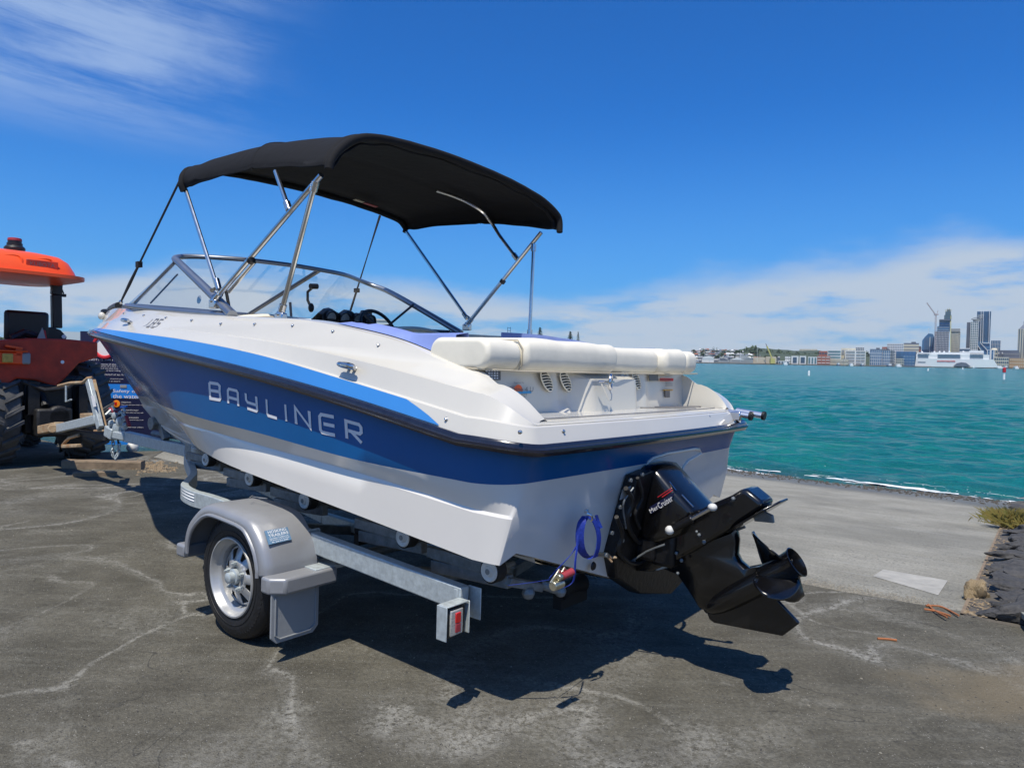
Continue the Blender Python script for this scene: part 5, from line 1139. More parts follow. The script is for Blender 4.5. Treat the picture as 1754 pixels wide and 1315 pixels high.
# asphalt: old seal with pale worn tide-lines, cracks and grit
MA, t, b = nodemat('old_asphalt'); nb = NB(t)
wob = nb.m('MULTIPLY', nb.m('SUBTRACT', nb.noise(7, 5, .7), .5), .035); big = nb.m('ADD', nb.noise(.55, 2.2, .5, dist=.9), wob); big2 = nb.m('ADD', nb.noise(.48, 2.4, .5, vec=nb.map(loc=(7.3, 2.1, 0)), dist=.7), wob); med = nb.noise(2.6, 6, .65); fine = nb.noise(60, 6, .75); grit = nb.vor(140, out=0); gcol = nb.vor(160, out=1); strk = nb.noise(9, 5, .7, vec=nb.map((.22, 1.6, 1), (0, 0, .5)))
brk = nb.rng(nb.noise(34, 4, .8), .38, .56); base = nb.mix(nb.rng(med, .3, .7), (.050, .0475, .039), (.078, .074, .061)); base = nb.mix(nb.rng(strk, .45, .72, 0, .45), base, (.10, .098, .086)); blt = nb.rng(nb.noise(1.25, 6, .72, vec=nb.map(loc=(5, 5, 0)), dist=.4), .53, .66); base = nb.mix(nb.m('MULTIPLY', nb.m('MULTIPLY', blt, brk), .38), base, (.17, .168, .152))
def band(x, c, w): return nb.rng(nb.m('ABSOLUTE', nb.m('SUBTRACT', x, c)), w, w*.15)
wear = nb.rng(nb.noise(.9, 5, .66), .40, .58); brk = nb.rng(nb.noise(34, 4, .8), .38, .56)
ln = nb.m('MULTIPLY', nb.m('MAXIMUM', band(big, .515, .011), nb.m('MULTIPLY', band(big2, .545, .012), .85)), nb.m('MULTIPLY', wear, brk))
base = nb.mix(nb.m('MULTIPLY', ln, .62), base, (.215, .212, .195))
# pale margin on one side of the worn lines
mg = nb.m('MULTIPLY', nb.rng(big, .46, .510), nb.rng(big, .545, .518)); base = nb.mix(nb.m('MULTIPLY', nb.m('MULTIPLY', mg, brk), .22), base, (.20, .20, .19))
crk = band(nb.m('ADD', nb.noise(.8, 3, .55, vec=nb.map(loc=(3, 8, 0)), dist=1.2), wob), .47, .0035); crk = nb.m('MULTIPLY', crk, nb.rng(nb.noise(1.1, 3), .50, .62)); base = nb.mix(nb.m('MULTIPLY', crk, .7), base, (.03, .03, .028))
base = nb.mix(nb.rng(fine, .25, .75, 0, 1), base, nb.mix(1., base, (1.95, 1.93, 1.86), 'MULTIPLY')); base = nb.mix(nb.rng(grit, .22, .10, 0, .5), base, (.03, .03, .03))
lw = nb.t.nodes.new('ShaderNodeSeparateColor'); nb.link(gcol, lw.inputs[0]); base = nb.mix(nb.m('MULTIPLY', nb.rng(lw.outputs[0], .93, .96), nb.rng(grit, .30, .2)), base, (.36, .35, .32))
# sandy stain to the right of the ramp
sp_ = nb.t.nodes.new('ShaderNodeSeparateXYZ'); nb.link(nb.tc.outputs['Object'], sp_.inputs[0])
stx = nb.m('SUBTRACT', sp_.outputs[0], 2.55); sty = nb.m('SUBTRACT', sp_.outputs[1], 3.12); r2 = nb.m('ADD', nb.m('MULTIPLY', nb.m('MULTIPLY', stx, stx), .55), nb.m('MULTIPLY', nb.m('MULTIPLY', sty, sty), 3.4))
stn = nb.m('MULTIPLY', nb.rng(nb.m('ADD', r2, nb.m('MULTIPLY', nb.noise(4, 5, .6), .9)), 1.0, .45), .55); base = nb.mix(stn, base, (.19, .155, .10))
nb.link(base, b.inputs['Base Color']); b.inputs['Roughness'].default_value = .95; b.inputs['Specular IOR Level'].default_value = .15
bm1 = nb.bump(nb.m('ADD', nb.m('MULTIPLY', fine, 1.), nb.m('MULTIPLY', grit, .9)), .75, .006); bm2 = nb.bump(nb.m('ADD', med, nb.m('MULTIPLY', ln, -.15)), .35, .03, bm1); nb.link(bm2, b.inputs['Normal'])
# ramp concrete, broomed across the slope, wet and dark towards the water
SX, SY = math.cos(radians(51)), math.sin(radians(51))
MC, t, b = nodemat('ramp_concrete'); nb = NB(t); rot = (0, 0, radians(-51)); RV = nb.map((1, 1, 1), rot)
v = RV; sp_ = nb.t.nodes.new('ShaderNodeSeparateXYZ'); nb.link(v, sp_.inputs[0]); dS = sp_.outputs[0]
med = nb.noise(1.3, 6, .6); lines = nb.noise(5, 6, .72, vec=nb.map((4.2, .30, 1), vec=RV)); fine = nb.noise(70, 5, .75); agg = nb.vor(90)
base = nb.mix(nb.rng(med, .3, .7), (.25, .24, .20), (.33, .32, .275)); base = nb.mix(nb.rng(lines, .36, .66, 0, .42), base, (.17, .166, .148)); pit = nb.m('MULTIPLY', nb.rng(nb.vor(26), .30, .12), nb.rng(nb.noise(2, 4, .6), .38, .6)); base = nb.mix(nb.m('MULTIPLY', pit, .75), base, (.075, .072, .062)); wl_ = nb.noise(3, 5, .7, vec=nb.map((5, .16, 1), vec=RV, loc=(3, 1, 0)))
base = nb.mix(nb.m('MULTIPLY', nb.rng(wl_, .61, .68), .6), base, (.40, .40, .38)); base = nb.mix(nb.rng(fine, .25, .75), nb.mix(1., base, (.62, .62, .62), 'MULTIPLY'), nb.mix(1., base, (1.28, 1.28, 1.26), 'MULTIPLY'))
wet = nb.rng(nb.m('ADD', dS, nb.m('MULTIPLY', nb.noise(.7, 5, .6), 2.6)), 15.6, 17.2); base = nb.mix(nb.m('MULTIPLY', wet, .62), base, (.055, .055, .045))
dk = nb.m('MULTIPLY', nb.rng(nb.noise(.45, 4, .6, vec=nb.map(loc=(4, 9, 0))), .46, .62), .35); base = nb.mix(dk, base, (.10, .10, .088))
nb.link(base, b.inputs['Base Color']); nb.link(nb.m('SUBTRACT', .9, nb.m('MULTIPLY', wet, .45)), b.inputs['Roughness']); b.inputs['Specular IOR Level'].default_value = .3
nb.link(nb.bump(nb.m('ADD', nb.m('ADD', nb.m('MULTIPLY', lines, 1.4), nb.m('MULTIPLY', pit, -.8)), nb.m('MULTIPLY', fine, .5)), .8, .012), b.inputs['Normal'])
M['asphalt'] = MA; M['ramp'] = MC
M['conc'] = mat('seawall_concrete', (.26, .25, .23), .9, var=.2, vscale=2, bump=.6, bscale=9)
M['patch'] = mat('new_concrete_patch', (.34, .33, .295), .85, var=.16, vscale=9, bump=.8, bscale=30)
M['soil'] = mat('dark_gravel_soil', (.060, .055, .048), .95, col2=(.11, .098, .08), vscale=7, bump=1., bscale=26)
M['basalt'] = mat('basalt_rock', (.030, .030, .031), .85, col2=(.085, .082, .078), vscale=5, bump=1., bscale=14)
M['ochre'] = mat('ochre_rock', (.20, .14, .07), .85, col2=(.32, .25, .15), vscale=8, bump=.8, bscale=16)
M['pale'] = mat('pale_slab', (.26, .27, .23), .85, var=.2, vscale=9, bump=.6)
M['debris'] = mat('dry_seaweed_litter', (.24, .16, .08), .95, col2=(.34, .28, .20), vscale=60, bump=.6)
M['shell'] = mat('shell_grit', (.27, .25, .205), .9, var=.3, vscale=50)
M['stick'] = mat('red_brown_twig', (.33, .12, .045), .8, var=.2)
M['grass'] = mat('dry_grass', (.17, .17, .035), .8, col2=(.30, .22, .06), vscale=12)

def Edge(u):
    return float(np.interp(u, [-40, -6, -3.2, -1.75, -1.35, -1.1, -.8, -.3, .5, 2, 5, 7.3, 8.6, 9.14, 9.58, 9.6, 60], [9, 3.6, 2.25, 1.86, 1.90, 1.98, 1.93, 1.85, 1.83, 1.84, 1.70, 1.45, 1.50, 1.90, 1.10, 1.10, 1.1]))
ub = np.unique(np.concatenate([np.linspace(-40, -6, 18), np.linspace(-6, 10, 161), np.linspace(10, 40, 16), [9.14, 9.58, 9.6]]))
rows_ = []
for u in ub:
    e = Edge(u)+(.018*noise.noise(Vector((u*6, 0, 0)))+.03*noise.noise(Vector((u*1.7, 4, 0))) if -3 < u < 9 else 0); r_ = []
    for f in (0, .3, .6, .8, .88, .94, .97, .985, .995, 1): r_.append(b2w((-40+(e+40)*f, u, 0)))
    r_.append(b2w((e+.02, u, -.02))); r_.append(b2w((e+.02, u, -.02 if u < 9.1 else -2.2))); rows_.append(r_)
g = MB(); g.grid(rows_); g.build('asphalt_hardstand', 'asphalt', None, smooth=30, kind='structure')
sv = np.array([SX, SY, 0.]); Edir = BY.copy()
def R2W(s_, u, dz=0.):       # on the ramp: distance s_ down from the asphalt edge line v=1.85, u along it
    p = b2w((1.85, u, 0)); p = p+sv*s_; p[2] = p[2]-.10*s_+dz if s_ > 0 else p[2]-.0175*s_+dz; return p
SL = 9.15
def kerbu(s_): return -1.02+.045*s_
rows_ = []
for s_ in list(np.linspace(-.6, 0, 4))+list(np.linspace(.1, 17, 120)):
    k0 = kerbu(max(0, s_)); rows_.append([R2W(s_, u, -.008) for u in np.linspace(k0, SL, 60)])
g = MB(); g.grid(rows_); k_ = len(rows_)
g.grid([[R2W(s_, SL, -.008) for s_ in np.linspace(-.6, 17, 40)], [R2W(s_, SL, -1.5) for s_ in np.linspace(-.6, 17, 40)]])
g.build('boat_ramp', 'ramp', None, smooth=30, kind='structure')
# concrete apron panel joints: one pale poured patch
q = [at(0, 0, v=0)]*0
def ramphit(px, py):
    e = b2w((1.85, 0, 0)); r = ray(px, py); t_ = (e[2]+.10*(e@sv)-CAMH)/(r[2]+.10*(r@sv)); p = CAM+r*t_; return p
pq = [ramphit(*c) for c in ((1495, 985.5), (1607, 1018), (1623.5, 993), (1513, 974))]
mb = MB(); mb.prism([p+np.array([0, 0, -.02]) for p in pq], (0, 0, .018)); mb.build('concrete_patch', 'patch', None, smooth=0, kind='structure')
# verge: broken ground right of the ramp, falling to the water
rows_ = []
for s_ in np.linspace(-.1, 17, 130):
    k0 = kerbu(max(0, s_)); r_ = []
    for j in range(46):
        u = k0+.0-8*((j/45)**1.6); h = .012+.10*min(1, (k0-u)*1.4)*min(1, (s_+.1)*.8)
        n_ = noise.noise(Vector((s_*1.6, u*1.6, 0)))*.09+noise.noise(Vector((s_*5, u*5, 3)))*.035; h += n_*min(1, (k0-u)*3)*min(1, max(0, s_+.1)*1.3)
        if j == 0: h = .0
        r_.append(R2W(max(s_, 0), u, h-.004) if s_ > 0 else R2W(0, u, -.012))
    rows_.append(r_)
g = MB(); g.grid(rows_); g.build('verge', 'soil', None, smooth=60, kind='structure')
g = MB(); rows_ = [[R2W(s_, kerbu(s_)-.0, -.008), R2W(s_, kerbu(s_)-.0, .014), R2W(s_, kerbu(s_)-.018, .012), R2W(s_, kerbu(s_)-.018, -.02)] for s_ in np.linspace(0.03, 9, 40)]; g.grid(rows_); g.build('ramp_kerb', 'wood', None, kind='structure')
def vergehit(px, py, dz=.06):
    e = b2w((1.85, 0, 0)); r = ray(px, py); t_ = (e[2]+dz+.10*(e@sv)-CAMH)/(r[2]+.10*(r@sv)); return CAM+r*t_
def rockmesh(seed, sub=3, flat=.45, rough=.28):
    bm = bmesh.new(); bmesh.ops.create_icosphere(bm, subdivisions=sub, radius=1)
    for v_ in bm.verts:
        d = v_.co.normalized(); d = Vector([round(x*2.3)/2.3*.35+x*.65 for x in d]).normalized(); n_ = noise.noise(d*1.3+Vector((seed*3.1, 0, 0)))*.5+noise.noise(d*3+Vector((0, seed*2.3, 0)))*rough*.6
        c_ = Vector(d); v_.co = c_*(1+n_); v_.co.z *= flat
    me = bpy.data.meshes.new('rock'); bm.to_mesh(me); bm.free(); me.shade_smooth(); me.set_sharp_from_angle(angle=radians(38)); return me
RM = [rockmesh(i) for i in range(7)]
for me in RM: me.materials.append(M['basalt'])
def rlabel(p): return 'dark flat basalt rock bedded in the bank right of the ramp'
def rock(p, size, me, label, group=None, name='basalt_rock', rot=None, mt=None, sc=None):
    o = bpy.data.objects.new(name, me if mt is None else me.copy()); COL.objects.link(o); o.location = p; o.rotation_euler = rot or (random.uniform(-.15, .15), random.uniform(-.15, .15), random.uniform(0, 6.28)); o.scale = sc or [size*random.uniform(.8, 1.25), size*random.uniform(.7, 1.0), size*random.uniform(.7, 1.1)]
    if mt: o.data.materials[0] = M[mt]
    return props(o, label, 'rock', group)
RG = 'dark basalt rocks edging the right side of the ramp'
big_r = [(1747, 911, .15), (1757, 935, .2), (1742, 952, .17), (1758, 975, .2), (1730, 975, .12), (1745, 1000, .15), (1727, 1005, .09), (1762, 1008, .16), (1738, 1028, .10), (1757, 1040, .10), (1760, 872, .2), (1775, 930, .25), (1790, 985, .28), (1790, 1045, .25), (1768, 890, .25), (1790, 860, .35), (1722, 948, .07), (1716, 1035, .06)]
for px, py, s_ in big_r:
    p = vergehit(px, py, .085); rock(tuple(p), s_, random.choice(RM), 'dark flat basalt rock bedded in the bank right of the ramp', RG, rot=(random.uniform(-.12, .12), random.uniform(-.12, .12), radians(-38)+random.uniform(-.8, .8)), sc=[s_*random.uniform(.9, 1.4), s_*random.uniform(.6, .95), s_*random.uniform(.35, .6)])
for i in range(90):
    s_ = random.uniform(.3, 11); u = kerbu(s_)-.28-random.random()**1.3*2.2; p = R2W(s_, u, .03+.08*min(1, (kerbu(s_)-u))); z = random.uniform(.04, .13)*(1+s_*.07)
    rock(tuple(p), z, random.choice(RM), 'dark flat basalt rock bedded in the bank right of the ramp', RG)
rock(tuple(ramphit(1672, 1026)+np.array([.0, 0, .045])), .085, RM[3], 'ochre boulder leaning on the ramp kerb', name='ochre_boulder', mt='ochre', sc=[.075, .065, .20])
mb = MB(); q = [vergehit(*c, .05) for c in ((1728, 1040), (1760, 1068), (1790, 1075), (1790, 1042), (1754, 1040))]; mb.prism(q, (0, 0, .035)); root_mesh(mb, 'broken_slab', 'pale', tuple(q[0]), smooth=0, bevel=.004, label='pale broken concrete slab at the right edge among the basalt rocks', cat='slab')
# litter along the kerb and the ramp head (nobody could count it)
def scatter(name, m, pts, smin, smax, elong=1., h=.5):
    mb = MB()
    for p in pts:
        s_ = random.uniform(smin, smax); a = random.uniform(0, 6.28); e = random.uniform(1, elong); c_, d_ = cos(a)*s_*e, sin(a)*s_*e; q_ = [(c_, d_), (-d_*.5/e, c_*.5/e), (-c_, -d_), (d_*.5/e, -c_*.5/e)]
        V = [(p[0]+x, p[1]+y, p[2]-.001) for x, y in q_]+[(p[0]+x*.5, p[1]+y*.5, p[2]+s_*h) for x, y in q_]
        mb.add(V, [(0, 1, 5, 4), (1, 2, 6, 5), (2, 3, 7, 6), (3, 0, 4, 7), (4, 5, 6, 7)])
    return mb.build(name, m, None, smooth=0, merge=False, kind='stuff')
pts = []
for i in range(520): s_ = random.random()**1.3*7; pts.append(R2W(s_, kerbu(s_)-.02-abs(random.gauss(0, .10)), .018))
o = scatter('kerb_litter', 'debris', pts, .003, .011, 3.5, .5); props(o, 'dry seaweed and twig litter along the ramp kerb', 'litter')
pts = []
for i in range(2600): u = random.uniform(-1.0, .75)+abs(random.gauss(0, .2)); e = Edge(u); pts.append(R2W(abs(random.gauss(0, .05+.07*(u < -.1)))+(e-1.85), u, .0))
o = scatter('shell_grit', 'shell', pts, .002, .0075, 1.6, .6); props(o, 'shell grit and gravel along the joint between asphalt and ramp', 'gravel')
pts = [b2w((random.uniform(-3.5, 1.7), random.uniform(-2.6, 7.5), .0)) for i in range(620)]
M['chips'] = mat('grey_stone_chips', (.15, .147, .13), .9, col2=(.26, .25, .22), vscale=30)
o = scatter('loose_stones', 'shell', pts, .0022, .0065, 1.5, .7); props(o, 'scattered small stones on the asphalt', 'gravel')
def nearpts(n):
    P = []
    while len(P) < n:
        D = random.uniform(1.9, 7.5) if random.random() < .75 else random.uniform(4, 10); x = random.uniform(-.85, .85)*D; q = np.array([x, D, 0]); c = q-BO; v_, u_ = c@BX, c@BY
        if v_ < Edge(u_)-.03: P.append(b2w((v_, u_, -.0005)))
    return P
pts = nearpts(9000)
o = scatter('dark_grit', 'basalt', pts, .0018, .0052, 1.6, .6); props(o, 'dark grit scattered on the asphalt', 'gravel')
o = scatter('asphalt_chips', 'chips', nearpts(8000), .0015, .0042, 1.5, .55); props(o, 'pale stone chips standing out of the worn asphalt', 'gravel')
pts = []
for i in range(1500): s_ = 12.2+random.gauss(0, .5); u = random.uniform(-.8, 9); pts.append(R2W(s_, u, -.004))
o = scatter('tide_line_pebbles', 'soil', pts, .012, .035, 1.6, .6); props(o, 'pebbles and weed at the waterline', 'pebbles')
for (a, b_, c_) in (((1586, 1040), (1612, 1042), (1642, 1057)), ((1583, 1046), (1605, 1050), (1628, 1058)), ((1590, 1038), (1600, 1048), (1622, 1060)), ((1503, 1093), (1520, 1094), (1536, 1096))):
    P = [ramphit(*x)+np.array([0, 0, .012]) for x in (a, b_, c_)] if a[1] < 1080 else None
    if P is None:
        P = []
        for x in (a, b_, c_): r = ray(*x); t_ = ((BO-CAM)@BZ+.006)/(r@BZ); P.append(CAM+r*t_)
    mb = MB(); mb.tube([tuple(p) for p in cr(P, 10)], .006, 6); lab = 'reddish twig lying at the head of the ramp beside the kerb' if a[1] < 1080 else 'single reddish twig lying on the asphalt short of the ramp'
    root_mesh(mb, 'twig', 'stick', tuple(P[0]), label=lab, cat='twig', **({'group': 'reddish twigs at the ramp head'} if a[1] < 1080 else {}))
# grass tuft among the rocks at the waterside
mb = MB(); cc = vergehit(1735, 898, .06)
for i in range(1700):
    a = random.uniform(0, 6.28); r_ = abs(random.gauss(0, .12)); p = cc+np.array([cos(a)*r_*1.1, sin(a)*r_*1.3, 0]); h = random.uniform(.05, .19)*(1.2-r_); d = np.array([random.gauss(0, .07), random.gauss(0, .07), h]); w = .0022; s_ = np.array([cos(a*3), sin(a*3), 0])*w
    mb.add([p-s_, p+s_, p+d*.6+s_*.8, p+d+np.array([d[0], d[1], 0])*.6], [(0, 1, 2), (0, 2, 3)])
o = mb.build('grass_clump', 'grass', None, smooth=0, merge=False, kind='stuff'); props(o, 'yellow green grass growing over the rocks by the waterline', 'grass')
# weathered timber baulk by the tractor and its crumbled end
def gp(px, py, h=0.): r = ray(px, py); t_ = ((BO-CAM)@BZ+h)/(r@BZ); return CAM+r*t_
def log(a, b_, w, h, label):
    A, B_ = gp(*a), gp(*b_); mb = MB(); d = B_-A; n = 9; sx = np.cross(d/np.linalg.norm(d), (0, 0, 1)); R_ = []
    for i in range(n+1):
        c = A+d*i/n; k_ = 1+.10*noise.noise(Vector((i*.9, w*9, 0))); R_.append([c+sx*w/2*x*k_+np.array([0, 0, z*h*k_]) for x, z in ((-1, .0), (-1, .85), (-.8, 1), (.8, 1), (1, .85), (1, 0))])
    mb.grid(R_, closed=True); mb.F += [tuple(range(6)), tuple(range(6*n, 6*n+6))]; mb.I += [0, 0]
    root_mesh(mb, 'timber_baulk', 'wood', tuple(A), smooth=30, label=label, cat='timber')
log((110, 801), (245, 803), .13, .10, 'weathered timber baulk on the asphalt beside the tractor wheel'); log((125, 816), (200, 814), .08, .05, 'narrow split timber length lying just in front of the weathered baulk')
pts = [gp(random.gauss(262, 18), random.gauss(801, 5)) for i in range(260)]; o = scatter('timber_rubble', 'debris', pts, .008, .028, 2, .7); props(o, 'rubble and splinters at the end of the timber baulk', 'rubble')

# ================================================================== SEA
SEAZ = -1.35
ang = np.linspace(radians(-68), radians(80), 560); a0 = pi/2-0
dist = [6.0]
while dist[-1] < 260: dist.append(dist[-1]*1.0052+.002)
while dist[-1] < 2250: dist.append(dist[-1]*1.09)
dist = np.array(dist); A_, D_ = np.meshgrid(ang, dist); Xs = D_*np.tan(A_*.98)*.55 if False else D_*np.sin(A_); Ys = D_*np.cos(A_)
Zs = np.zeros_like(Xs); r_ = np.random.default_rng(3); wd0 = atan2(SY, SX)+.25
for i in range(90):
    lam = .28*(1.115**i) if i < 28 else r_.uniform(.3, 1.6); lam = min(lam, 6.); th = wd0+r_.normal(0, .55); k_ = 2*pi/lam; amp = .0080*lam*r_.uniform(.5, 1.1)/(1+.22*lam)
    fade = np.clip(1.6-D_*.0052*6/ (lam*2.0), 0, 1); Zs += amp*fade*np.sin(k_*(Xs*cos(th)+Ys*sin(th))+r_.uniform(0, 6.28)+.9*np.sin(.31*Xs+.2*Ys+i))
# calm right at the edge
Zs *= .9
nr, nc = Xs.shape; V = np.stack([Xs, Ys, SEAZ+Zs], -1).reshape(-1, 3); idx = np.arange(nr*nc).reshape(nr, nc)
F = np.stack([idx[:-1, :-1], idx[:-1, 1:], idx[1:, 1:], idx[1:, :-1]], -1).reshape(-1, 4)
me = bpy.data.meshes.new('sea'); me.vertices.add(len(V)); me.vertices.foreach_set('co', V.astype(np.float32).ravel()); me.loops.add(F.size); me.loops.foreach_set('vertex_index', F.astype(np.int32).ravel()); me.polygons.add(len(F)); me.polygons.foreach_set('loop_start', np.arange(0, F.size, 4, dtype=np.int32)); me.update(calc_edges=True); me.shade_smooth()
MW, t, b = nodemat('harbour_water'); nb = NB(t); rot = (0, 0, radians(-51))
RV = nb.map((1, 1, 1), rot); lg = nb.noise(.05, 3, .5, vec=nb.map((1, 2.2, 1))); md_ = nb.noise(.9, 5, .6, vec=nb.map((1.6, .4, 1), vec=RV)); v = nb.map((1, 1, 1), rot); sp_ = nb.t.nodes.new('ShaderNodeSeparateXYZ'); nb.link(v, sp_.inputs[0])
base = nb.mix(nb.rng(lg, .35, .65), (.008, .145, .150), (.016, .178, .150)); base = nb.mix(nb.rng(md_, .35, .68, 0, .7), base, (.004, .085, .105))
sh = nb.rng(nb.m('ADD', sp_.outputs[0], nb.m('MULTIPLY', nb.noise(.5, 4), 3.)), 21.5, 17.2); base = nb.mix(nb.m('MULTIPLY', sh, .75), base, (.045, .060, .050))
nb.link(base, b.inputs['Base Color']); b.inputs['Roughness'].default_value = .17; b.inputs['IOR'].default_value = 1.333; b.inputs['Specular IOR Level'].default_value = .32
b.inputs['Specular IOR Level'].default_value = .11
h1 = nb.noise(2.0, 6, .62, vec=nb.map((1, .7, 1), vec=RV)); h2 = nb.noise(8, 4, .6, vec=nb.map((1, .7, 1), vec=RV)); h3 = nb.noise(.35, 5, .65, vec=nb.map((1, .40, 1), vec=RV))
b1 = nb.bump(h3, .6, .9); b2_ = nb.bump(h1, .8, .26, b1); nb.link(nb.bump(h2, .8, .05, b2_), b.inputs['Normal'])
me.materials.append(MW); sea = bpy.data.objects.new('sea', me); COL.objects.link(sea); props(sea, kind='structure')
# far water outside the fan, behind the viewer and under everything: one wide bed
mb = MB(); mb.add([(-2550, -2550, -3.2), (2550, -2550, -3.2), (2550, 2550, -3.2), (-2550, 2550, -3.2)], [(0, 1, 2, 3)]); mb.build('seabed', 'soil', None, smooth=0, kind='structure')
# foam where the ripples break on the ramp
MF, t, b = nodemat('foam'); nb = NB(t); b.inputs['Base Color'].default_value = (.78, .80, .80, 1); b.inputs['Roughness'].default_value = .7
M['foam'] = MF; mb = MB()
def foamline(s0, u0, u1, w, seed, gap=.25):
    n = int((u1-u0)/.05); prev = None
    for i in range(n+1):
        u = u0+(u1-u0)*i/n; s_ = s0+.55*noise.noise(Vector((u*.35, seed, 0)))+.12*noise.noise(Vector((u*2.2, seed, 2))); k_ = noise.noise(Vector((u*.9, seed, 7)))+.35+.5*noise.noise(Vector((u*6, seed, 9))); ww = w*max(0, k_)
        cur = (R2W(s_-ww/2, u), R2W(s_+ww/2, u)); cur = tuple(np.array([c[0], c[1], SEAZ+.030+.012*noise.noise(Vector((u*5, seed, 1)))]) for c in cur)
        if prev is not None and ww > .01: mb.add([prev[0], prev[1], cur[1], cur[0]], [(0, 1, 2, 3)])
        prev = cur if ww > .01 else None
foamline(12.80, -6, 14, .22, 1); foamline(12.95, .5, 14, .20, 2.3); foamline(13.5, -2, 4, .06, 5); foamline(12.55, -6, 9, .05, 11)
for i in range(160):
    u = random.uniform(-2, 10); s_ = 12.9+random.expovariate(3.0); p = R2W(s_, u); r_ = random.uniform(.004, .014); mb.add([(p[0]-r_*2, p[1], SEAZ+.035), (p[0], p[1]-r_, SEAZ+.035), (p[0]+r_*2, p[1], SEAZ+.037), (p[0], p[1]+r_, SEAZ+.036)], [(0, 1, 2, 3)])
o = mb.build('surf_foam', 'foam', None, smooth=0, merge=False, kind='stuff'); props(o, 'thin white foam line where ripples reach the ramp', 'foam')
# ================================================================== FAR SHORE
M['glassblue'] = mat('blue_curtain_glass', (.05, .14, .27), .3, var=.25, vscale=.05, spec=.6)
M['glassdk'] = mat('dark_window_glass', (.06, .10, .15), .3, var=.3, vscale=.07)
M['glassteal'] = mat('pale_green_glass', (.10, .19, .22), .25, var=.2, vscale=.06)
M['bcream'] = mat('cream_cladding', (.56, .53, .42), .8, var=.06, vscale=.05)
M['bwhite'] = mat('white_cladding', (.66, .67, .66), .7, var=.05, vscale=.05)
M['bgrey'] = mat('grey_cladding', (.26, .28, .29), .8, var=.12, vscale=.05)
M['bslate'] = mat('slate_cladding', (.11, .13, .17), .7, var=.15, vscale=.05)
M['bbrick'] = mat('red_brick_cladding', (.32, .12, .09), .85, var=.15, vscale=.08)
M['bbrown'] = mat('orange_stone_cladding', (.42, .26, .14), .85, var=.15, vscale=.08)
M['beige'] = mat('beige_silo', (.46, .42, .34), .85, var=.12, vscale=.08)
M['roofr'] = mat('terracotta_roof', (.30, .11, .07), .8, var=.2, vscale=.2)
M['roofg'] = mat('grey_metal_roof', (.30, .31, .32), .6, var=.15, vscale=.1)
M['yellow'] = mat('crane_yellow', (.50, .44, .14), .6)
M['cranered'] = mat('crane_red_grey', (.34, .27, .27), .7)
M['shipw'] = mat('ship_white', (.72, .73, .73), .5, var=.03, vscale=.03)
M['leaf'] = mat('far_foliage', (.035, .062, .028), .9, col2=(.075, .11, .045), vscale=.12)
M['pine'] = mat('pine_foliage', (.018, .042, .024), .9, col2=(.04, .07, .035), vscale=1.2)
M['bark'] = mat('bark', (.12, .09, .06), .9)
M['hillg'] = mat('far_hillside', (.030, .052, .028), .95, col2=(.065, .085, .045), vscale=.03)
M['quay'] = mat('quay_stone', (.14, .12, .10), .9, var=.3, vscale=.1)
M['yellowp'] = mat('pier_red', (.55, .04, .03), .5)
FD = 1120.
def face(r, D):
    """turn a far thing square to the line of sight across the harbour"""
    th = atan2(r.location.x, D); r.rotation_euler = (0, 0, -th); r.scale = (cos(th), 1, 1)
def W2(px, py, D): p = wp(px, py, D); return p[0], p[2]
def base_y(px): return 613.5+(px-877)*.01746+3.0
LANDZ = SEAZ+1.6
def bld(name, label, x0, x1, yt, m, D=None, depth=30, floors=None, cols=None, wm='glassdk', fh=.55, cw=.7, xt0=None, xt1=None, grp=None, roof=None, yb=None, style='win', cat='building', band=None, twist=0.):
    """a far building seen between pixel columns x0..x1 with its roof at row yt"""
    D = D or FD; xa, zt = W2(x0, yt, D); xb, _ = W2(x1, yt, D); w = xb-xa; zb = LANDZ if yb is None else W2(x0, yb, D)[1]
    cx = (xa+xb)/2; r = thing(name, label, cat, (cx, D, zb), group=grp); face(r, D)
    mb = MB(); mb.box((cx, D+depth/2, (zt+zb)/2), (w, depth, zt-zb)); mb.build('body', m, r, smooth=0)
    H_ = zt-zb; floors = floors or max(2, int(H_/4)); cols = cols or max(2, int(w/5)); g = MB()
    if style == 'win':
        for f in range(floors):
            z = zb+H_*(f+.5)/floors
            for c in range(cols): g.box((xa+w*(c+.5)/cols, D-.15, z), (w/cols*cw, .5, H_/floors*fh))
        for f in range(floors):
            z = zb+H_*(f+.5)/floors; nd = max(2, int(depth/6))
            for c in range(nd):
                for xx in (xa-.1, xb+.1): g.box((xx, D+depth*(c+.5)/nd, z), (.5, depth/nd*cw, H_/floors*fh))
        g.build('window_grid', wm, r, smooth=0, merge=False, kind='stuff')
    elif style == 'band':
        for f in range(floors): z = zb+H_*(f+.5)/floors; g.box((cx, D+depth/2, z), (w+.5, depth+.5, H_/floors*fh))
        g.build('window_band', wm, r, smooth=0, merge=False, kind='stuff')
    elif style == 'mull':
        for c in range(cols+1): g.box((xa+w*c/cols, D+depth/2, (zt+zb)/2), (.5, depth+.7, H_))
        for f in range(floors): g.box((cx, D+depth/2, zb+H_*f/floors), (w+.6, depth+.6, .35))
        g.build('facade_ribs', wm, r, smooth=0, merge=False, kind='stuff')
    if roof:
        mb = MB(); mb.box((cx, D+depth/2, zt+.6), (w*1.02, depth*1.02, 1.2)); mb.build('parapet', roof, r, smooth=0)
        mb = MB(); mb.box((cx+w*.15, D+depth/2, zt+2), (w*.3, depth*.4, 3)); mb.build('plant_room', roof, r, smooth=0)
    return r, xa, xb, zb, zt
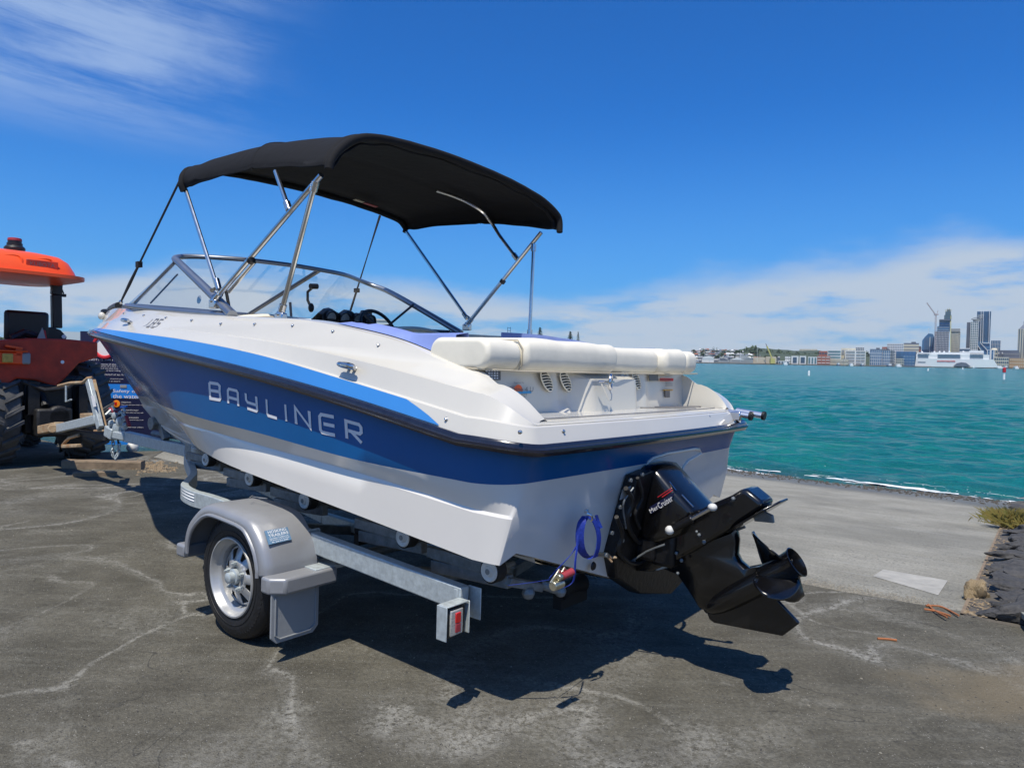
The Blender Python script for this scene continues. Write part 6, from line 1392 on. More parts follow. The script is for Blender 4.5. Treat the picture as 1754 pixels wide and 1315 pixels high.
# ---- towers
r, xa, xb, zb, zt = bld('glass_office_tower', 'dark blue glass tower with a sloped shoulder left of the tower crane', 1584, 1600, 577, 'glassblue', floors=16, cols=6, wm='bslate', style='mull', D=1190)
mb = MB(); s0 = W2(1579.5, 583, 1190)[0]; mb.prism([(s0, 1190, zb), (xa, 1190, zb), (xa, 1190, zt), (s0, 1190, W2(1580, 583, 1190)[1])], (0, 28, 0)); mb.prism([(xa, 1190, zt), (xb, 1190, zt), (xb-2, 1190, zt+5), (xa+6, 1190, W2(1590, 571, 1190)[1])], (0, 28, 0)); mb.build('shoulder', 'glassblue', r, smooth=0)
mb = MB(); mb.box(((xa+xb)/2+1, 1189, (zb+zt)/2), (.9, .6, zt-zb)); mb.cyl((W2(1590.5, 570, 1190)[0], 1195, zt), (W2(1590.7, 562, 1190)[0], 1195, W2(1590, 562, 1190)[1]), .35, n=5); mb.build('mast', 'bwhite', r)
# unfinished stepped tower
r, xa, xb, zb, zt = bld('unfinished_tower', 'unfinished stepped tower with a lattice crown beside the tower crane', 1601, 1626, 567, 'bslate', floors=20, cols=10, wm='bwhite', style='win', cw=.35, fh=.45, D=1170)
def stack(parts, D, depth, m, name, r, ribs=None):
    for (x0, x1, y0, y1) in parts:
        a = W2(x0, y1, D); b_ = W2(x1, y0, D); mb = MB(); mb.box(((a[0]+b_[0])/2, D+depth/2, (a[1]+b_[1])/2), (b_[0]-a[0], depth, b_[1]-a[1])); mb.build(name, m, r, smooth=0)
        if ribs:
            g = MB(); n = max(2, int((b_[1]-a[1])/4))
            for i in range(n): g.box(((a[0]+b_[0])/2, D+depth/2, a[1]+(b_[1]-a[1])*(i+.5)/n), (b_[0]-a[0]+.5, depth+.5, 1.0))
            g.build('floor_edge', ribs, r, smooth=0, merge=False, kind='stuff')
stack([(1604, 1626, 559, 567), (1607.5, 1626, 549, 559)], 1172, 24, 'glassblue', 'setback', r, 'bgrey')
stack([(1610, 1630.5, 547, 549)], 1168, 32, 'bslate', 'climbing_deck', r)
stack([(1613.5, 1626, 540, 547), (1615.5, 1625, 534, 540), (1618, 1624, 530.5, 534)], 1176, 16, 'glassteal', 'crown', r, 'bslate')
stack([(1618, 1624.5, 596, 547.5)][:0], 1176, 16, 'bbrick', 'hoist', r)
mb = MB(); 
for x_ in (1616, 1619, 1622, 1625): a = W2(x_, 534, 1176); b_ = W2(x_+.2, 527.5+abs(x_-1621)*.6, 1176); mb.cyl((a[0], 1176, a[1]), (b_[0], 1176, b_[1]), .4, n=4)
a = W2(1627, 620, 1170); b_ = W2(1628.6, 541, 1170); mb.beam((a[0]+1, 1169, a[1]), (b_[0], 1169, b_[1]), 1.2, 1.2, (0, 1, 0)); mb.build('hoist_mast', 'yellow', r)
# crane on it
cr_ = thing('tower_crane', 'luffing tower crane with a raised jib rising beside the unfinished tower', 'crane', (W2(1603, 622, 1165)[0], 1165, LANDZ))
def lattice(mb, a, b_, w, n):
    a = np.array(a, float); b_ = np.array(b_, float); d = b_-a; s_ = np.cross(d/np.linalg.norm(d), (0, 1, 0)); s_ /= np.linalg.norm(s_)
    for k_ in (-1, 1): mb.beam(a+s_*k_*w/2, b_+s_*k_*w/2, .45, .45, (0, 1, 0))
    for i in range(n): mb.beam(a+d*i/n+s_*w/2*(-1)**i, a+d*(i+1)/n-s_*w/2*(-1)**i, .3, .3, (0, 1, 0))
mb = MB(); p0, p1_ = W2(1602, 600, 1165), W2(1603, 539, 1165); lattice(mb, (p0[0], 1165, LANDZ), (p1_[0], 1165, p1_[1]), 2.0, 26); mb.build('mast', 'cranered', cr_, smooth=0)
mb = MB(); j0, j1 = W2(1602.8, 539.5, 1165), W2(1587.5, 518.6, 1165); lattice(mb, (j0[0], 1165, j0[1]), (j1[0], 1165, j1[1]), 1.3, 14); mb.build('jib', 'cranered', cr_, smooth=0)
mb = MB(); j0, j1 = W2(1602.5, 538.8, 1165), W2(1607, 538.6, 1165); mb.beam((j0[0]-2, 1165, j0[1]), (j1[0], 1165, j1[1]), 2, 1.8, (0, 0, 1)); k0, k1 = W2(1604, 538.5, 1165), W2(1607, 531.5, 1165); mb.beam((k0[0], 1165, k0[1]), (k1[0], 1165, k1[1]), .5, .5, (0, 1, 0)); mb.build('counter_jib', 'cranered', cr_, smooth=0)
r, xa, xb, zb, zt = bld('cream_hotel_tower', 'cream tower with a dark cornice right of the unfinished tower', 1629.8, 1645, 568, 'bcream', floors=18, cols=7, wm='glassdk', D=1200, cw=.5, fh=.55)
stack([(1629.5, 1645.5, 563, 568)], 1199, 34, 'bgrey', 'cornice', r)
r, xa, xb, zb, zt = bld('grey_office_tower', 'slate grey tower topped by an oval halo left of the tallest blue tower', 1656.5, 1663.5, 551.8, 'bslate', floors=22, cols=3, style='mull', wm='bslate', D=1210)
a = W2(1663.5, 551, 1209); b_ = W2(1674, 620, 1209); mb = MB(); mb.box(((a[0]+b_[0])/2, 1225, (a[1]+LANDZ)/2), (b_[0]-a[0], 34, a[1]-LANDZ)); mb.build('glass_wing', 'glassteal', r, smooth=0)
g = MB()
for i in range(26): g.box(((a[0]+b_[0])/2, 1225, LANDZ+(a[1]-LANDZ)*(i+.5)/26), (b_[0]-a[0]+.6, 35, .8))
for i in range(5): g.box((a[0]+(b_[0]-a[0])*i/4, 1225, (a[1]+LANDZ)/2), (.7, 35, a[1]-LANDZ))
g.build('wing_ribs', 'bwhite', r, smooth=0, merge=False, kind='stuff')
hc = W2(1666.5, 545.5, 1220); mb = MB(); mb.tube([(hc[0]+9*cos(t), 1220+14*sin(t), hc[1]+1.5*cos(t)+2.2*sin(t)) for t in np.linspace(0, 2*pi, 24, endpoint=False)], .8, 5, closed=True); mb.lathe([(0, 6), (4, 6), (4, 0)], (hc[0], 1220, W2(1666, 551.5, 1220)[1]), (0, 0, 1), 20); mb.build('halo', 'bgrey', r)
r, xa, xb, zb, zt = bld('blue_glass_skyscraper', 'tallest blue glass skyscraper with pale vertical fins', 1674, 1697.5, 533, 'glassblue', floors=38, cols=5, style='mull', wm='glassdk', D=1230, yb=604)
mb = MB()
for x_ in (1681.0, 1684.8, 1695.3): p0, p1_ = W2(x_-1.0, 588, 1229), W2(x_+.3, 532, 1229); mb.beam((p0[0], 1228, p0[1]), (p1_[0], 1228, p1_[1]), .9, .9, (0, 1, 0))
p0, p1_ = W2(1675, 540, 1229), W2(1686, 540, 1229); mb.beam((p0[0], 1228, p0[1]), (p1_[0], 1228, p1_[1]), .8, .8)
for (q0, q1) in (((1680, 587), (1692, 600)), ((1673, 588), (1690, 613)), ((1683.5, 587), (1696, 588))): p0, p1_ = W2(*q0, 1229), W2(*q1, 1229); mb.beam((p0[0], 1227, p0[1]), (p1_[0], 1227, p1_[1]), 1.0, 1.0, (0, 1, 0))
mb.build('fin', 'bwhite', r, smooth=0)
mb = MB(); q = [W2(*p, 1228) for p in ((1672.5, 585), (1697, 585), (1697, 606), (1692, 618), (1688, 614))]; mb.prism([(x, 1228.5, z) for x, z in q], (0, 20, 0)); mb.build('raked_base', 'glassblue', r, smooth=0)
bld('blue_ribbed_block', 'short blue block with white ribs right of the tallest skyscraper', 1697.5, 1714, 583, 'glassblue', floors=7, cols=6, style='mull', wm='bwhite', D=1240)
r, xa, xb, zb, zt = bld('cream_spire_tower', 'cream tower with a dark pyramid roof at the right edge', 1744.5, 1765, 563, 'bcream', floors=20, cols=5, wm='glassdk', D=1180, cw=.45, fh=.8)
mb = MB(); cx = (xa+xb)/2; mb.add([(xa+1, 1180, zt), (xb-1, 1180, zt), (xb-1, 1208, zt), (xa+1, 1208, zt), (cx-2, 1192, zt+8)], [(0, 1, 4), (1, 2, 4), (2, 3, 4), (3, 0, 4)]); mb.cyl((cx-2, 1192, zt+6), (cx-2, 1192, zt+13), .35, n=5); mb.build('spire', 'bslate', r, smooth=0)
# ---- waterfront, right to left
bld('glass_drum_building', 'round fronted pale building with blue glass beside the ship stern', 1690.8, 1703.5, 599, 'bwhite', floors=6, cols=2, wm='glassblue', D=1135, cw=.5, fh=.8)
r, *_ = bld('domed_cream_building', 'cream building with a rounded top behind the glass drum building', 1697, 1709, 599, 'bcream', floors=5, cols=3, D=1160)
mb = MB(); mb.ball(((_[0]+_[1])/2, 1175, _[3]), 6, 14, sq=(1, 1, .55)); mb.build('dome', 'bcream', r)
bld('slate_low_block', 'slate low block in front of the cream spire tower', 1718, 1747, 603, 'bslate', floors=4, cols=9, wm='bgrey', D=1150, fh=.25)
bld('slate_upper_block', 'dark slate block with pink roofline above the waterfront', 1708, 1744, 599.5, 'bslate', floors=3, cols=6, wm='bwhite', D=1170, cw=.3, fh=.3)
bld('cream_arcade_building', 'low cream arcade building on the quay', 1703.5, 1728, 611.5, 'bcream', floors=3, cols=7, D=1122, depth=18)
bld('orange_ferry_building', 'orange stone ferry building at the right edge of the quay', 1729, 1768, 613.5, 'bbrown', floors=3, cols=12, wm='bcream', D=1122, depth=20, cw=.4)
bld('white_quay_block', 'white block with ribbed top behind the cruise ship', 1644, 1662, 596, 'bwhite', floors=5, cols=5, D=1150, style='band')
bld('white_tiered_block', 'white tiered block behind the ship between grey tower and skyscraper', 1661, 1675, 599, 'bwhite', floors=6, cols=6, wm='bgrey', D=1145)
bld('navy_glass_office', 'navy glass office left of the cruise ship bow', 1535, 1569, 601.5, 'glassblue', floors=5, cols=5, wm='glassdk', style='mull', D=1145)
bld('navy_lower_office', 'dark blue lower office block directly beside the ship bow', 1547, 1567, 608, 'glassblue', floors=4, cols=4, wm='bwhite', D=1128, cw=.5, fh=.12)
bld('small_cream_office', 'small cream office in front of the navy glass office', 1535, 1548, 614, 'bcream', floors=3, cols=4, D=1122, depth=16)
bld('white_apartment_tower', 'white gridded apartment block rising behind the navy glass office', 1520, 1547, 588, 'bwhite', floors=9, cols=9, D=1190, cw=.5, fh=.5)
bld('grey_terrace_tower', 'grey terraced block with dark roof slabs left of the blue tower', 1548, 1574, 588.5, 'bgrey', floors=7, cols=3, style='band', wm='bcream', D=1195, roof='bslate')
bld('brick_side_block', 'narrow red brown block beside the grey terraced block', 1573, 1578, 593, 'bbrick', floors=5, cols=2, D=1194)
bld('blue_check_office', 'blue and white chequered office left of the white gridded block', 1490.5, 1511, 599, 'bwhite', floors=5, cols=6, wm='glassblue', D=1135, cw=.72, fh=.75, roof='bslate')
bld('blue_check_office', 'blue and white chequered office standing right against its twin', 1512, 1525, 600, 'bwhite', floors=5, cols=4, wm='glassblue', D=1136, cw=.72, fh=.75, roof='bslate')
bld('pale_lift_tower', 'pale blue grey slab at the right end of the chequered offices', 1525.5, 1532, 600, 'bgrey', floors=5, cols=2, D=1134)
bld('pink_roof_block', 'pinkish block showing above the chequered offices', 1511, 1526, 594, 'bbrick', floors=3, cols=4, wm='bgrey', D=1210)
bld('framed_white_office', 'large white framed office with grey glass bands', 1448, 1483, 600, 'bwhite', floors=5, cols=2, wm='bgrey', D=1132, cw=.86, fh=.62)
bld('cream_plant_block', 'cream upper block on the large white framed office', 1441, 1466, 596, 'bcream', floors=2, cols=4, wm='bgrey', D=1150)
bld('striped_teal_office', 'teal and white striped office left of the large framed office', 1417.8, 1441, 599.5, 'bwhite', floors=5, cols=1, wm='glassteal', D=1138, cw=.92, fh=.6)
bld('red_brick_block', 'red brick block behind the striped teal office', 1403, 1417, 601, 'bbrick', floors=3, cols=3, D=1150, fh=.3)
bld('long_stone_shed', 'long low stone coloured wharf shed', 1422, 1453, 614.5, 'beige', floors=1, cols=14, D=1122, depth=20, cw=.3, fh=.3)
bld('rusty_framed_block', 'low block with white frames and rusty panels', 1399.8, 1422, 609.5, 'bbrick', floors=3, cols=3, wm='bwhite', D=1124, depth=20, cw=.82, fh=.2)
bld('white_portal_building', 'white portal framed building beside the rusty panel block', 1384, 1399.5, 611, 'bwhite', floors=1, cols=3, wm='glassteal', D=1124, depth=20, cw=.6, fh=.8)
bld('white_box_house', 'white boxed building with one large dark window, right of its pair', 1369.5, 1381, 609.5, 'bwhite', floors=1, cols=1, wm='glassdk', D=1126, depth=20, cw=.62, fh=.7)
bld('white_box_house', 'white boxed building with one large dark window, left of its pair', 1355.5, 1367.8, 609.5, 'bwhite', floors=1, cols=1, wm='glassdk', D=1126, depth=20, cw=.55, fh=.7)
bld('pale_terrace_block', 'pale terrace block left of the two white boxed buildings', 1345, 1354, 610, 'bgrey', floors=3, cols=3, wm='bwhite', D=1128, depth=20)
bld('low_boathouse', 'low white boathouse on the quay right of the yellow crane', 1333, 1352, 618, 'bwhite', floors=1, cols=4, D=1118, depth=14)
bld('beige_silo_block', 'beige silo block behind the yellow crane, the right one', 1312, 1329, 610.5, 'beige', floors=1, cols=9, wm='bcream', D=1130, cw=.25, fh=.9)
bld('beige_silo_block', 'beige silo block left of the yellow crane', 1290.5, 1310.5, 611.5, 'beige', floors=1, cols=10, wm='bcream', D=1132, cw=.25, fh=.9)
bld('museum_building', 'long pale classical building on top of the wooded hill', 1369.5, 1400, 597.5, 'bcream', floors=1, cols=12, wm='bgrey', D=1500, depth=40, cw=.4, fh=.6, yb=604)
bld('hillside_block', 'pale apartment slab on the hill at the left of the skyline gap', 1466, 1480, 594.5, 'bwhite', floors=3, cols=5, D=1400, yb=604)
# cruise ship
cs = thing('cruise_ship', 'white cruise ship moored along the city quay', 'ship', (W2(1635, 628, 1110)[0], 1110, SEAZ))
def shipbox(x0, x1, y0, y1, D0, D1, name, m='shipw', bevel=0):
    a = W2(x0, y1, 1110); b_ = W2(x1, y0, 1110); mb = MB(); mb.box(((a[0]+b_[0])/2, (D0+D1)/2, (a[1]+b_[1])/2), (b_[0]-a[0], D1-D0, b_[1]-a[1])); return mb.build(name, m, cs, smooth=0)
q = [W2(*p, 1110) for p in ((1565.5, 627.5), (1568, 613), (1700, 616), (1708, 629.5))]; mb = MB(); mb.prism([(x, 1100, max(z, SEAZ-.5)) for x, z in q], (0, 26, 0)); mb.build('hull', 'shipw', cs, smooth=0)
shipbox(1568, 1693, 608, 614.5, 1102, 1124, 'lower_decks'); shipbox(1569.5, 1594, 603.5, 608.5, 1103, 1123, 'bridge'); shipbox(1594, 1683, 604.2, 608.5, 1104, 1122, 'upper_decks'); shipbox(1660, 1684, 601, 605, 1105, 1121, 'aft_decks')
g = MB()
for i, y in enumerate((605.4, 607.2, 609.2, 611.2, 613.2)):
    for (x0, x1) in (((1571, 1590), (1606, 1645), (1661, 1683)) if y > 608 or i == 1 else ((1571, 1592), (1661, 1683))):
        a = W2(x0, y, 1110); b_ = W2(x1, y, 1110); g.box(((a[0]+b_[0])/2, 1101.6, (a[1]+b_[1])/2), (b_[0]-a[0], .8, .55))
g.build('balcony_row', 'bslate', cs, smooth=0, merge=False, kind='stuff')
mb = MB(); a = W2(1571, 619.6, 1110); b_ = W2(1585, 619.8, 1110); mb.box(((a[0]+b_[0])/2, 1099.7, a[1]), (b_[0]-a[0], .6, .6)); mb.build('hull_slot', 'bslate', cs, smooth=0)
mb = MB()
for i in range(15):
    a = W2(1606+i*2.1, 618.4+(i > 7)*.2, 1110); mb.box((a[0], 1099.6, a[1]), (1.2, .5, 2.0))
mb.build('hull_mark', 'redp', cs, smooth=0)
q = [W2(*p, 1108) for p in ((1634, 627), (1640, 622), (1648, 620.5), (1656, 621.5), (1664, 628))]; mb = MB(); mb.prism([(x, 1094, z) for x, z in q], (0, 5, 0)); mb.build('shore_canopy', 'bslate', cs, smooth=0)
mb = MB()
for px in (1578, 1600, 1609, 1617, 1626, 1650): a = W2(px, 603, 1110); mb.ball((a[0], 1112, a[1]+.3), 1.8, 8)
mb.build('radome', 'shipw', cs); face(cs, 1110)
# small craft by the quay
for i, (px, w, col) in enumerate(((1672, 12, 'shipw'), (1684, 13, 'shipw'), (1712, 14, 'shipw'), (1724, 7, 'bslate'), (1742, 7, 'shipw'), (1437, 5, 'bslate'), (1459, 6, 'shipw'), (1525, 8, 'bslate'), (1540, 9, 'shipw'), (1478, 5, 'bslate'), (1346, 7, 'shipw'))):
    D = 1088; y = base_y(px)-.2; a = W2(px-w/2, y, D); b_ = W2(px+w/2, y, D); L_ = b_[0]-a[0]; cx = (a[0]+b_[0])/2
    f = thing('ferry' if w > 9 else 'launch', 'small ferry or launch lying at the city quay', 'boat', (cx, D, SEAZ), group='small boats along the city quay')
    mb = MB(); mb.prism([(cx-L_/2, D, SEAZ+2.0), (cx-L_*.42, D, SEAZ-.2), (cx+L_*.45, D, SEAZ-.2), (cx+L_/2, D, SEAZ+2.4)], (0, 5, 0)); mb.build('hull', col, f, smooth=0)
    mb = MB(); mb.box((cx, D+2.5, SEAZ+3.2), (L_*.6, 4, 2.2)); mb.build('cabin', 'shipw', f, smooth=0)
# yellow crane
yc = thing('quay_crane', 'yellow quay crane with a leaning boom at the silo wharf', 'crane', (W2(1322, 621, 1118)[0], 1118, LANDZ))
mb = MB(); a = W2(1322.3, 614, 1118); b_ = W2(1313.6, 592.8, 1118); mb.beam((a[0], 1118, a[1]), (b_[0], 1118, b_[1]), 1.9, 1.6, (0, 1, 0)); mb.build('boom', 'yellow', yc, smooth=0)
mb = MB(); mb.box((a[0]+1, 1119, (a[1]+LANDZ)/2), (7, 5, a[1]-LANDZ)); mb.build('machine_house', 'yellow', yc, smooth=0)
mb = MB(); c_ = W2(1311.7, 588.5, 1118); mb.beam((b_[0], 1118, b_[1]), (c_[0], 1118, c_[1]), .8, .8, (0, 1, 0)); mb.build('boom_tip', 'bslate', yc, smooth=0)
# marker posts in the harbour
def marker(px, yt, yb, w, label, red=False):
    D = 2.77*FPX/max(3.2, (yb-(613.5+(px-877)*.01746))); a = W2(px, yb, D); b_ = W2(px, yt, D); hgt = b_[1]-SEAZ; rr_ = w*D/FPX/2
    r = thing('channel_marker', label, 'marker post', (a[0], D, SEAZ)); mb = MB(); mb.lathe([(-1, rr_), (hgt*.75, rr_), (hgt*.98, rr_*.8), (hgt, 0)], (a[0], D, SEAZ), (0, 0, 1), 12); mb.build('post', 'white', r)
    if red: mb = MB(); mb.lathe([(hgt*.62, rr_*1.5), (hgt*.98, rr_*1.6), (hgt*1.04, 0)], (a[0], D, SEAZ), (0, 0, 1), 12, caps=False); mb.build('topmark', 'redp', r)
marker(1385.5, 634.5, 643, 3.2, 'white marker post standing in the water below the white portal building'); marker(1589.6, 631, 635, 2.0, 'short white marker post off the ship bow'); marker(1649, 629, 632.5, 1.8, 'tiny white marker post off the ship midships'); marker(1719.5, 630, 650, 3.4, 'red topped white marker post at the right of the harbour', True)
# ---- land
M['land'] = M['hillg']
def ridge(name, pts, D, depth, m='hillg', z0=None, far=None):
    n = 220; xs = np.linspace(pts[0][0], pts[-1][0], n); ys = np.interp(xs, [p[0] for p in pts], [p[1] for p in pts]); rows_ = []
    for f, k_ in ((0, 0), (.12, .35), (.3, .7), (.5, .95), (.62, 1.0), (.8, .8), (1, .0)):
        r_ = []
        for i in range(n):
            Dd = D+depth*f; p = wp(xs[i], ys[i]+.8*noise.noise(Vector((xs[i]*.12, f*4, 1)))+.5*noise.noise(Vector((xs[i]*.5, f*9, 1))), D+depth*.62); x = wp(xs[i], ys[i], D+depth*.62)[0]*Dd/(D+depth*.62)
            r_.append((x, Dd, SEAZ-.6+(p[2]-SEAZ+.6)*k_))
        rows_.append(r_)
    g = MB(); g.grid(rows_); return g.build(name, m, None, smooth=80, kind='structure')
ridge('city_hill', [(1150, 603), (1186, 602), (1230, 600), (1262, 600), (1275, 597), (1290, 593.5), (1303, 596), (1318, 597), (1340, 599), (1365, 601), (1400, 600), (1430, 603), (1500, 606), (1560, 608), (1640, 610), (1760, 614), (1900, 618)], 1180, 500)
ridge('far_left_hill', [(-900, 577), (-300, 578), (-60, 577), (0, 578), (20, 577), (40, 580), (160, 586), (400, 588), (700, 596), (1000, 606), (1130, 612), (1150, 616)], 640, 300)
g = MB(); a = W2(-900, 600, 1100)[0]; b_ = W2(1970, 640, 1100)[0]; g.grid([[(a, 1118, SEAZ-1), (b_, 1118, SEAZ-1)], [(a, 1118, LANDZ), (b_, 1118, LANDZ)], [(a, 1700, LANDZ+1), (b_, 1700, LANDZ+1)]]); g.build('quay', 'quay', None, smooth=0, kind='structure')
# headland behind the boat (only its trees rise over the gunwale)
def crown(mb, c, r, n, sz, flat=1.):
    for i in range(n):
        d = np.array([random.gauss(0, 1) for _ in range(3)]); d /= np.linalg.norm(d); q = np.array(c)+d*r*random.uniform(.45, 1.05)*np.array([1, 1, flat]); u_ = np.array([random.gauss(0, 1) for _ in range(3)]); u_ /= np.linalg.norm(u_); v_ = np.cross(u_, d); v_ /= np.linalg.norm(v_)+1e-9; s_ = sz*random.uniform(.6, 1.3)
        mb.add([q-u_*s_, q+v_*s_*.8, q+u_*s_, q-v_*s_*.8], [(0, 1, 2, 3)])
def tree(px, yt, w, D, label, grp, yb=None):
    t_ = W2(px, yt, D); zb = LANDZ if yb is None else W2(px, yb, D)[1]; h = t_[1]-zb; rw = w*D/FPX/2
    r = thing('tree', label, 'tree', (t_[0], D, zb), group=grp); mb = MB(); mb.cyl((t_[0], D, zb-1), (t_[0], D, zb+h*.6), .35, .15, 6); mb.build('trunk', 'bark', r)
    mb = MB(); crown(mb, (t_[0], D, zb+h*.68), rw, 90, rw*.28, h*.34/rw); crown(mb, (t_[0]-rw*.5, D, zb+h*.5), rw*.6, 40, rw*.25); crown(mb, (t_[0]+rw*.5, D, zb+h*.52), rw*.6, 40, rw*.25); mb.build('crown', 'leaf', r, smooth=0, merge=False)
def pine(px, yt, yb, w, D, label, grp=None):
    t_ = W2(px, yt, D); b_ = W2(px, yb, D); h = t_[1]-b_[1]; rw = w*D/FPX/2; r = thing('norfolk_pine', label, 'tree', (t_[0], D, b_[1]), group=grp)
    mb = MB(); mb.cyl((t_[0], D, b_[1]-2), (t_[0], D, t_[1]), .30, .04, 7); mb.build('trunk', 'bark', r); mb = MB(); n = 15
    for i in range(n):
        f = i/(n-1); z = b_[1]+h*(.12+.86*f); rr_ = rw*(1-f)**.75*random.uniform(.85, 1.12)+.12
        for k_ in range(9):
            a = 2*pi*k_/9+i*.7+random.uniform(-.2, .2)
            for s_ in np.linspace(.25, 1, 4):
                q = np.array([t_[0]+cos(a)*rr_*s_, D+sin(a)*rr_*s_, z-.10*h/n*s_*3+.25*s_*s_]); e = rw*.17*(1.1-s_*.4)
                for _ in range(3): d = np.array([random.gauss(0, 1), random.gauss(0, 1), random.gauss(0, .7)])*e; d2 = np.array([random.gauss(0, 1), random.gauss(0, 1), random.gauss(0, .7)])*e; mb.add([q-d*.6, q+d2*.5, q+d*.6, q-d2*.5], [(0, 1, 2, 3)])
    mb.build('crown', 'pine', r, smooth=0, merge=False)
pine(925, 561, 600, 17, 240, 'leftmost Norfolk pine above the boat cushion, beside the rear canopy strut'); pine(977, 568, 602, 15, 250, 'middle Norfolk pine above the boat cushion, widest of the close pair'); pine(990.5, 568.5, 603, 9, 262, 'slim Norfolk pine just right of the wider one')
ridge('headland', [(640, 600), (760, 592), (860, 594), (960, 598), (1050, 604), (1110, 610), (1140, 616.5)], 225, 90)
gc = thing('gantry_crane', 'small blue gantry crane mast showing over the gunwale by the rear canopy strut', 'crane', (W2(872, 600, 300)[0], 300, LANDZ)); mb = MB()
for x_ in (869.3, 875): a = W2(x_, 600, 300); b_ = W2(x_+(-.5 if x_ > 872 else .3), 560, 300); mb.beam((a[0], 300, a[1]), (b_[0], 300, b_[1]), .22, .22, (0, 1, 0))
for y in (561, 566, 571): a = W2(869.5, y, 300); b_ = W2(874.8, y+1, 300); mb.beam((a[0], 300, a[1]), (b_[0], 300, b_[1]), .18, .18)
mb.build('mast', 'glassblue', gc, smooth=0)
tg = 'trees on the far hillside'
for px, yt, w in ((1204, 596, 9), (1222, 594.5, 6), (1228, 594, 5), (1240, 599, 10), (1262, 600, 9), (1280, 594, 14), (1290, 591.5, 15), (1300, 596, 12), (1335, 598, 12), (1350, 601, 14), (1366, 602, 13), (1405, 601, 16), (1416, 602, 10), (1485, 602, 10), (1190, 601, 9), (1250, 601, 8), (1320, 598, 12), (1380, 604, 16), (1395, 605, 14), (1340, 604, 16), (1357, 606, 14)):
    tree(px, yt, w, 1330, 'green tree crown on the far wooded hillside', tg)
for px, yt, w in ((2, 577, 12), (12, 576, 10), (24, 577, 11), (-14, 576, 14), (145, 583, 10)): tree(px, yt, w, 600, 'low tree on the headland behind the tractor', 'trees behind the tractor')
# small houses on the far slope
hg = 'small houses on the far slope'
random.seed(11); wallm = ['bwhite', 'bcream', 'bgrey', 'beige', 'bwhite', 'bslate']; roofm = ['roofg', 'roofr', 'bslate', 'bwhite', 'roofg']
for row_, (D, yb, n, x0, x1) in enumerate(((1128, 621, 20, 1187, 1288), (1190, 616.5, 26, 1180, 1335), (1260, 611, 24, 1180, 1300), (1330, 607, 22, 1182, 1275), (1400, 603.5, 16, 1184, 1262))):
    for i in range(n):
        px = x0+(x1-x0)*(i+random.uniform(.1, .9))/n; w = random.uniform(3.5, 9); h = random.uniform(2.6, 5.0); a = W2(px-w/2, yb, D); b_ = W2(px+w/2, yb-h, D); cx = (a[0]+b_[0])/2; ww = b_[0]-a[0]; hh = max(2.5, b_[1]-a[1])
        r = thing('house', 'small pale house on the far slope across the harbour', 'house', (cx, D, a[1]), group=hg); face(r, D)
        mb = MB(); mb.box((cx, D+4, a[1]+hh/2-2), (ww, 8, hh+4)); mb.build('wall', random.choice(wallm), r, smooth=0)
        rh = random.uniform(.8, 2.2); mb = MB(); z = a[1]+hh; mb.add([(cx-ww*.54, D-.5, z), (cx+ww*.54, D-.5, z), (cx+ww*.54, D+8.5, z), (cx-ww*.54, D+8.5, z), (cx-ww*.4, D+4, z+rh), (cx+ww*.4, D+4, z+rh)], [(0, 1, 5, 4), (1, 2, 5), (2, 3, 4, 5), (3, 0, 4), (0, 3, 2, 1)]); mb.build('roof', random.choice(roofm), r, smooth=0)
        if w > 4.5:
            mb = MB(); k_ = int(w/1.6)
            for j in range(k_): mb.box((cx-ww/2+ww*(j+.5)/k_, D-.1, a[1]+hh*.5), (ww/k_*.45, .4, hh*.35))
            mb.build('window', 'glassdk', r, smooth=0, merge=False)
for px, yt, w in [(random.uniform(1184, 1345), random.uniform(598, 612), random.uniform(5, 9)) for _ in range(34)]: tree(px, yt, w, random.choice((1160, 1215, 1290, 1365)), 'green tree crown among the houses on the far slope', 'trees among the far houses', yb=yt+6)
for px in (1207, 1216, 1233, 1247, 1252, 1268, 1297, 1446, 1474, 1531, 1652):
    a = W2(px, 620, 1116); b_ = W2(px+.2, random.uniform(593, 602), 1116); mb = MB(); mb.cyl((a[0], 1116, a[1]), (b_[0], 1116, b_[1]), .22, .12, 5); root_mesh(mb, 'mast', 'bwhite', (a[0], 1116, a[1]), label='thin pale mast rising over the far waterfront', cat='mast', group='masts along the far waterfront')
def shed(px0, px1, yt, label, m='bwhite', dome=False):
    D = 1124; a = W2(px0, yt, D); b_ = W2(px1, yt, D); cx = (a[0]+b_[0])/2; w = b_[0]-a[0]; r = thing('wharf_shed', label, 'shed', (cx, D, LANDZ)); face(r, D); hh = a[1]-LANDZ
    mb = MB(); mb.box((cx, D+9, LANDZ+hh*.28), (w, 18, hh*.56)); mb.build('wall', 'bgrey' if not dome else m, r, smooth=0)
    mb = MB(); P = [(cx-w/2*cos(t), D-.3, LANDZ+hh*.55+hh*.45*(sin(t) if dome else (1-abs(cos(t))))) for t in np.linspace(0, pi, 13)]; mb.prism(P, (0, 19, 0)); mb.build('roof', m, r, smooth=30)
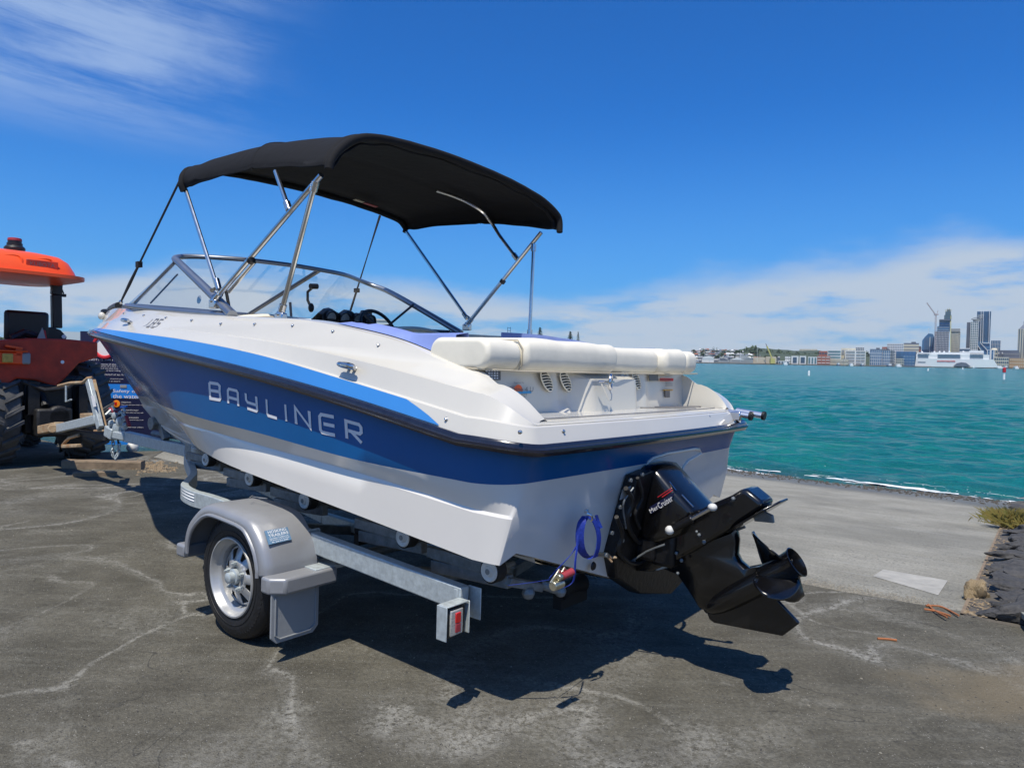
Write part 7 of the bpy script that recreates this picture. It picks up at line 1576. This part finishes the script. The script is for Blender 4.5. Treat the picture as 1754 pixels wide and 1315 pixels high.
shed(1203, 1223, 609.5, 'white domed shed on the far wharf', dome=True); shed(1249, 1276, 612, 'wide white roofed shed right of the domed shed'); shed(1258, 1290, 608, 'grey swept roof shed beside the beige silos', 'roofg'); shed(1230, 1248, 613, 'dark low shed between the domed and the wide white roofed shed', 'bslate')
# white yard buildings left, behind the tractor
r, xa, xb, za, zt = bld('white_shed', 'white shed with faint lettering behind the tractor roll bar', 50, 139, 566.5, 'bwhite', D=60, depth=14, floors=1, cols=1, wm='bwhite', cw=.01, fh=.01)
mb = MB(); o = wp(118, 586, 59.9); text(mb, 'CITIES', o, (1, 0, 0), (0, 0, 1), width=16*60/FPX, height=3*60/FPX); mb.build('wall_lettering', 'grey', r, smooth=0)
r, *_ = bld('white_control_tower', 'round white tower left of the white shed', 32, 45, 563, 'bwhite', D=90, depth=1.0, floors=4, cols=2, wm='bgrey', cw=.3, fh=.2)
c = W2(38.5, 560, 90); mb = MB(); mb.lathe([(-.55, .52), (-.2, .52), (-.2, .56), (0, .56), (.22, .53), (.25, 0)], (c[0], 90.5, c[1]), (0, 0, 1), 20); mb.build('cap', 'bwhite', r); mb = MB(); mb.lathe([(-.38, .50), (-.2, .50)], (c[0], 90.5, c[1]), (0, 0, 1), 20); mb.build('window_ring', 'bslate', r)
r, *_ = bld('white_flats', 'white block of flats seen through the windscreen beside the helm', 644, 666, 546, 'bwhite', D=660, depth=20, floors=9, cols=5, wm='bgrey', style='band', fh=.4)
# ================================================================== HARBOUR AIR
hm = bpy.data.materials.new('thin_sea_haze'); hm.use_nodes = True; t = hm.node_tree; t.nodes.clear(); o_ = t.nodes.new('ShaderNodeOutputMaterial'); pvn = t.nodes.new('ShaderNodeVolumePrincipled')
pvn.inputs['Color'].default_value = (.86, .92, 1, 1); pvn.inputs['Density'].default_value = .00006; pvn.inputs['Anisotropy'].default_value = .2; t.links.new(pvn.outputs[0], o_.inputs['Volume'])
mb = MB(); mb.box((0, 0, 90), (5200, 5200, 190)); mb.V = [(x, y, -4.4 if z < 0 else 180.) for x, y, z in mb.V]; hz_ = mb.build('haze', hm, None, smooth=0, kind='stuff'); props(hz_, 'thin pale sea haze over the harbour', 'haze')
